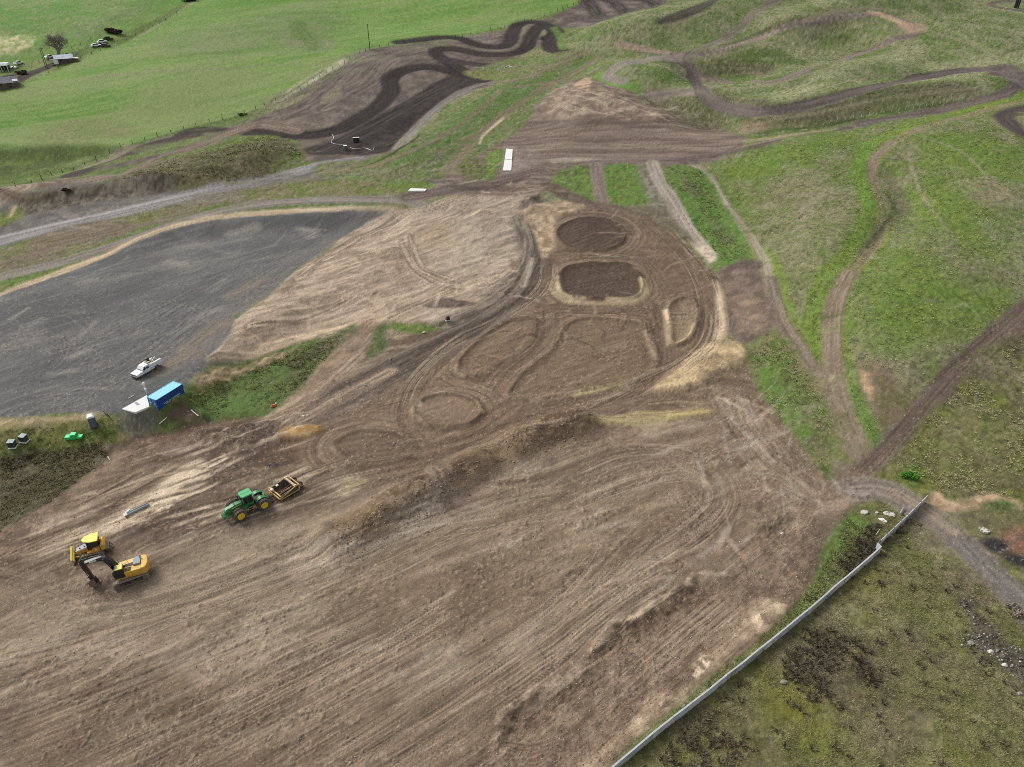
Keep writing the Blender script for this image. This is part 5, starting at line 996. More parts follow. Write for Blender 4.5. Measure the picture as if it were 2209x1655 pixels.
def excavator():
    p = at(283, 1243)
    t = thing('excavator', 'yellow tracked excavator with black boom reaching over bare dirt', 'excavator', p, R(201))
    crawler(t, 4.7, 1.0, .62, 1.4, M['trackm'], rot=RZ(9))
    MB(RZ(9)).box((0, 0, .62), (2.6, 1.9, .5)).cyl((0, 0, .85), (0, 0, 1.12), .75, n=20).build('undercarriage', M['dark'], t)
    # upper body
    MB().prism([(-2.2, 1.1), (1.35, 1.1), (1.35, 1.32), (-2.2, 1.32)], -1.35, 1.35).build('deck', M['amber'], t, .03)
    MB().prism([(-1.9, 1.32), (.3, 1.32), (.3, 2.2), (-1.9, 2.25)], .25, 1.36).build('side_cover', M['yellow'], t, .05)
    MB().prism([(-1.9, 1.32), (1.3, 1.32), (1.3, 1.9), (.2, 2.05), (-1.9, 2.25)], -1.36, -.45).build('tank', M['yellow'], t, .05)
    MB().prism([(-1.9, 1.33), (.2, 1.33), (.2, 2.1), (-1.9, 2.1)], -.45, .25).build('engine_bay', M['dark'], t)
    cw = MB(); pl = [(-1.85, -1.37)] + [(-2.05 - .75 * math.cos(a) ** .6 if math.cos(a) > 0 else -2.05, 1.37 * math.sin(a)) for a in [R(-80 + 20 * k) for k in range(9)]] + [(-1.85, 1.37)]
    cw.slab(pl, 1.12, 2.35).build('counterweight', M['yellow'], t, .08)
    MB().box((-1.35, -.2, 2.37), (1.0, 1.25, .26)).build('engine_cover', M['hoodg'], t, .06)
    MB().box((-1.35, -.98, 2.33), (.8, .45, .2)).build('engine_cover', M['hoodg'], t, .05)
    MB().cyl((-1.75, -.75, 2.3), (-1.85, -.75, 2.95), .09).build('exhaust_pipe', M['chrome'], t)
    MB().box((-.3, .85, 2.28), (.5, .7, .06)).box((.05, .85, 2.3), (.12, .8, .06)).build('service_hatch', M['dark'], t)
    # cab
    cab = MB(); y0, y1 = .32, 1.34
    cab.prism([(.25, 1.3), (1.55, 1.3), (1.7, 1.75), (1.62, 1.95), (.25, 1.95)], y0, y1)
    for x, xx in ((.3, .34), (1.64, 1.42), (.95, .92)):
        for yy in (y0 + .04, y1 - .04): cab.cyl((x, yy, 1.9), (xx, yy, 2.95), .045, n=6)
    c_ = cab.build('cab', M['black'], t)
    MB().prism([(.3, 2.92), (1.45, 2.9), (1.38, 3.04), (.35, 3.06)], y0, y1).build('cab_roof', M['roofy'], c_, .04)
    MB().box((1.18, .83, 3.055), (.42, .6, .03)).build('roof_hatch', M['hoodg'], c_)
    for nm, g in (('front', MB().add([(1.67, y0 + .05, 1.95), (1.67, y1 - .05, 1.95), (1.45, y1 - .05, 2.9), (1.45, y0 + .05, 2.9)], [(0, 1, 2, 3)])), ('side', MB().add([(.32, y1 + .006, 1.6), (1.6, y1 + .006, 1.6), (1.42, y1 + .006, 2.9), (.34, y1 + .006, 2.9)], [(0, 1, 2, 3)])), ('side', MB().add([(.32, y0 - .006, 1.97), (1.6, y0 - .006, 1.97), (1.42, y0 - .006, 2.9), (.34, y0 - .006, 2.9)], [(0, 1, 2, 3)])), ('rear', MB().add([(.29, y0 + .05, 1.97), (.29, y1 - .05, 1.97), (.33, y1 - .05, 2.9), (.33, y0 + .05, 2.9)], [(0, 1, 2, 3)]))):
        g.build('window', M['glass'], c_)
    MB().tube([(.2, -1.3, 1.95), (.2, -1.3, 2.6), (1.2, -1.3, 2.5), (1.25, -1.3, 1.9)], .03).build('handrail', M['black'], t); MB().tube([(-.5, .3, 2.25), (-.5, .3, 2.7), (.2, .3, 2.7)], .03).build('handrail', M['black'], t)
    # boom, arm, bucket in the x,z plane
    by = -.12
    MB().prism([(1.0, 1.75), (.85, 2.15), (1.45, 3.75), (2.1, 4.75), (2.6, 4.9), (3.2, 4.85), (5.0, 4.55), (5.1, 4.3), (3.2, 4.35), (2.6, 4.25), (2.2, 3.7), (1.5, 1.8)], by - .3, by + .3).build('boom', M['black'], t, .04)
    MB().box((3.7, by + .315, 4.6), (.95, .02, .2), (0, R(8), 0)).build('boom_decal', M['letter'], t)
    MB().box((2.45, by + .315, 4.6), (.14, .02, .1), (0, R(8), 0)).build('boom_light', M['letter'], t)
    for s_ in (-.42, .42):
        MB().cyl((1.35, by + s_, 1.5), (1.9, by + s_, 2.9), .12).cyl((1.9, by + s_, 2.9), (2.35, by + s_, 4.2), .06).build('boom_cylinder', M['black'], t)
    MB().cyl((2.5, by, 5.15), (3.9, by, 5.2), .1).cyl((3.9, by, 5.2), (5.2, by, 5.1), .05).build('arm_cylinder', M['black'], t)
    MB().prism([(4.85, 4.6), (5.1, 5.25), (5.4, 5.0), (5.3, 4.2), (4.75, 1.35), (4.55, 1.3), (4.45, 1.5), (4.75, 4.0)], by - .27, by + .27).build('arm', M['black'], t, .04)
    MB().cyl((5.42, by, 4.6), (5.25, by, 3.1), .09).cyl((5.25, by, 3.1), (5.1, by, 1.95), .05).build('bucket_cylinder', M['black'], t)
    MB().box((4.85, by + .0, 1.75), (.5, .34, .5), (0, R(20), 0)).cyl((4.9, by - .32, 1.5), (4.9, by + .32, 1.5), .1).build('linkage', M['black'], t)
    bk = MB(); outer = [(4.45, 1.35), (4.95, 1.45), (5.25, 1.1), (5.3, .65), (5.05, .2), (4.6, .0), (4.15, .02)]; inner = [(4.18, .08), (4.58, .08), (4.98, .26), (5.2, .66), (5.17, 1.05), (4.92, 1.36), (4.5, 1.28)]
    bk.prism(outer + inner, by - .55, by + .55)
    for sd in (-.55, .5): bk.prism(outer, by + sd, by + sd + .05)
    for q in range(5): bk.box((4.08, by - .48 + .24 * q, .05), (.22, .1, .07))
    bk.build('bucket', M['steel'], t)
excavator()

# ------------------------------------------------------------------ bulldozer
def bulldozer():
    p = at(203, 1193)
    t = thing('bulldozer', 'yellow bulldozer with peaked cab roof parked behind the excavator boom', 'bulldozer', p, R(202))
    crawler(t, 3.1, .95, .55, 1.0, M['trackm'], 6)
    MB().prism([(-1.3, .5), (1.3, .5), (1.3, 1.0), (-1.3, 1.0)], -.7, .7).build('main_frame', M['dark'], t)
    MB().prism([(.35, 1.0), (1.95, .85), (1.95, 1.35), (.35, 1.9)], -.56, .56).build('engine_panel', M['amber'], t, .04)
    h = MB().add([(.3, -.55, 1.92), (2.0, -.42, 1.42), (2.0, .42, 1.42), (.3, .55, 1.92), (.3, -.55, 1.85), (2.0, -.42, 1.3), (2.0, .42, 1.3), (.3, .55, 1.85)], [(0, 1, 2, 3), (7, 6, 5, 4), (0, 4, 5, 1), (1, 5, 6, 2), (2, 6, 7, 3), (3, 7, 4, 0)]).build('hood', M['hoodg'], t)
    for xx in (.8, 1.45): MB().cyl((xx, .12, 1.92 - (xx - .3) * .29), (xx, .12, 2.12 - (xx - .3) * .29), .08, n=8).build('intake_stack', M['black'], h)
    for s_ in (-1, 1): MB().prism([(-1.25, .98), (.5, .98), (.5, 1.25), (-.2, 1.32), (-.35, 1.75), (-1.25, 1.75)], s_ * .55 if s_ > 0 else -1.15, 1.15 if s_ > 0 else -.55).build('fender', M['amber'], t, .04)
    MB().cyl((-.75, 1.152, 1.5), (-.75, 1.17, 1.5), .13, n=12).build('badge', M['letter'], t)
    c_ = MB(); 
    for x, y in ((.35, .55), (.35, -.55), (-.35, .8), (-.35, -.8), (-1.15, .8), (-1.15, -.8)): c_.cyl((x, y, 1.2), (x * .95, y * .97, 2.85), .06, n=6)
    c_.slab([(.4, -.5), (.4, .5), (-.35, .82), (-1.2, .82), (-1.2, -.82), (-.35, -.82)], 1.0, 1.55); c_ = c_.build('cab', M['black'], t)
    pan = [(.36, -.55), (.36, .55), (-.35, .8), (-1.15, .8), (-1.15, -.8), (-.35, -.8)]
    for i in range(6):
        a, b_ = pan[i], pan[(i + 1) % 6]; MB().add([(a[0], a[1], 1.56), (b_[0], b_[1], 1.56), (b_[0] * .96, b_[1] * .97, 2.85), (a[0] * .96, a[1] * .97, 2.85)], [(0, 1, 2, 3)]).build('window', M['glass'], c_)
    MB().slab([(.95, 0), (.55, .62), (-.25, .98), (-1.35, .98), (-1.35, -.98), (-.25, -.98), (.55, -.62)], 2.88, 3.04).build('cab_roof', M['roofy'], c_, .05)
    MB().prism([(-1.95, 1.0), (-1.35, 1.0), (-1.35, 1.95), (-1.6, 2.05), (-1.95, 1.7)], -1.0, 1.0).build('fuel_tank', M['yellow'], t, .06)
    MB().prism([(-2.3, .6), (-1.9, .6), (-1.9, 1.1), (-2.3, .95)], -.8, .8).cyl((-2.3, -.6, .8), (-2.6, -.6, .25), .08).cyl((-2.3, 0, .8), (-2.6, 0, .25), .08).cyl((-2.3, .6, .8), (-2.6, .6, .25), .08).build('ripper', M['steel'], t)
    out = [(2.75, .05), (2.6, .3), (2.52, .6), (2.6, .95), (2.78, 1.2)]
    bl = MB(RZ(6)); bl.prism(out + [(x - .07, z) for x, z in out[::-1]], -1.6, 1.6); bl_ = bl.build('blade', M['steel'], t)
    bb = MB(RZ(6)); bb.prism([(2.66, 1.1), (2.8, 1.24), (2.76, 1.28), (2.56, 1.16)], -1.6, 1.6).box((2.44, 0, .6), (.12, 2.9, .22)).box((2.5, 0, .95), (.08, 3.1, .1)); bb.build('blade_stiffener', M['roofy'], bl_)
    for s_ in (-1, 1):
        MB().box((1.75, s_ * .62, .5), (1.7, .14, .2), (0, R(-4), 0)).build('push_arm', M['yellow'], t)
        MB().cyl((1.7, s_ * .35, 1.25), (2.5, s_ * .45, .9), .07).build('lift_cylinder', M['steel'], t)
bulldozer()

# ------------------------------------------------------------------ tractor and scraper
def wheel(parent, x, y, r, w, tyre, rim, side=1, lugs=22, rimr=.52, axis_m=Matrix(), name='wheel'):
    e = bpy.data.objects.new(name, None); COL.objects.link(e); e.parent = parent; e.location = axis_m @ Vector((x, y, r)); e.rotation_euler = axis_m.to_euler(); e.empty_display_size = .2
    n = 26; mb = MB(); prof = [(-w / 2, r * .6), (-w / 2, r * .86), (-w * .4, r * .97), (w * .4, r * .97), (w / 2, r * .86), (w / 2, r * .6)]
    vs = [(rr * math.cos(2 * math.pi * k / n), yy, rr * math.sin(2 * math.pi * k / n)) for k in range(n) for yy, rr in prof]; m_ = len(prof)
    mb.add(vs, [(k * m_ + i, k * m_ + (i + 1) % m_, ((k + 1) % n) * m_ + (i + 1) % m_, ((k + 1) % n) * m_ + i) for k in range(n) for i in range(m_)])
    for k in range(lugs):
        a = 2 * math.pi * k / lugs
        for s_ in (-1, 1):
            mb.box(((r * .975) * math.cos(a + s_ * .06), s_ * w * .24, (r * .975) * math.sin(a + s_ * .06)), (.07 * r, w * .5, .07 * r), (0, -a, s_ * .5))
    mb.build('tyre', tyre, e)
    rb = MB(); q = side * w * .5
    rb.cyl((0, q * .55, 0), (0, q * .95, 0), r * rimr, r * (rimr + .07), n=20).cyl((0, -q * .55, 0), (0, -q * .95, 0), r * rimr, r * (rimr + .07), n=20).cyl((0, q * .9, 0), (0, q * 1.12, 0), r * .2, n=12)
    rb.build('rim', rim, e)
def tractor():
    p = at(538, 1099)
    t = thing('tractor', 'green articulated tractor with yellow wheel rims pulling a scraper', 'tractor', p, R(221))
    for x in (1.95, -1.95):
        for y in (.82, -.82, 1.6, -1.6): wheel(t, x, y, 1.0, .62, M['tyre'], M['rimy'], 1 if y > 0 else -1)
        MB().cyl((x, -1.7, 1.0), (x, 1.7, 1.0), .17).build('axle', M['dark'], t)
    hood = []; secs = [(.95, .52, 1.3, 2.42), (2.2, .5, 1.25, 2.36), (3.2, .46, 1.2, 2.2), (3.65, .4, 1.2, 1.95), (3.72, .36, 1.25, 1.75)]
    mb = MB(); vs = []
    for x, hw, z0, z1 in secs: vs += [(x, -hw, z0), (x, -hw * 1.02, z1 - .2), (x, -hw * .7, z1), (x, hw * .7, z1), (x, hw * 1.02, z1 - .2), (x, hw, z0)]
    mb.add(vs, [(5, 4, 3, 2, 1, 0), tuple(range(24, 30))] + [(s_ * 6 + i, s_ * 6 + i + 1, s_ * 6 + 6 + i + 1, s_ * 6 + 6 + i) for s_ in range(4) for i in range(5)]); h = mb.build('hood', M['green'], t)
    MB().box((2.1, 0, 2.385), (.16, .62, .03)).build('hood_vent', M['black'], h)
    MB().box((3.3, 0, 2.15), (.5, .55, .1), (0, R(18), 0)).build('hood_grille', paint('dark_green_panel', (16, 104, 48), .4, 0, .05), h)
    for s_ in (-1, 1): MB().box((1.9, s_ * .535, 2.12), (1.5, .02, .07), (0, R(3), 0)).build('stripe', M['rimy'], h)
    MB().box((3.73, 0, 1.5), (.05, .6, .5)).build('radiator_grille', M['black'], t)
    MB().prism([(.2, .75), (3.5, .85), (3.5, 1.25), (.2, 1.4)], -.45, .45).build('front_frame', M['green'], t, .03)
    MB().prism([(.3, 1.1), (1.5, .95), (1.6, 1.5), (.3, 1.75)], .45, .95).prism([(.3, 1.1), (1.5, .95), (1.6, 1.5), (.3, 1.75)], -.95, -.45).build('side_tank', M['green'], t, .04)
    for k in range(6): MB().box((4.0, -.5 + .2 * k, .95), (.42, .16, .5), (0, R(-15), 0)).build('front_weight', M['green'], t, .02)
    MB().box((3.75, 0, .95), (.3, .5, .3)).build('weight_bracket', M['green'], t)
    c_ = MB().prism([(-.75, 1.35), (.95, 1.35), (1.0, 1.9), (-.8, 1.9)], -.8, .8); 
    for x, xx in ((.98, .72), (-.78, -.68), (.1, .06)):
        for s_ in (-1, 1): c_.cyl((x, s_ * .78, 1.85), (xx, s_ * .74, 3.3), .05, n=6)
    c_ = c_.build('cab', M['green'], t)
    for P_ in ([(.98, -.76, 1.9), (.98, .76, 1.9), (.73, .72, 3.28), (.73, -.72, 3.28)], [(-.79, -.76, 1.9), (-.79, .76, 1.9), (-.69, .72, 3.28), (-.69, -.72, 3.28)], [(-.78, .79, 1.9), (.97, .79, 1.9), (.72, .75, 3.28), (-.68, .75, 3.28)], [(-.78, -.79, 1.9), (.97, -.79, 1.9), (.72, -.75, 3.28), (-.68, -.75, 3.28)]):
        MB().add(P_, [(0, 1, 2, 3)]).build('window', M['glass'], c_)
    MB().slab([(.95, -.55), (.95, .55), (.75, .86), (-.75, .86), (-.95, .7), (-.95, -.7), (-.75, -.86), (.75, -.86)], 3.3, 3.55).build('cab_roof', paint('roof_green', (70, 178, 112), .4, 0, .08), c_, .07)
    MB().box((0, 0, 3.56), (1.6, .04, .03)).build('roof_seam', M['green'], c_)
    for s_ in (-1, 1):
        MB().tube([(.8, s_ * .8, 2.8), (1.0, s_ * 1.35, 2.85), (1.0, s_ * 1.35, 2.4)], .03).box((1.02, s_ * 1.35, 2.55), (.08, .3, .5)).build('mirror', M['black'], c_)
    MB().cyl((1.15, -.55, 2.2), (1.15, -.55, 3.3), .1).cyl((1.35, -.72, 2.0), (1.35, -.72, 2.7), .16).build('exhaust_stack', M['black'], t)
    MB().tube([(.3, 1.05, .6), (.3, 1.05, 1.5)], .03).tube([(-.3, 1.05, .6), (-.3, 1.05, 1.5)], .03).box((0, 1.05, .6), (.6, .25, .05)).box((0, 1.05, 1.0), (.6, .25, .05)).box((0, .95, 1.45), (.7, .35, .05)).build('steps', M['black'], t)
    MB().cyl((-.35, 0, .7), (-.35, 0, 1.3), .3).build('articulation_joint', M['dark'], t)
    MB().prism([(-3.0, .85), (-.6, .8), (-.6, 1.35), (-1.2, 1.6), (-3.0, 1.5)], -.42, .42).build('rear_frame', M['black'], t, .03)
    MB().box((-1.5, 0, 1.72), (1.3, 1.1, .24)).tube([(-.9, .5, 1.8), (-.9, .5, 2.1), (-2.0, .5, 2.0)], .04).tube([(-.9, -.5, 1.8), (-.9, -.5, 2.1), (-2.0, -.5, 2.0)], .04).build('rear_deck', M['black'], t)
    for s_ in (-1, 1):
        fd = [(-1.95 + 1.13 * math.cos(a), 1.0 + 1.13 * math.sin(a)) for a in [R(35 + 18 * k) for k in range(7)]]
        MB().prism(fd + [(-1.95 + 1.08 * math.cos(a), 1.0 + 1.08 * math.sin(a)) for a in [R(143 - 18 * k) for k in range(7)]], s_ * .85 - .35, s_ * .85 + .35).build('fender', M['green'], t)
    MB().box((-2.75, 0, 1.55), (.35, .9, .35)).tube([(-2.8, .35, 1.6), (-2.8, .35, 2.05)], .05).build('hitch_tower', M['green'], t)
    MB().box((-3.3, 0, .75), (1.0, .2, .14)).build('drawbar', M['dark'], t)
tractor()
def scraper():
    p = at(613, 1062)
    t = thing('scraper', 'faded yellow box scraper hitched behind the green tractor', 'scraper', p, R(228))
    for s_ in (-1, 1):
        MB().prism([(-1.7, .1), (1.5, .1), (1.6, .5), (1.2, 1.0), (-1.2, 1.25), (-1.7, 1.2)], s_ * 1.5 - .04, s_ * 1.5 + .04).build('side_wall', M['bowl'], t)
        MB().tube([(1.75, s_ * 1.6, .55), (-1.4, s_ * 1.6, 1.35), (-1.9, s_ * 1.5, 1.3)], .09).tube([(1.6, s_ * 1.62, .3), (-1.9, s_ * 1.62, .35), (-2.15, s_ * 1.4, .7)], .08).build('side_rail', M['tan'], t)
    MB().add([(-1.5, -1.46, .3), (1.4, -1.46, .12), (1.4, 1.46, .12), (-1.5, 1.46, .3), (-1.75, -1.46, 1.05), (-1.75, 1.46, 1.05)], [(0, 1, 2, 3), (4, 0, 3, 5)]).build('bowl_floor', M['bowl'], t)
    for y in (-.9, -.3, .3, .9): MB().box((-.1, y, .3), (2.6, .07, .12), (0, R(3.5), 0)).build('bowl_rib', M['dark'], t)
    MB().cyl((-1.45, -1.35, 1.3), (-1.45, 1.35, 1.3), .2, n=12).build('rear_roller', M['pink'], t)
    for s_ in (-1, 1): MB().box((-1.45, s_ * 1.42, 1.3), (.5, .2, .5)).build('roller_bracket', M['board'], t, .03)
    MB().cyl((-2.1, -1.75, 1.25), (-2.1, 1.55, 1.25), .1, n=8).build('rear_rail', M['tan'], t)
    MB().box((1.55, 0, 1.05), (.2, 3.5, .16)).build('front_beam', M['tan'], t, .02)
    MB().box((1.85, .1, .75), (.16, 3.3, .3)).build('front_plate', M['tan'], t, .02)
    MB().box((1.3, -.2, .75), (.08, 2.8, .5), (0, R(25), 0)).build('apron', M['pink'], t)
    MB().cyl((1.55, -.55, 1.1), (1.75, -.55, 1.5), .24, n=12).build('accumulator', M['board'], t)
    MB().cyl((1.75, -.5, 1.4), (2.35, -.5, .75), .12).build('lift_cylinder', M['tan'], t)
    MB().cyl((.9, .9, 1.2), (-1.3, 1.1, 1.35), .035).build('brace_rod', M['tan'], t); MB().box((.5, -.95, 1.25), (.4, .3, .22)).build('valve_block', M['board'], t)
    MB().prism([(1.8, .4), (3.3, .62), (3.3, .78), (1.8, .7)], -.14, .14).tube([(1.8, 1.3, .5), (3.0, .1, .68)], .08).tube([(1.8, -1.3, .5), (3.0, -.1, .68)], .08).build('tongue', M['dark'], t)
    for s_ in (-1, 1): wheel(t, -2.5, s_ * .85, .55, .4, M['tyre'], M['tan'], s_, 14)
    MB().cyl((-2.5, -1.0, .55), (-2.5, 1.0, .55), .08).prism([(-2.6, .5), (-1.6, .5), (-1.6, .8), (-2.6, .65)], -.12, .12).build('rear_axle', M['dark'], t)
scraper()

# ------------------------------------------------------------------ pickup with service body
def pickup():
    p = at(317, 803)
    t = thing('service_truck', 'white pickup with utility service body parked on the dark gravel lot', 'pickup truck', p, R(244))
    for x in (1.95, -1.75):
        for y in (.82, -.82): wheel(t, x, y, .4, .28, M['tyre'], M['chrome'], 1 if y > 0 else -1, 16, .5)
    MB().prism([(-.4, .55), (2.85, .55), (2.9, .85), (2.85, 1.05), (1.55, 1.2), (1.5, 1.22), (-.4, 1.22)], -.98, .98).build('body', M['white'], t, .06)
    MB().add([(1.45, -.9, 1.22), (1.45, .9, 1.22), (-.35, .92, 1.22), (-.35, -.92, 1.22), (.85, -.74, 1.93), (.85, .74, 1.93), (-.25, .76, 1.97), (-.25, -.76, 1.97)], [(0, 1, 5, 4), (1, 2, 6, 5), (2, 3, 7, 6), (3, 0, 4, 7), (4, 5, 6, 7)]).build('cab', M['white'], t)
    MB().add([(1.41, -.8, 1.28), (1.41, .8, 1.28), (.93, .7, 1.8), (.93, -.7, 1.8)], [(0, 1, 2, 3)]).build('windscreen', M['wglass'], t)
    for s_ in (-1, 1):
        for xa, xb, xc, xd in ((1.3, .55, .55, .85), (.45, -.2, -.15, .45)):
            MB().add([(xa, s_ * .925, 1.27), (xb, s_ * .935, 1.27), (xc, s_ * .79, 1.78), (xd, s_ * .785, 1.78)], [(0, 1, 2, 3)]).build('window', M['glass'], t)
        MB().box((1.2, s_ * 1.08, 1.32), (.16, .2, .22)).build('mirror', M['black'], t)
        MB().box((2.885, s_ * .72, .93), (.06, .32, .16)).build('headlight', M['wglass'], t)
        for k, xx in enumerate((-.75, -1.75, -2.7)):
            MB().box((xx, s_ * 1.03, .98 if k != 1 else 1.2), (.72 if k != 1 else 1.0, .03, .62 if k != 1 else .28)).build('locker_door', paint('locker_white', (222, 226, 228), .35, 0, .04), t, .01)
    MB().box((2.9, 0, .92), (.05, 1.0, .2)).build('grille', M['black'], t)
    MB().box((2.98, 0, .62), (.18, 1.96, .24)).build('bumper', M['chrome'], t, .03)
    MB().box((.3, 0, .5), (5.6, .8, .2)).build('chassis', M['dark'], t)
    for s_ in (-1, 1):
        MB().prism([(-.45, .6), (-1.2, .6), (-1.35, .95), (-2.15, .95), (-2.3, .6), (-3.15, .6), (-3.15, 1.8), (-.45, 1.8)], s_ * .82 - .2, s_ * .82 + .2).build('utility_box', M['white'], t, .02)
    MB().box((-1.8, 0, .82), (2.7, 1.3, .12)).build('bed_floor', M['steel'], t)
    MB().box((-3.2, 0, .62), (.14, 1.9, .2)).build('rear_bumper', M['chrome'], t)
    MB().box((-.55, 0, 1.95), (.12, 1.7, .1)).box((-.55, .7, 1.5), (.1, .1, .9)).box((-.55, -.7, 1.5), (.1, .1, .9)).box((-.9, .35, 2.02), (.1, 2.0, .06)).build('ladder_rack', M['board'], t)
    MB().box((-1.3, -.45, 1.45), (.9, .6, .9)).cyl((-1.0, -.75, 2.1), (-1.7, -.75, 2.15), .24).build('compressor', M['black'], t, .03)
    MB().box((-1.75, .0, 1.6), (.5, .5, .8)).cyl((-1.6, .1, 1.9), (-1.6, .1, 2.3), .18).build('crane_post', M['board'], t, .03)
    MB().tube([(-1.7, -.2, 2.1), (-2.9, -.5, 2.1)], .07).build('crane_boom', M['steel'], t)
    MB().cyl((-2.3, .2, 1.2), (-2.3, .2, 1.75), .15).cyl((-2.6, -.1, 1.2), (-2.6, -.1, 1.7), .13).build('gas_bottle', M['drum'], t)
pickup()

# ------------------------------------------------------------------ shipping container
def container():
    p = at(344.5, 887.5)
    L, W, H = 6.06, 2.44, 2.59
    t = thing('shipping_container', 'blue steel shipping container with its roof tinted pale as lit beside the gravel lot', 'container', p + Vector((0, 0, -.05)), R(63.7))
    def corr(n, amp):
        pts = []
        for k in range(n): x = k / n; pts += [(x, 0), (x + .25 / n, 0), (x + .5 / n, amp), (x + .75 / n, amp)]
        return pts + [(1, 0)]
    for y, s_ in ((0.03, 1), (W - .03, -1)):
        pts = corr(20, .036); mb = MB(); vs = []; fs = []
        for x, d in pts: vs += [(.15 + x * (L - .3), y + s_ * d, .16), (.15 + x * (L - .3), y + s_ * d, H - .1)]
        for k in range(len(pts) - 1): fs.append((2 * k, 2 * k + 2, 2 * k + 3, 2 * k + 1) if s_ > 0 else (2 * k + 1, 2 * k + 3, 2 * k + 2, 2 * k))
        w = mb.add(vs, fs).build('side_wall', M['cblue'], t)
        if s_ > 0:
            rr = random.Random(4)                        # two rows of small painted letter marks
            for row, (z, h, x0, words, mat) in enumerate(((1.0, .2, 1.35, (5, 0, 3, 0, -2, 0, 7), M['letter']), (.72, .18, 1.75, (6, 0, 3, 0, 5), M['letty']))):
                mb = MB(); my = MB(); x = x0
                for wd in words:
                    if wd == 0: x += .16; continue
                    for q in range(abs(wd)):
                        tgt = my if wd < 0 else mb; lw = .15; hh = h * (.7 if wd < 0 else 1)
                        tgt.box((x + .02, .012, z), (.045, .02, hh)); k = rr.randrange(4)
                        if k != 0: tgt.box((x + lw - .03, .013, z), (.04, .02, hh))
                        if k != 1: tgt.box((x + lw / 2, .014, z + hh / 2 - .02), (lw - .02, .02, .04))
                        if k != 2: tgt.box((x + lw / 2, .014, z), (lw - .02, .02, .035))
                        if k == 3: tgt.box((x + lw / 2, .014, z - hh / 2 + .02), (lw - .02, .02, .04))
                        x += lw + .045
                mb.build('lettering', mat, w)
                if my.v: my.build('lettering', M['letty'], w)
            for xx in (1.1, 3.2, 5.0):
                MB().box((xx + .45, .016, 1.95), (1.5, .02, .75)).build('wall_panel', paint('faded_blue_panel', (34, 66, 132), .55, 0, .08, (60, 60, 90)), w)
            for xx in (2.35, 2.75): MB().box((xx, -.01, 2.28), (.12, .05, .1)).build('vent', M['cdoor'], w)
    vs = []; fs = []; pts = corr(20, .03)
    for x, d in pts: vs += [(.12 + x * (L - .24), .1, H - .03 + d * .8), (.12 + x * (L - .24), W - .1, H - .03 + d * .8)]
    for k in range(len(pts) - 1): fs.append((2 * k, 2 * k + 2, 2 * k + 3, 2 * k + 1))
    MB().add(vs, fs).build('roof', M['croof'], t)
    fr = MB()
    for x in (.07, L - .07):
        for y in (.06, W - .06): fr.box((x, y, H / 2), (.16, .14, H))
        fr.box((x, W / 2, .09), (.14, W - .2, .16))
    for y in (.05, W - .05): fr.box((L / 2, y, .1), (L - .2, .1, .16))
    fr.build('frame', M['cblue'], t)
    rl = MB()
    for x in (.07, L - .07): rl.box((x, W / 2, H - .05), (.15, W - .2, .12))
    for y in (.05, W - .05): rl.box((L / 2, y, H - .05), (L - .2, .1, .12))
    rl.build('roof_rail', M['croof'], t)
    for k in (0, 1):
        y0 = .14 + k * (W - .28) / 2; w = (W - .28) / 2 - .02
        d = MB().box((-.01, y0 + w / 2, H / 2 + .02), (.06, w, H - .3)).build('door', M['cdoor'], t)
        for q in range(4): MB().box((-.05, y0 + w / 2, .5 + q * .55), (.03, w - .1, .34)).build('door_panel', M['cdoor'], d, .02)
        for q in (.25, .75):
            MB().cyl((-.09, y0 + w * q, .15), (-.09, y0 + w * q, H - .1), .03, n=6).box((-.1, y0 + w * q - .15, 1.1), (.05, .4, .07)).build('lock_rod', paint('pale_lock_rod', (150, 196, 220), .5, .2, .1), d)
    for y in (.55, 1.7): MB().box((-.075, y, 1.55), (.02, .35, .3)).build('door_notice', M['letter'], t)
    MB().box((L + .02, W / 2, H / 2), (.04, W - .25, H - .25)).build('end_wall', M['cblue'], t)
container()

# ------------------------------------------------------------------ yard furniture by the lot
def quad_slab(name, corners, th, mat, label, cat, up=0.0, bevel=.02):
    P = [at(*c) for c in corners]; c0 = sum(P, Vector()) / len(P); z = max(p.z for p in P) + up
    o = MB().slab([(p.x - c0.x, p.y - c0.y) for p in P], -th - .3, 0).build(name, mat, None, bevel)
    z = sum(p.z for p in P) / len(P) + up; o.location = (c0.x, c0.y, 4.1 if th < .2 else z + th); return tag(o, label, cat)
ws = quad_slab('concrete_pad', [(263, 884), (294, 896), (323, 879), (317, 853)], .12, M['conc'], 'pale flat concrete pad lying against the container doors', 'slab')
def at_box(px, py): return at(px, py)
sm_ = at(296, 872); o = MB().box((0, 0, .02), (1.3, .45, .04)).build('ramp_mat', M['hoodg']); o.location = (sm_.x, sm_.y, ws.location.z); o.rotation_euler.z = R(-40); tag(o, 'small grey metal plate lying on the pale concrete pad', 'metal plate')
def porta():
    p = at(203, 920); t = thing('portable_toilet', 'slate grey portable toilet with white domed roof at the lot edge', 'portable toilet', p, R(30))
    MB().box((0, 0, 1.05), (1.12, 1.12, 2.1), top=(.97, .97)).build('cabin', M['potty'], t, .05)
    MB().box((0, -.565, 1.0), (.72, .03, 1.8)).build('door', paint('slate_door', (92, 104, 122), .5, 0, .05), t, .01)
    for k in range(2): MB().box((.57, 0, .75 + .8 * k), (.03, .8, .6)).build('side_panel', M['potty'], t, .01)
    pts = [(.6 * math.cos(a), 2.1 + .42 * math.sin(a)) for a in [R(180 - 18 * k) for k in range(11)]]
    MB().prism(pts, -.6, .6).build('roof', M['pottyw'], t, .04)
    MB().cyl((.35, .35, 2.2), (.35, .35, 2.75), .05).build('vent_pipe', M['pottyw'], t)
    MB().box((0, 0, .06), (1.2, 1.2, .12)).build('skid', M['dark'], t)
porta()
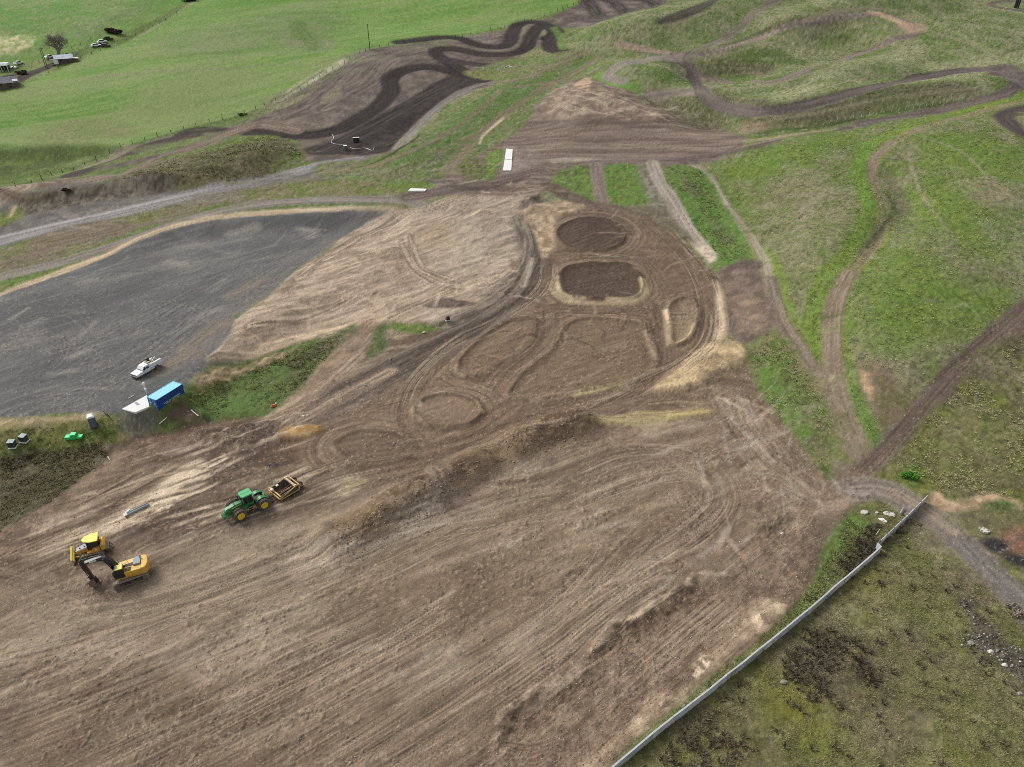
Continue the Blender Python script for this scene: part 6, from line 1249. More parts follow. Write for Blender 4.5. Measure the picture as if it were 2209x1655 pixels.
def podium():
    p = at(161, 945); t = thing('podium', 'bright green three-step winners podium on the grass verge', 'podium', p, R(8))
    for x, h, d in ((-.95, .55, -.02), (0, .95, 0), (.95, .4, .02)):
        b = MB().box((x, d, h / 2), (.93, 1.0, h)).build('step', M['podium'], t, .02)
        MB().box((x, d, h + .012), (.88, .95, .02)).build('tread', paint('mint_top', (76, 222, 134), .5, 0, .04), b)
podium()
for (px, py), rz, lb in (((29, 965), 8, 'dark green metal bin nearest the lower left bank edge'), ((54, 953), -10, 'dark green metal bin standing closer to the green podium')):
    p = at(px, py); t = thing('waste_bin', lb, 'bin', p, R(rz), 'pair of dark green bins on the verge')
    MB().box((0, 0, .75), (1.1, .95, 1.1), top=(1.03, 1.03)).build('body', M['bin'], t, .03); MB().box((0, 0, 1.34), (1.18, 1.05, .1), (R(5), 0, 0)).build('lid', M['binlid'], t, .02)
    MB().box((0, 0, .12), (1.25, 1.15, .22)).build('plinth', M['conc'], t, .02); MB().box((0, -.5, .9), (.5, .04, .3)).build('flap', M['dark'], t)
def sign():
    p = at(238, 904); t = thing('notice_board', 'leaning grey notice board on dark posts beside the portable toilet', 'sign', p, R(-38), tilt=(R(14), 0))
    MB().box((0, 0, 1.15), (1.5, .05, 1.0)).build('panel', M['wood'], t); 
    for s_ in (-1, 1): MB().box((s_ * .75, 0, .8), (.09, .09, 1.9)).build('post', M['dark'], t)
sign()
def lamp():
    p = at(317, 851); t = thing('floodlight_mast', 'white floodlight on a short mast by the container corner', 'floodlight', p, R(10))
    MB().cyl((0, 0, 0), (0, 0, 2.3), .07).build('mast', M['pottyw'], t); MB().box((0, 0, 2.45), (.5, .3, .4)).build('lamp_head', M['pottyw'], t, .04); MB().box((.05, 0, 1.2), (.4, .3, .4)).build('junction_box', M['pottyw'], t, .03)
lamp()
def stick(name, a, b, r, mat, label, cat, lift_=.06, flat=False):
    A, Bp = at(*a), at(*b); c0 = (A + Bp) / 2; z = lambda p: gz(p.x, p.y) + lift_
    pa = Vector((A.x - c0.x, A.y - c0.y, z(A) - c0.z)); pb = Vector((Bp.x - c0.x, Bp.y - c0.y, z(Bp) - c0.z))
    o = MB().cyl(pa, pb, r, r * .9, 8).build(name, mat); o.location = c0; return tag(o, label, cat)
stick('pipe', (344, 915), (360, 901), .09, M['conc'], 'pale pipe lying left of the brown mound below the container', 'pipe')
stick('pipe', (412, 885), (428, 898), .09, M['conc'], 'pale pipe lying right of the brown mound below the container', 'pipe')
stick('pipe', (277, 860), (290, 853), .08, M['conc'], 'short pale pipe on gravel beside the concrete pad', 'pipe')
stick('stake', (233, 985), (237, 993), .08, M['pwood'], 'small pale stake at the cut bank below the toilet', 'stake')
def orange():
    p = at(591, 877); t = thing('orange_barrier', 'orange plastic barrier block where the green bank meets the haul strip', 'barrier', p, R(20))
    MB().box((0, 0, .25), (.9, .55, .5), top=(.8, .6)).build('body', M['orange'], t, .05); MB().box((.45, .1, .55), (.3, .3, .25)).build('cap', M['pottyw'], t, .04); MB().box((-.5, 0, .2), (.3, .15, .12)).build('foot', M['board'], t)
orange()
def beams():
    p = at(296, 1102); t = thing('metal_beam', 'weathered grey metal channel beam lying on pale rock', 'beam', p, R(43), tilt=(0, R(-2)))
    out = [(-.32, 0), (-.3, .42), (-.12, .5), (-.1, .2), (.1, .2), (.12, .5), (.3, .42), (.32, 0)]
    MB(Matrix.Rotation(R(90), 4, 'Z')).prism(out, -1.9, 1.9).build('channel', M['gal'], t, .02)
    MB().box((-1.75, 0, .42), (.5, .75, .1)).build('end_plate', M['conc'], t, .02); MB().box((-1.2, .75, .18), (.8, .35, .2), (0, 0, .4)).build('loose_plate', M['gal'], t)
beams()
def stump():
    p = at(966, 691); t = thing('pump_unit', 'small dark pump with pale base on the haul strip', 'pump', p, R(30))
    MB().box((0, 0, .45), (.9, .7, .7)).cyl((-.3, 0, .8), (.3, 0, .8), .25).build('engine', M['black'], t, .05); MB().box((0, 0, .08), (1.3, .9, .14)).build('skid', M['conc'], t); MB().cyl((.45, .2, .6), (.5, .2, 1.25), .06).build('exhaust_pipe', M['dark'], t); MB().cyl((-.5, -.2, .5), (-.9, -.3, .4), .14).build('intake', M['steel'], t)
stump()

# ------------------------------------------------------------------ start pad, boards, tank by the upper track
def pads():
    c = [at(1085, 369), at(1103, 369), at(1106, 323), at(1092, 322)]
    c0 = sum(c, Vector()) / 4; t = thing('start_slab', 'long pale concrete start slab beside the brown hill', 'slab', c0)
    g = lambda u, v: (c[0] * (1 - u) + c[1] * u) * (1 - v) + (c[3] * (1 - u) + c[2] * u) * v
    for v0, v1 in ((0, .49), (.52, 1)):
        vs = []
        for dz in (-.5, .22):
            for u, v in ((0, v0), (1, v0), (1, v1), (0, v1)): q = g(u, v); vs.append((q.x - c0.x, q.y - c0.y, gz(q.x, q.y) - c0.z + dz))
        MB().add(vs, [(3, 2, 1, 0), (4, 5, 6, 7), (0, 1, 5, 4), (1, 2, 6, 5), (2, 3, 7, 6), (3, 0, 4, 7)]).build('panel', M['conc'], t)
pads()
quad_slab('white_board', [(880, 414), (917, 414), (921, 408), (886, 407)], .25, M['conc'], 'low white board platform on the grass above the gravel lot', 'board', .0)
def tank():
    p = at(746, 324); t = thing('water_barrel', 'grey barrel with white lid at the foot of the dark track', 'barrel', p)
    MB().cyl((0, 0, 0), (0, 0, 1.5), .62, n=18).build('drum', M['drum'], t, smooth=False); MB().cyl((0, 0, 1.5), (0, 0, 1.62), .66, n=18).build('lid', M['pottyw'], t)
    for z in (.45, 1.0): MB().cyl((0, 0, z), (0, 0, z + .06), .65, n=18).build('hoop', M['drum'], t)
    p = at(769, 306); t = thing('marker_box', 'black box with pale top standing on the dark track', 'box', p, R(18))
    MB().box((0, 0, .75), (2.2, .8, 1.5)).build('body', M['charc'], t, .02); MB().box((0, 0, 1.53), (2.26, .86, .06)).build('top', M['board'], t)
tank()
def rope(name, pts, r, mat, label, cat, lf=.1):
    Q = crom(ground(pts), False, 5); c0 = Vector((Q[0][0], Q[0][1], gz(*Q[0])))
    o = MB().tube([(x - c0.x, y - c0.y, gz(x, y) + lf - c0.z) for x, y in Q], r, 5).build(name, mat); o.location = c0; return tag(o, label, cat)
rope('hose', [(717, 291), (720, 299), (715, 307), (722, 311), (742, 313)], .1, M['hose'], 'white hose running left from the grey barrel', 'hose')
rope('hose', [(755, 319), (768, 322), (787, 320), (803, 325), (807, 319)], .1, M['hose'], 'white hose running right from the grey barrel', 'hose')
rope('hose', [(1083, 146), (1090, 146), (1097, 142), (1102, 145), (1115, 145), (1124, 143)], .12, M['hose'], 'thin white hose beside the upper hairpin track', 'hose')
for k, (px, py, lb) in enumerate(((1042, 151, 'white track marker farthest left below the hairpin'), (1074, 153, 'white track marker in the middle below the hairpin'), (1088, 151, 'white track marker farthest right below the hairpin'))):
    p = at(px, py); t = thing('track_marker', lb, 'marker', p, 0, 'white track markers below the hairpin'); MB().box((0, 0, .55), (.7, .12, .8)).build('panel', M['pottyw'], t); MB().cyl((0, 0, 0), (0, 0, .5), .07).build('foot', M['dark'], t)
def speaker():
    p = at(2190, 18); t = thing('black_tower', 'black panelled tower with strut inside the small hilltop loop track', 'tower', p, R(-15))
    MB().box((0, 0, 2.6), (1.6, .9, 5.2), top=(.95, .9)).build('cladding', M['plum'], t, .04)
    MB().box((1.35, 0, 2.4), (.5, .5, 4.8), top=(1.4, 1)).build('side_column', M['plum'], t, .03); MB().box((.95, 0, 2.9), (.5, .2, .3)).box((.95, 0, 4.4), (.5, .2, .3)).build('strut', M['plum'], t); MB().box((-.3, -.4, .06), (1.4, .8, .12)).build('base', M['conc'], t)
speaker()

# ------------------------------------------------------------------ concrete wall, lower right
def wall():
    t = thing('concrete_wall', 'long low grey concrete wall with graffiti running along the dirt yard', 'wall', at(1600, 1425))
    o = t.location
    P = [at(960, 1990), at(1130, 1832), at(1255, 1722), at(1335, 1655), at(1407, 1594), at(1490, 1529), at(1600, 1442), at(1720, 1344), at(1801, 1274), at(1850, 1233), at(1896, 1192)]
    H = 1.25; pts = [Vector((p.x, p.y, 0)) for p in P]
    dense = []
    for a, b in zip(pts[:-1], pts[1:]):
        n = max(1, round((b - a).length / 2.9))
        for k in range(n): dense.append(a.lerp(b, k / n))
    dense.append(pts[-1])
    gr = [paint('wall_graffiti_yellow', (186, 190, 140), .9, 0, .4, (150, 154, 150), .9), paint('wall_graffiti_blue', (150, 166, 186), .9, 0, .4, (180, 182, 180), .9)]
    WV = [M['gconc']] + [paint('grey_concrete_wall_%s' % nm, c_, .9, 0, .4, d_, .7, .18, .02) for nm, c_, d_ in (('pale', (216, 216, 214), (150, 150, 148)), ('stained', (184, 186, 188), (116, 118, 118)), ('cool', (198, 204, 208), (132, 136, 140)))]
    for k, (a, b) in enumerate(zip(dense[:-1], dense[1:])):
        d = (b - a).normalized(); nrm = Vector((d.y, -d.x, 0)); g = .025
        za, zb = gz(a.x, a.y), gz(b.x, b.y); vs = []
        a2, b2 = a + d * g, b - d * g; off = (k % 3 - 1) * .008
        for q, z in ((a2, za), (b2, zb)):
            for s_ in (.08 + off, -.08 + off):
                for zz in (-.5, H): vs.append(tuple(q + nrm * s_ + Vector((0, 0, z + zz)) - o))
        pn = MB().add(vs, [(0, 4, 5, 1), (2, 3, 7, 6), (1, 5, 7, 3), (0, 1, 3, 2), (4, 6, 7, 5)]).build('wall_panel', WV[(k * 7 + k // 3) % 4], t)
        vs = []
        for q, z in ((a2, za), (b2, zb)):
            for s_ in (.1, -.1):
                for zz in (H + .003, H + .1): vs.append(tuple(q + nrm * s_ + Vector((0, 0, z + zz)) - o))
        MB().add(vs, [(0, 4, 5, 1), (2, 3, 7, 6), (1, 5, 7, 3), (0, 1, 3, 2), (4, 6, 7, 5), (0, 2, 6, 4)]).build('coping', M['wcap'], pn)
        n = len(dense)
        if n - 13 <= k <= n - 4:                          # faint sprayed patches on the outer face
            mb = MB(); rr = random.Random(k)
            for _ in range(3):
                u0 = rr.uniform(.05, .7); q0 = a2.lerp(b2, u0); q1 = a2.lerp(b2, min(.98, u0 + rr.uniform(.08, .3))); z = za + rr.uniform(.1, .3); h = rr.uniform(.3, .7); nn = nrm * (.095 + off)
                mb.add([tuple(q0 + nn + Vector((0, 0, z)) - o), tuple(q1 + nn + Vector((0, 0, z)) - o), tuple(q1 + nn + Vector((0, 0, z + h)) - o), tuple(q0 + nn + Vector((0, 0, z + h)) - o)], [(0, 1, 2, 3)])
            mb.build('graffiti', gr[k % 2], pn)
    # the step back at the corner
    a, b = dense[-1], Vector(at(1889, 1184)); b.z = 0; d = (b - a).normalized(); nrm = Vector((d.y, -d.x, 0)); z = gz(a.x, a.y); vs = []
    for q in (a, b):
        for s_ in (.11, -.11):
            for zz in (-.4, H): vs.append(tuple(q + nrm * s_ + Vector((0, 0, z + zz)) - o))
    MB().add(vs, [(0, 4, 5, 1), (2, 3, 7, 6), (1, 5, 7, 3), (0, 1, 3, 2), (4, 6, 7, 5)]).build('return_panel', M['gconc'], t)
    # rail section carrying on to the lane
    t2 = thing('slatted_rail', 'weathered grey slatted rail fence carrying on from the wall corner to the lane', 'fence', at(1940, 1140)); o = t2.location
    A, Bq = Vector(at(1893, 1181)), Vector(at(1995, 1083)); n = 7
    for k in range(n):
        a, b = A.lerp(Bq, k / n), A.lerp(Bq, (k + 1) / n); za, zb = gz(a.x, a.y), gz(b.x, b.y); d = (b - a); d.z = 0; d.normalize(); nrm = Vector((d.y, -d.x, 0))
        for q, (h0, h1, th) in enumerate(((.05, .5, .05), (.56, 1.0, .05), (1.08, 1.5, .05))):
            vs = []
            for p, z in ((a + d * .02, za), (b - d * .02, zb)):
                for s_ in (th + .02 * q, -th + .02 * q):
                    for zz in (h0, h1): w = p + nrm * s_; vs.append((w.x - o.x, w.y - o.y, z + zz - o.z))
            MB().add(vs, [(0, 4, 5, 1), (2, 3, 7, 6), (1, 5, 7, 3), (0, 1, 3, 2), (4, 6, 7, 5), (0, 2, 6, 4)]).build('slat', M['gconc'] if q else M['gal'], t2)
        MB().box((a.x - o.x, a.y - o.y, za - o.z + .6), (.16, .16, 1.9)).build('post', M['wood'], t2)
wall()

# ------------------------------------------------------------------ debris by the wall
def slabby(name, px, py, s, rz, lb, cat, mat, n=4):
    p = at(px, py); t = thing(name, lb, cat, p, R(rz)); rr = random.Random(px)
    pl = [(s[0] / 2 * math.cos(a) * rr.uniform(.8, 1.15), s[1] / 2 * math.sin(a) * rr.uniform(.8, 1.15)) for a in [2 * math.pi * (k + .5) / 7 for k in range(7)]]
    MB().slab(pl, -.1, s[2]).build('slab', mat, t, .03)
    for k in range(n): MB().stone((rr.uniform(-.5, .5) * s[0], rr.uniform(-.5, .5) * s[1], s[2]), (.2, .14, .09), px + k).build('fragment', M['rock'] if k % 2 else mat, t)
slabby('broken_concrete', 1864, 1106, (1.3, 1.0, .22), 30, 'pale broken concrete lump nearest the dirt yard, left of the rail', 'rubble', M['prock'])
slabby('broken_concrete', 1917, 1110, (1.7, 1.1, .25), -20, 'largest pale broken concrete slab close to the rail', 'rubble', M['prock'], 6)
slabby('broken_concrete', 1905, 1124, (1.5, .6, .2), -40, 'narrow white concrete offcut below the largest broken slab', 'rubble', M['conc'], 2)
slabby('broken_concrete', 1891, 1107, (.5, .4, .2), 10, 'smallest pale concrete bit between the two larger lumps', 'rubble', M['prock'], 0)
slabby('broken_concrete', 2124, 1147, (1.5, 1.2, .3), 0, 'pale concrete rubble above the black burn patch', 'rubble', M['prock'], 5)
stick('post', (1940, 1112), (1948, 1098), .13, M['gal'], 'pale metal post leaning against the slatted rail', 'post', .35)
stick('pole', (1889, 1156), (1897, 1144), .05, M['pwood'], 'thin yellow stick in the brown weeds by the rail', 'stick', .25)
def tyre_():
    p = at(1895, 1135); t = thing('old_tyre', 'old black tyre lying among weeds beside the rail', 'tyre', p, 0); mb = MB(); n = 20; m_ = 8
    vs = [((.36 + .14 * math.cos(b)) * math.cos(a), (.36 + .14 * math.cos(b)) * math.sin(a), .13 + .13 * math.sin(b)) for a in [2 * math.pi * k / n for k in range(n)] for b in [2 * math.pi * q / m_ for q in range(m_)]]
    mb.add(vs, [(k * m_ + q, ((k + 1) % n) * m_ + q, ((k + 1) % n) * m_ + (q + 1) % m_, k * m_ + (q + 1) % m_) for k in range(n) for q in range(m_)]).build('tread', M['charc'], t, smooth=True)
tyre_()
for px, py, s, lb in ((1687, 1152, .5, 'upper of two pale boulders on the east scarp'), (1694, 1177, .5, 'lower of two pale boulders on the east scarp'), (1108, 997, .45, 'pale boulder at the foot of the long dirt berm'), (2200, 1497, .6, 'pale block lying alone in the scrub below the rubble spill'), (1690, 1472, .7, 'pale grey round boulder in the yellow grass beyond the wall'), (2094, 1388, .7, 'long white stone in the middle of the rubble spill'), (2137, 1407, .65, 'white oval stone low in the rubble spill'), (2167, 1436, .6, 'white stone nearest the lower right of the rubble spill'), (1786, 1250, .35, 'grey boulder in the bright green strip by the wall'), (655, 898, .55, 'pale boulder at the top of the yellow heap'), (842, 776, .5, 'white rock on the haul strip above the round island'), (788, 832, .5, 'white rock beside the haul strip near the round island'), (165, 494, .5, 'white rock on the grass above the gravel lot'), (915, 718, .6, 'cluster rock at the bend of the haul strip')):
    p = at(px, py); s *= .62; o = MB().stone((0, 0, s * .25), (s, s * .75, s * .5), int(px), 2).build('boulder', M['prock'] if int(px) % 2 else M['rock']); o.location = p; tag(o, lb, 'rock')

# ------------------------------------------------------------------ fences and poles
def fence(name, pts, step, h, r, mat, label, wires=(.45, .85, 1.2), jit=.12, n=4, tall=0):
    Q = crom(ground(pts), False, n); c0 = Vector((Q[0][0], Q[0][1], gz(*Q[0]))); t = thing(name, label, 'fence', c0)
    acc = 0; tops = []; rr = random.Random(len(pts)); prev = Q[0]; k = 0
    me = None
    for q in Q[1:]:
        d = math.hypot(*(q - prev)); 
        while acc <= d:
            x, y = prev + (q - prev) * (acc / d); z = gz(x, y); hh = h * (1.35 if tall and k % tall == 0 else 1)
            if me is None:
                o = MB().cyl((0, 0, -.3), (0, 0, h), r, r * .85, 6).build('post', mat, t); me = o.data
            else:
                o = bpy.data.objects.new('post', me); COL.objects.link(o); o.parent = t
            o.location = (x - c0.x, y - c0.y, z - c0.z); o.rotation_euler = (rr.uniform(-jit, jit), rr.uniform(-jit, jit), 0); o.scale = (1.25 if hh > h else 1, 1.25 if hh > h else 1, hh / h * rr.uniform(.85, 1.1))
            tops.append((x - c0.x, y - c0.y, z - c0.z)); acc += step * rr.uniform(.85, 1.15); k += 1
        acc -= d; prev = q
    for w in wires: MB().tube([(x, y, z + w * h / 1.3) for x, y, z in tops], .018, 3).build('wire', M['wire'], t)
fence('field_fence', FENCE[1:-1], 4.6, 1.35, .1, M['dwood'], 'long post and wire fence dividing the green field from the track', tall=5)
fence('lane_fence', [(105, 158), (165, 132), (215, 110), (285, 82), (340, 55), (400, 18)], 6.0, 1.3, .1, M['dwood'], 'post and wire fence along the farm lane at the top left')
fence('yard_fence', [(28, 150), (60, 142), (95, 132), (130, 122), (158, 105), (200, 85), (250, 68)], 6.0, 1.2, .1, M['dwood'], 'old post fence behind the farm buildings by the bare tree')
fence('stake_fence', [(1790, 266), (1850, 254), (1900, 246), (1960, 236), (2030, 224), (2100, 214)], 3.4, 1.2, .09, M['pwood'], 'row of pale stakes along the ditch beside the hillside track')
def pole(name, px, py, h, lb, arms=0, r=.14):
    p = at(px, py); t = thing(name, lb, 'utility pole', p); MB().cyl((0, 0, -.5), (0, 0, h), r, r * .7, 8).build('shaft', M['dwood'], t)
    for k in range(arms): MB().box((0, 0, h - .4 - .8 * k), (1.8, .12, .12)).build('crossarm', M['dwood'], t)
    if not arms: MB().cyl((0, 0, h - .1), (0, 0, h + .2), r * .5, n=6).build('insulator', M['drum'], t)
pole('utility_pole', 798, 107, 10.5, 'tall bare utility pole standing on the field fence line', 0, .2)
pole('utility_pole', 99, 146, 7.5, 'dark timber pole left of the pair beside the farm shed', 1)
pole('utility_pole', 103, 148, 8.5, 'dark timber pole right of the pair beside the farm shed', 1)

# ------------------------------------------------------------------ farmstead, upper left
def gable(name, px, py, L, W, H, rise, rz, roofm, wallm, label, over=.4, extra=None):
    p = at(px, py); t = thing(name, label, 'building', p, R(rz))
    MB().prism([(-W / 2, -.6), (W / 2, -.6), (W / 2, H), (0, H + rise - .05), (-W / 2, H)], -L / 2, L / 2).build('wall', wallm, t)
    for s_ in (-1, 1):
        n = max(3, int(L / 1.6)); rf = None
        for k in range(n):
            y0, y1 = -L / 2 - over + (L + 2 * over) * k / n + .015, -L / 2 - over + (L + 2 * over) * (k + 1) / n - .015; lift_ = .02 * (k % 2)
            mb = MB().add([(0, y0, H + rise + lift_), (s_ * (W / 2 + over), y0, H - over * rise / (W / 2) + lift_), (s_ * (W / 2 + over), y1, H - over * rise / (W / 2) + lift_), (0, y1, H + rise + lift_), (0, y0, H + rise + lift_ - .09), (s_ * (W / 2 + over), y0, H - over * rise / (W / 2) + lift_ - .09), (s_ * (W / 2 + over), y1, H - over * rise / (W / 2) + lift_ - .09), (0, y1, H + rise + lift_ - .09)], [(0, 1, 2, 3), (7, 6, 5, 4), (0, 4, 5, 1), (1, 5, 6, 2), (2, 6, 7, 3), (3, 7, 4, 0)])
            mb.build('roof_sheet', roofm, t)
    MB().box((W / 2 + .02, L * .15, 1.0), (.06, 1.1, 2.0)).build('door', M['dark'], t); MB().box((W / 2 + .02, -L * .22, 1.5), (.06, 1.0, .9)).build('window', M['glass'], t); MB().box((0, -L / 2 - .02, 1.2), (1.0, .05, .9)).build('window', M['glass'], t)
    if extra: extra(t)
gable('farm_shack', 14, 188, 9, 6.5, 2.2, 1.7, -55, M['shing'], M['shed'], 'ramshackle grey roofed farm shack below the dark ploughed plot', extra=lambda t: (MB().box((-.2, -5.2, 3.4), (.5, .5, 1.0)).build('chimney', M['pinkt'], t), MB().box((3.9, -2.5, 1.9), (1.6, 1.0, .08), (0, R(18), 0)).build('awning', M['pinkt'], t), MB().box((2.6, 3.6, 2.7), (1.6, 1.8, .1), (0, R(20), 0)).build('roof_patch', M['conc'], t)))
gable('farm_shed', 140, 135, 7, 5.5, 2.1, 1.2, -58, M['tin'], M['shed'], 'tin roofed farm shed under the bare tree', extra=lambda t: (MB().box((2.2, 4.6, 1.9), (3.6, 2.2, .1), (R(-6), 0, 0)).build('lean_to_roof', M['conc'], t), MB().box((2.2, 4.6, .9), (3.2, 1.8, 1.8)).build('lean_to', M['shed'], t), MB().box((3.4, -3.5, .8), (.1, 1.8, 1.6)).build('white_panel', M['pottyw'], t), MB().box((.5, -4.6, 1.6), (3.2, 2.0, .1), (R(8), 0, 0)).build('porch_roof', M['shing'], t)))
def white_shed():
    p = at(8, 153); t = thing('white_canopy_shed', 'white open fronted canopy shed at the left edge of the farmyard', 'shed', p, R(14))
    for x in (-2.4, 0, 2.4):
        for y in (-1.6, 1.6): MB().box((x, y, 1.2), (.18, .18, 2.5)).build('post', M['pottyw'], t)
    MB().prism([(-1.9, 2.4), (1.9, 2.4), (1.0, 3.2), (-1.0, 3.2)], -2.8, 2.8); MB(RZ(90)).prism([(-1.9, 2.3), (1.9, 2.3), (1.0, 3.2), (-1.0, 3.2)], -2.8, 2.8).build('roof', M['pottyw'], t, .05)
    MB().box((0, 1.6, 1.1), (4.9, .06, 2.2)).build('back_wall', M['dark'], t); MB().box((2.4, 0, 1.1), (.06, 3.0, 2.2)).build('side_wall', M['bin'], t)
white_shed()
def oldcar(px, py, rz, mat, lb, L=4.2):
    p = at(px, py); t = thing('parked_car', lb, 'car', p, R(rz), 'old cars around the farmyard')
    MB().prism([(-L / 2, .35), (L / 2, .35), (L / 2, .8), (L * .22, .92), (-L * .42, .95), (-L / 2, .85)], -.85, .85).build('body', mat, t, .06)
    MB().prism([(-L * .4, .92), (L * .24, .92), (L * .08, 1.42), (-L * .28, 1.42)], -.72, .72).build('cabin', M['glass'], t); MB().box((-.42, 0, 1.44), (L * .36, 1.4, .05)).build('roof', mat, t)
    for x in (-L * .3, L * .3):
        for y in (-.8, .8): MB().cyl((x, y - .1, .32), (x, y + .1, .32), .32, n=12).build('wheel', M['tyre'], t)
oldcar(208, 101, 40, M['pottyw'], 'white old car nearest the lane fence at the top left'); oldcar(221, 93, 40, M['pottyw'], 'white trailer-like car just above the nearest white one'); oldcar(228, 101, 15, M['carred'], 'dark green old car on the lane grass'); oldcar(234, 86, 20, M['charc'], 'low dark car farthest up the farm lane'); oldcar(108, 126, 60, M['pottyw'], 'white car beside the timber poles under the tree'); oldcar(41, 139, 75, M['pottyw'], 'white car nearest the white canopy shed')
def junk(px, py, lb, mats, s=1.2, n=7):
    p = at(px, py); t = thing('scrap_pile', lb, 'scrap pile', p); rr = random.Random(px * 3)
    for k in range(n): MB().box((rr.uniform(-2, 2) * s, rr.uniform(-1.5, 1.5) * s, rr.uniform(.1, .6)), (rr.uniform(.4, 1.6), rr.uniform(.3, 1.2), rr.uniform(.1, .7)), (rr.uniform(-.3, .3), rr.uniform(-.3, .3), rr.uniform(0, 3))).build('scrap_piece', mats[k % len(mats)], t)
junk(30, 148, 'scrap heap of pale boards in front of the canopy shed', (M['pottyw'], M['wood'], M['tin'])); junk(147, 119, 'scrap heap of pale sheets behind the tin shed', (M['conc'], M['tin'], M['wood'])); junk(20, 166, 'dark scrap heap between canopy shed and shack', (M['dark'], M['wood'], M['shing'])); junk(122, 139, 'white scrap beside the tin shed wall', (M['pottyw'], M['wood'], M['dark']), .6, 5)

# ------------------------------------------------------------------ trees, bushes
def bare_tree():
    p = at(126, 119); t = thing('bare_tree', 'large leafless grey tree with dense twigs behind the farm shed', 'tree', p); rr = random.Random(5)
    segs = []; twigs = []
    def grow(a, d, l, r, lev):
        b = a + d * l; (segs if lev < 3 else twigs).append((a, b, r, r * .68))
        if lev >= 6: return
        for _ in range(3 if lev < 5 else 2):
            q = Vector((rr.gauss(0, 1), rr.gauss(0, 1), rr.gauss(.25, .7))).normalized(); grow(a.lerp(b, rr.uniform(.6, 1)), (d + q * .75).normalized(), l * rr.uniform(.62, .85), r * .62, lev + 1)
    for k in range(4): grow(Vector((rr.uniform(-.4, .4), rr.uniform(-.4, .4), -.3)), Vector((rr.uniform(-.5, .5), rr.uniform(-.5, .5), 1)).normalized(), 3.3, .36, 0)
    mb = MB(); [mb.cyl(a, b, r, r2, 6) for a, b, r, r2 in segs]; mb.build('trunk', M['bark'], t)
    mb = MB(); [mb.cyl(a, b, max(r, .03), max(r2, .022), 3) for a, b, r, r2 in twigs]; mb.build('crown', M['bark'], t)
bare_tree()
def bush(px, py, w, h, c1, c2, lb, n=420, leaf=.22, name='bush', stem=True):
    p = at(px, py); t = thing(name, lb, 'bush', p); rr = random.Random(int(px * 7 + py)); mb = MB()
    lobes = [(rr.uniform(-.5, .5) * w, rr.uniform(-.4, .4) * w * .7, rr.uniform(.25, .6) * h, rr.uniform(.35, .6)) for _ in range(7)]
    for k in range(n):
        lx, ly, lz, lr = lobes[k % 7]; d = Vector((rr.gauss(0, 1), rr.gauss(0, 1), rr.gauss(.2, 1))).normalized() * lr * rr.uniform(.5, 1)
        c = Vector((lx + d.x * w * .55, ly + d.y * w * .45, max(.05, lz + d.z * h * .7))); q = Euler((rr.uniform(-1, 1), rr.uniform(-1, 1), rr.uniform(0, 6))).to_matrix(); s = leaf * rr.uniform(.6, 1.5)
        mb.add([c + q @ Vector((-s, 0, 0)), c + q @ Vector((0, -s * .6, 0)), c + q @ Vector((s, 0, 0)), c + q @ Vector((0, s * .6, s * .3))], [(0, 1, 2, 3)])
    mb.build('foliage', leafmat('leaves_%d_%d' % (int(px), int(py)), c1, c2), t)
    if stem:
        mb = MB()
        for lx, ly, lz, lr in lobes: mb.cyl((lx * .2, ly * .2, -.2), (lx, ly, lz), .06, .03, 5)
        mb.build('stem', M['bark'], t)
bush(250, 72, 7.5, 2.6, (72, 66, 60), (98, 92, 82), 'big dark thicket just above the old cars on the farm lane', 2600, .4)
bush(405, 4, 7, 2.8, (66, 66, 66), (90, 88, 82), 'dark thicket at the far end of the farm lane', 1800, .4)
bush(42, 160, 4.5, 1.6, (84, 80, 64), (110, 104, 82), 'dark shrub between the dark plot and the canopy shed', 900, .3)
bush(193, 250 - 5, 5, 1.0, (60, 66, 40), (90, 92, 60), 'small dark weed patch in the crop field', 1, .2) if False else None
bush(1965, 1030, 2.4, 1.0, (70, 126, 40), (96, 144, 54), 'rounded bright green bush at the track junction', 700, .16)
bush(2196, 1327, 1.5, .9, (142, 126, 112), (166, 150, 136), 'pinkish dry shrub on the lane edge, lower of two', 420, .12)
bush(2183, 1312, 1.5, .8, (136, 130, 114), (160, 152, 134), 'greyish dry shrub on the lane edge, upper of two', 420, .12)
bush(525, 248, 3.5, .5, (84, 86, 58), (110, 112, 72), 'low dark weed clump below the field fence', 300, .25)
bush(145, 412, 3, .9, (38, 36, 32), (66, 60, 50), 'small blackish bush on top of the eroded bank', 300, .22)

# ------------------------------------------------------------------ what nobody could count
def pick(pts, n, world=False):
    """n random spots inside an outline traced on the photo, weighted evenly over the ground"""
    Q = ground(pts); x0, y0 = Q.min(0); x1, y1 = Q.max(0); out = np.zeros((0, 2))
    while len(out) < n:
        c = rng.random((n * 3, 2)) * (x1 - x0, y1 - y0) + (x0, y0); ins = np.zeros(len(c), bool)
        for i in range(len(Q)):
            (ax, ay), (bx, by) = Q[i], Q[(i + 1) % len(Q)]
            if ay != by: ins ^= ((ay > c[:, 1]) != (by > c[:, 1])) & (c[:, 0] < (bx - ax) * (c[:, 1] - ay) / (by - ay) + ax)
        out = np.concatenate([out, c[ins]])
    return out[:n]
def attr_at(arr, x, y):
    j = np.clip(np.searchsorted(YR, y), 0, NR - 1); i = np.clip(np.searchsorted(TC[None, :].ravel(), x / WID[j]), 0, NC - 1)
    return arr[j * NC + i]
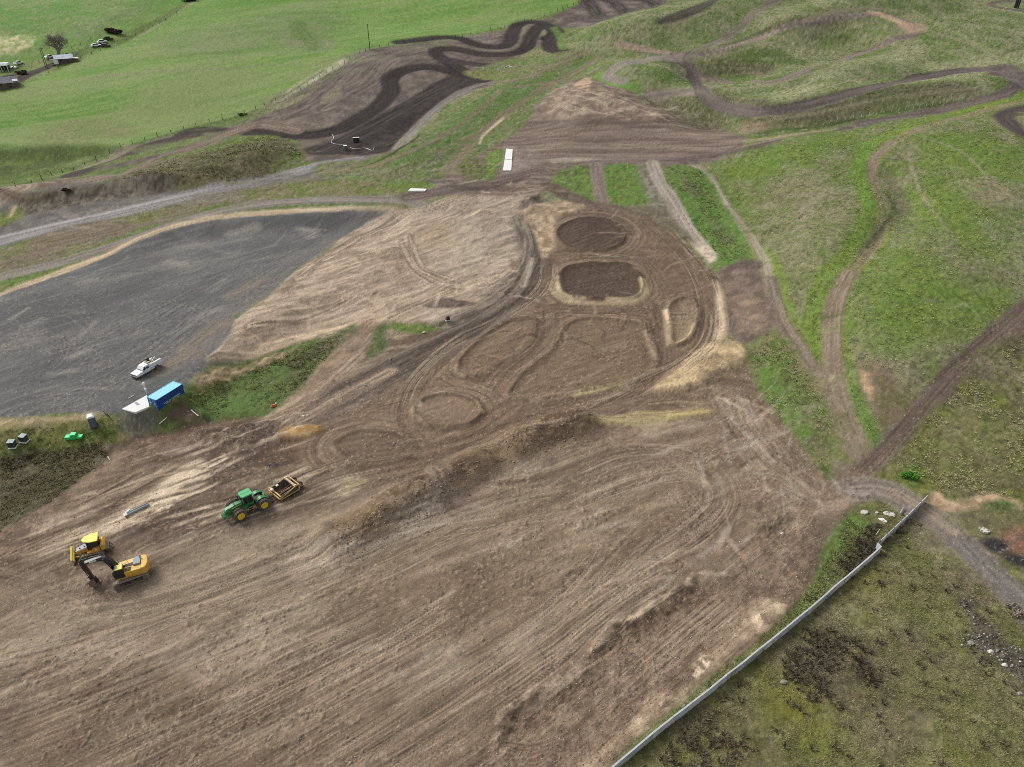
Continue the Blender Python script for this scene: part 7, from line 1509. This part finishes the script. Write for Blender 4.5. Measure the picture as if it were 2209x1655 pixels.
def tufts(name, spots, h, w, blades, label, tint, var=.35, lean=.5, minG=.5, cat='grass', mixc=.5, thin=.43):
    g = attr_at(GR, spots[:, 0], spots[:, 1]); dn = fbm(spots[:, 0], spots[:, 1], 6, 3, 3); spots = spots[(g > minG) & (dn + rng.normal(0, .06, len(spots)) > thin)]; n = len(spots)
    base = attr_at(Cg, spots[:, 0], spots[:, 1]); zz = height(spots[:, 0], spots[:, 1])
    n3 = n * blades; sp = np.repeat(spots, blades, 0); z = np.repeat(zz, blades); a = rng.random(n3) * 6.283; hs_ = np.repeat(rng.uniform(.5, 1.3, n), blades) * h * rng.uniform(.6, 1.1, n3); sprd = np.repeat(rng.uniform(.5, 1.2, n), blades) * w
    ox = np.cos(a) * sprd * rng.random(n3); oy = np.sin(a) * sprd * rng.random(n3)
    bx, by = sp[:, 0] + ox, sp[:, 1] + oy; wd = w * .16 + h * .08; tx, ty = -np.sin(a) * wd, np.cos(a) * wd
    ln = (.6 + rng.random(n3)) * lean * hs_
    V = np.stack([np.stack([bx - tx, by - ty, z - .02], 1), np.stack([bx + tx, by + ty, z - .02], 1), np.stack([bx + np.cos(a) * ln, by + np.sin(a) * ln, z + hs_], 1)], 1).reshape(-1, 3)
    c = 1.5 * np.repeat(base * (1 - mixc) + col(tint) * mixc, blades, 0) * (1 + (rng.random((n3, 1)) - .5) * 2 * var)
    me = bpy.data.meshes.new(name); me.vertices.add(3 * n3); me.vertices.foreach_set('co', V.astype(np.float32).ravel()); me.loops.add(3 * n3); me.polygons.add(n3)
    me.loops.foreach_set('vertex_index', np.arange(3 * n3, dtype=np.int32)); me.polygons.foreach_set('loop_start', np.arange(0, 3 * n3, 3, dtype=np.int32))
    at_ = me.attributes.new('soil', 'FLOAT_COLOR', 'POINT'); at_.data.foreach_set('color', np.concatenate([np.repeat(np.clip(c, .01, .8), 3, 0), np.ones((3 * n3, 1))], 1).astype(np.float32).ravel())
    me.update(calc_edges=True); me.materials.append(tuft_mat); o = bpy.data.objects.new(name, me); COL.objects.link(o); tag(o, label, cat, None, 'stuff')
tuft_mat, nt, b = node_mat('dry_and_green_blades'); va = nt.nodes.new('ShaderNodeAttribute'); va.attribute_name = 'soil'; nt.links.new(va.outputs['Color'], b.inputs['Base Color']); b.inputs['Roughness'].default_value = .9; b.inputs['Specular IOR Level'].default_value = .1
EASTW = [(1900, 1070), (2000, 1090), (2209, 1300), (2380, 1500), (2500, 1760), (1220, 1780), (1480, 1560), (1640, 1430), (1780, 1310), (1890, 1200)]
tufts('dry_grass', pick(EASTW, 20000), .14, .24, 6, 'dry straw and olive grass covering the scrub beyond the wall', (112, 106, 76), lean=1.6, thin=.36)
tufts('brown_weeds', np.concatenate([pick([(1690, 1410), (1780, 1350), (1880, 1400), (1900, 1480), (1840, 1540), (1750, 1520), (1690, 1460)], 230), pick([(1590, 1560), (1680, 1540), (1710, 1620), (1640, 1660), (1550, 1650)], 110), pick([(1790, 1240), (1880, 1130), (1900, 1175), (1830, 1250)], 130), pick([(1400, 1640), (1560, 1500), (1640, 1520), (1520, 1660)], 90), pick(EASTW, 230)]), 0.36, .38, 26, 'dark brown weed clumps scattered through the scrub beyond the wall', (72, 64, 55), .4, 1.0, mixc=.85, thin=.44)
tufts('hill_grass', np.concatenate([pick([(1560, 350), (1900, 270), (2300, 210), (2300, 620), (2100, 770), (1900, 980), (1700, 860), (1640, 720), (1680, 640)], 15000), pick([(2000, 900), (2300, 640), (2300, 1080), (2010, 1060), (1930, 1000)], 5000), pick([(1640, 850), (1620, 770), (1680, 720), (1790, 880), (1790, 1030)], 1500)]), .2, .42, 5, 'short straw and green grass on the right hand slopes', (150, 148, 106), .2, lean=1.5, thin=.5)
tufts('bank_grass', np.concatenate([pick([(0, 985), (215, 952), (240, 985), (80, 1100), (0, 1145)], 2200), pick([(400, 860), (470, 805), (640, 755), (740, 720), (690, 790), (590, 880), (480, 905)], 1800), pick([(0, 915), (260, 905), (235, 955), (0, 980)], 300), pick([(1830, 1120), (1885, 1150), (1730, 1330), (1400, 1605), (1290, 1700), (1500, 1500), (1765, 1255)], 2600), pick([(1445, 362), (1510, 365), (1610, 545), (1545, 580), (1480, 450)], 1500)]), .22, .38, 6, 'rough grass on the banks and verges around the yard', (108, 104, 70), lean=1.3)
tufts('upper_grass', np.concatenate([pick([(1290, 70), (1560, -30), (2300, -30), (2300, 200), (1900, 255), (1620, 290), (1420, 205)], 9000), pick([(240, 390), (450, 322), (580, 294), (655, 335), (560, 392)], 2500)]), 0.28, .6, 5, 'tussocky grass on the terraced hillside at the top right', (146, 144, 104), .22, lean=1.3)
def stones(name, spots, s0, s1, label, cols, cat='stones', sink=.3):
    z = height(spots[:, 0], spots[:, 1]); n = len(spots); oct_ = np.array([(1, 0, 0), (-1, 0, 0), (0, 1, 0), (0, -1, 0), (0, 0, 1), (0, 0, -1)], float); fc = np.array([(0, 2, 4), (2, 1, 4), (1, 3, 4), (3, 0, 4), (2, 0, 5), (1, 2, 5), (3, 1, 5), (0, 3, 5)])
    sz = s0 + (s1 - s0) * rng.random(n) ** 3; V = oct_[None] * rng.uniform(.6, 1.25, (n, 6, 1)) * sz[:, None, None] * rng.uniform(.6, 1.1, (n, 1, 3)); a = rng.random(n) * 6.28
    x = V[:, :, 0] * np.cos(a)[:, None] - V[:, :, 1] * np.sin(a)[:, None]; y = V[:, :, 0] * np.sin(a)[:, None] + V[:, :, 1] * np.cos(a)[:, None]
    P = np.stack([x + spots[:, :1], y + spots[:, 1:], V[:, :, 2] * .75 + (z + sz * sink)[:, None]], 2).reshape(-1, 3); F = (fc[None] + (np.arange(n) * 6)[:, None, None]).reshape(-1)
    cc = np.array([col(c) for c in cols])[rng.integers(0, len(cols), n)] * rng.uniform(.8, 1.15, (n, 1))
    me = bpy.data.meshes.new(name); me.vertices.add(len(P)); me.vertices.foreach_set('co', P.astype(np.float32).ravel()); me.loops.add(len(F)); me.polygons.add(len(F) // 3); me.loops.foreach_set('vertex_index', F.astype(np.int32)); me.polygons.foreach_set('loop_start', np.arange(0, len(F), 3, dtype=np.int32))
    at_ = me.attributes.new('soil', 'FLOAT_COLOR', 'POINT'); at_.data.foreach_set('color', np.concatenate([np.repeat(cc, 6, 0), np.ones((len(P), 1))], 1).astype(np.float32).ravel())
    me.update(calc_edges=True); me.materials.append(tuft_mat); o = bpy.data.objects.new(name, me); COL.objects.link(o); tag(o, label, cat, None, 'stuff')
GY_ = [(150, 144, 134), (178, 170, 156), (126, 116, 104), (206, 198, 184)]
stones('rubble', np.concatenate([pick([(2072, 1300), (2098, 1292), (2110, 1335), (2140, 1352), (2190, 1395), (2260, 1425), (2260, 1490), (2190, 1465), (2150, 1430), (2105, 1400), (2072, 1396), (2080, 1360), (2096, 1355)], 700), pick([(1900, 1170), (1940, 1140), (1965, 1165), (1930, 1185)], 60)]), .06, .28, 'spill of loose grey and white rubble beside the lane', [(104, 100, 94), (132, 126, 118), (156, 152, 144), (196, 192, 184), (78, 72, 68), (104, 98, 90)], 'rubble')
stones('pebbles', np.concatenate([pick([(1640, 1330), (1480, 1480), (1290, 1680), (1000, 1700), (1100, 1540), (1310, 1365), (1520, 1250), (1740, 1110), (1780, 1150), (1740, 1260)], 4200), pick([(0, 1250), (700, 1180), (1300, 960), (1700, 1000), (1780, 1100), (1500, 1300), (900, 1690), (0, 1690)], 3000), pick([(330, 945), (590, 900), (640, 1000), (400, 1060), (240, 1150), (20, 1200)], 900)]), .035, .13, 'scattered pale pebbles over the dirt yard', [(178, 162, 142), (150, 136, 120), (196, 184, 166), (120, 106, 93)], 'pebbles')
Qb = crom(ground(BERM), False, 6); tb = rng.random(700) * (len(Qb) - 1); ib = tb.astype(int); pb = Qb[ib] + (Qb[np.minimum(ib + 1, len(Qb) - 1)] - Qb[ib]) * (tb - ib)[:, None]
tb2 = rng.random(900) * (len(Qb) - 1); ib2 = tb2.astype(int); pb2 = Qb[ib2] + (Qb[np.minimum(ib2 + 1, len(Qb) - 1)] - Qb[ib2]) * (tb2 - ib2)[:, None] + rng.normal(0, 1.3, (900, 2))
stones('berm_clods', pb2, .06, .24, 'broken dark soil lumps covering the long berm', [(138, 121, 104), (156, 139, 121), (124, 108, 92), (172, 156, 137)], 'clods')
stones('soil_clods', np.concatenate([pb + np.stack([rng.normal(1.0, 1.2, 700), rng.normal(-2.6, .9, 700)], 1), pick([(740, 820), (860, 770), (950, 740), (880, 800), (790, 850)], 120), pick([(600, 900), (660, 885), (640, 915)], 40), pick([(1420, 850), (1600, 770), (1560, 810)], 80), pick([(430, 925), (590, 905), (600, 950), (450, 965)], 260)]), .05, .17, 'loose soil clods along the foot of the long berm', [(146, 129, 112), (162, 146, 128), (182, 168, 150), (132, 116, 101)], 'clods')

for o in list(bpy.data.objects):
    if o.parent is None and o.name.split('.')[0] in ('concrete_wall', 'concrete_pad', 'start_slab', 'slatted_rail'): o['kind'] = 'thing'
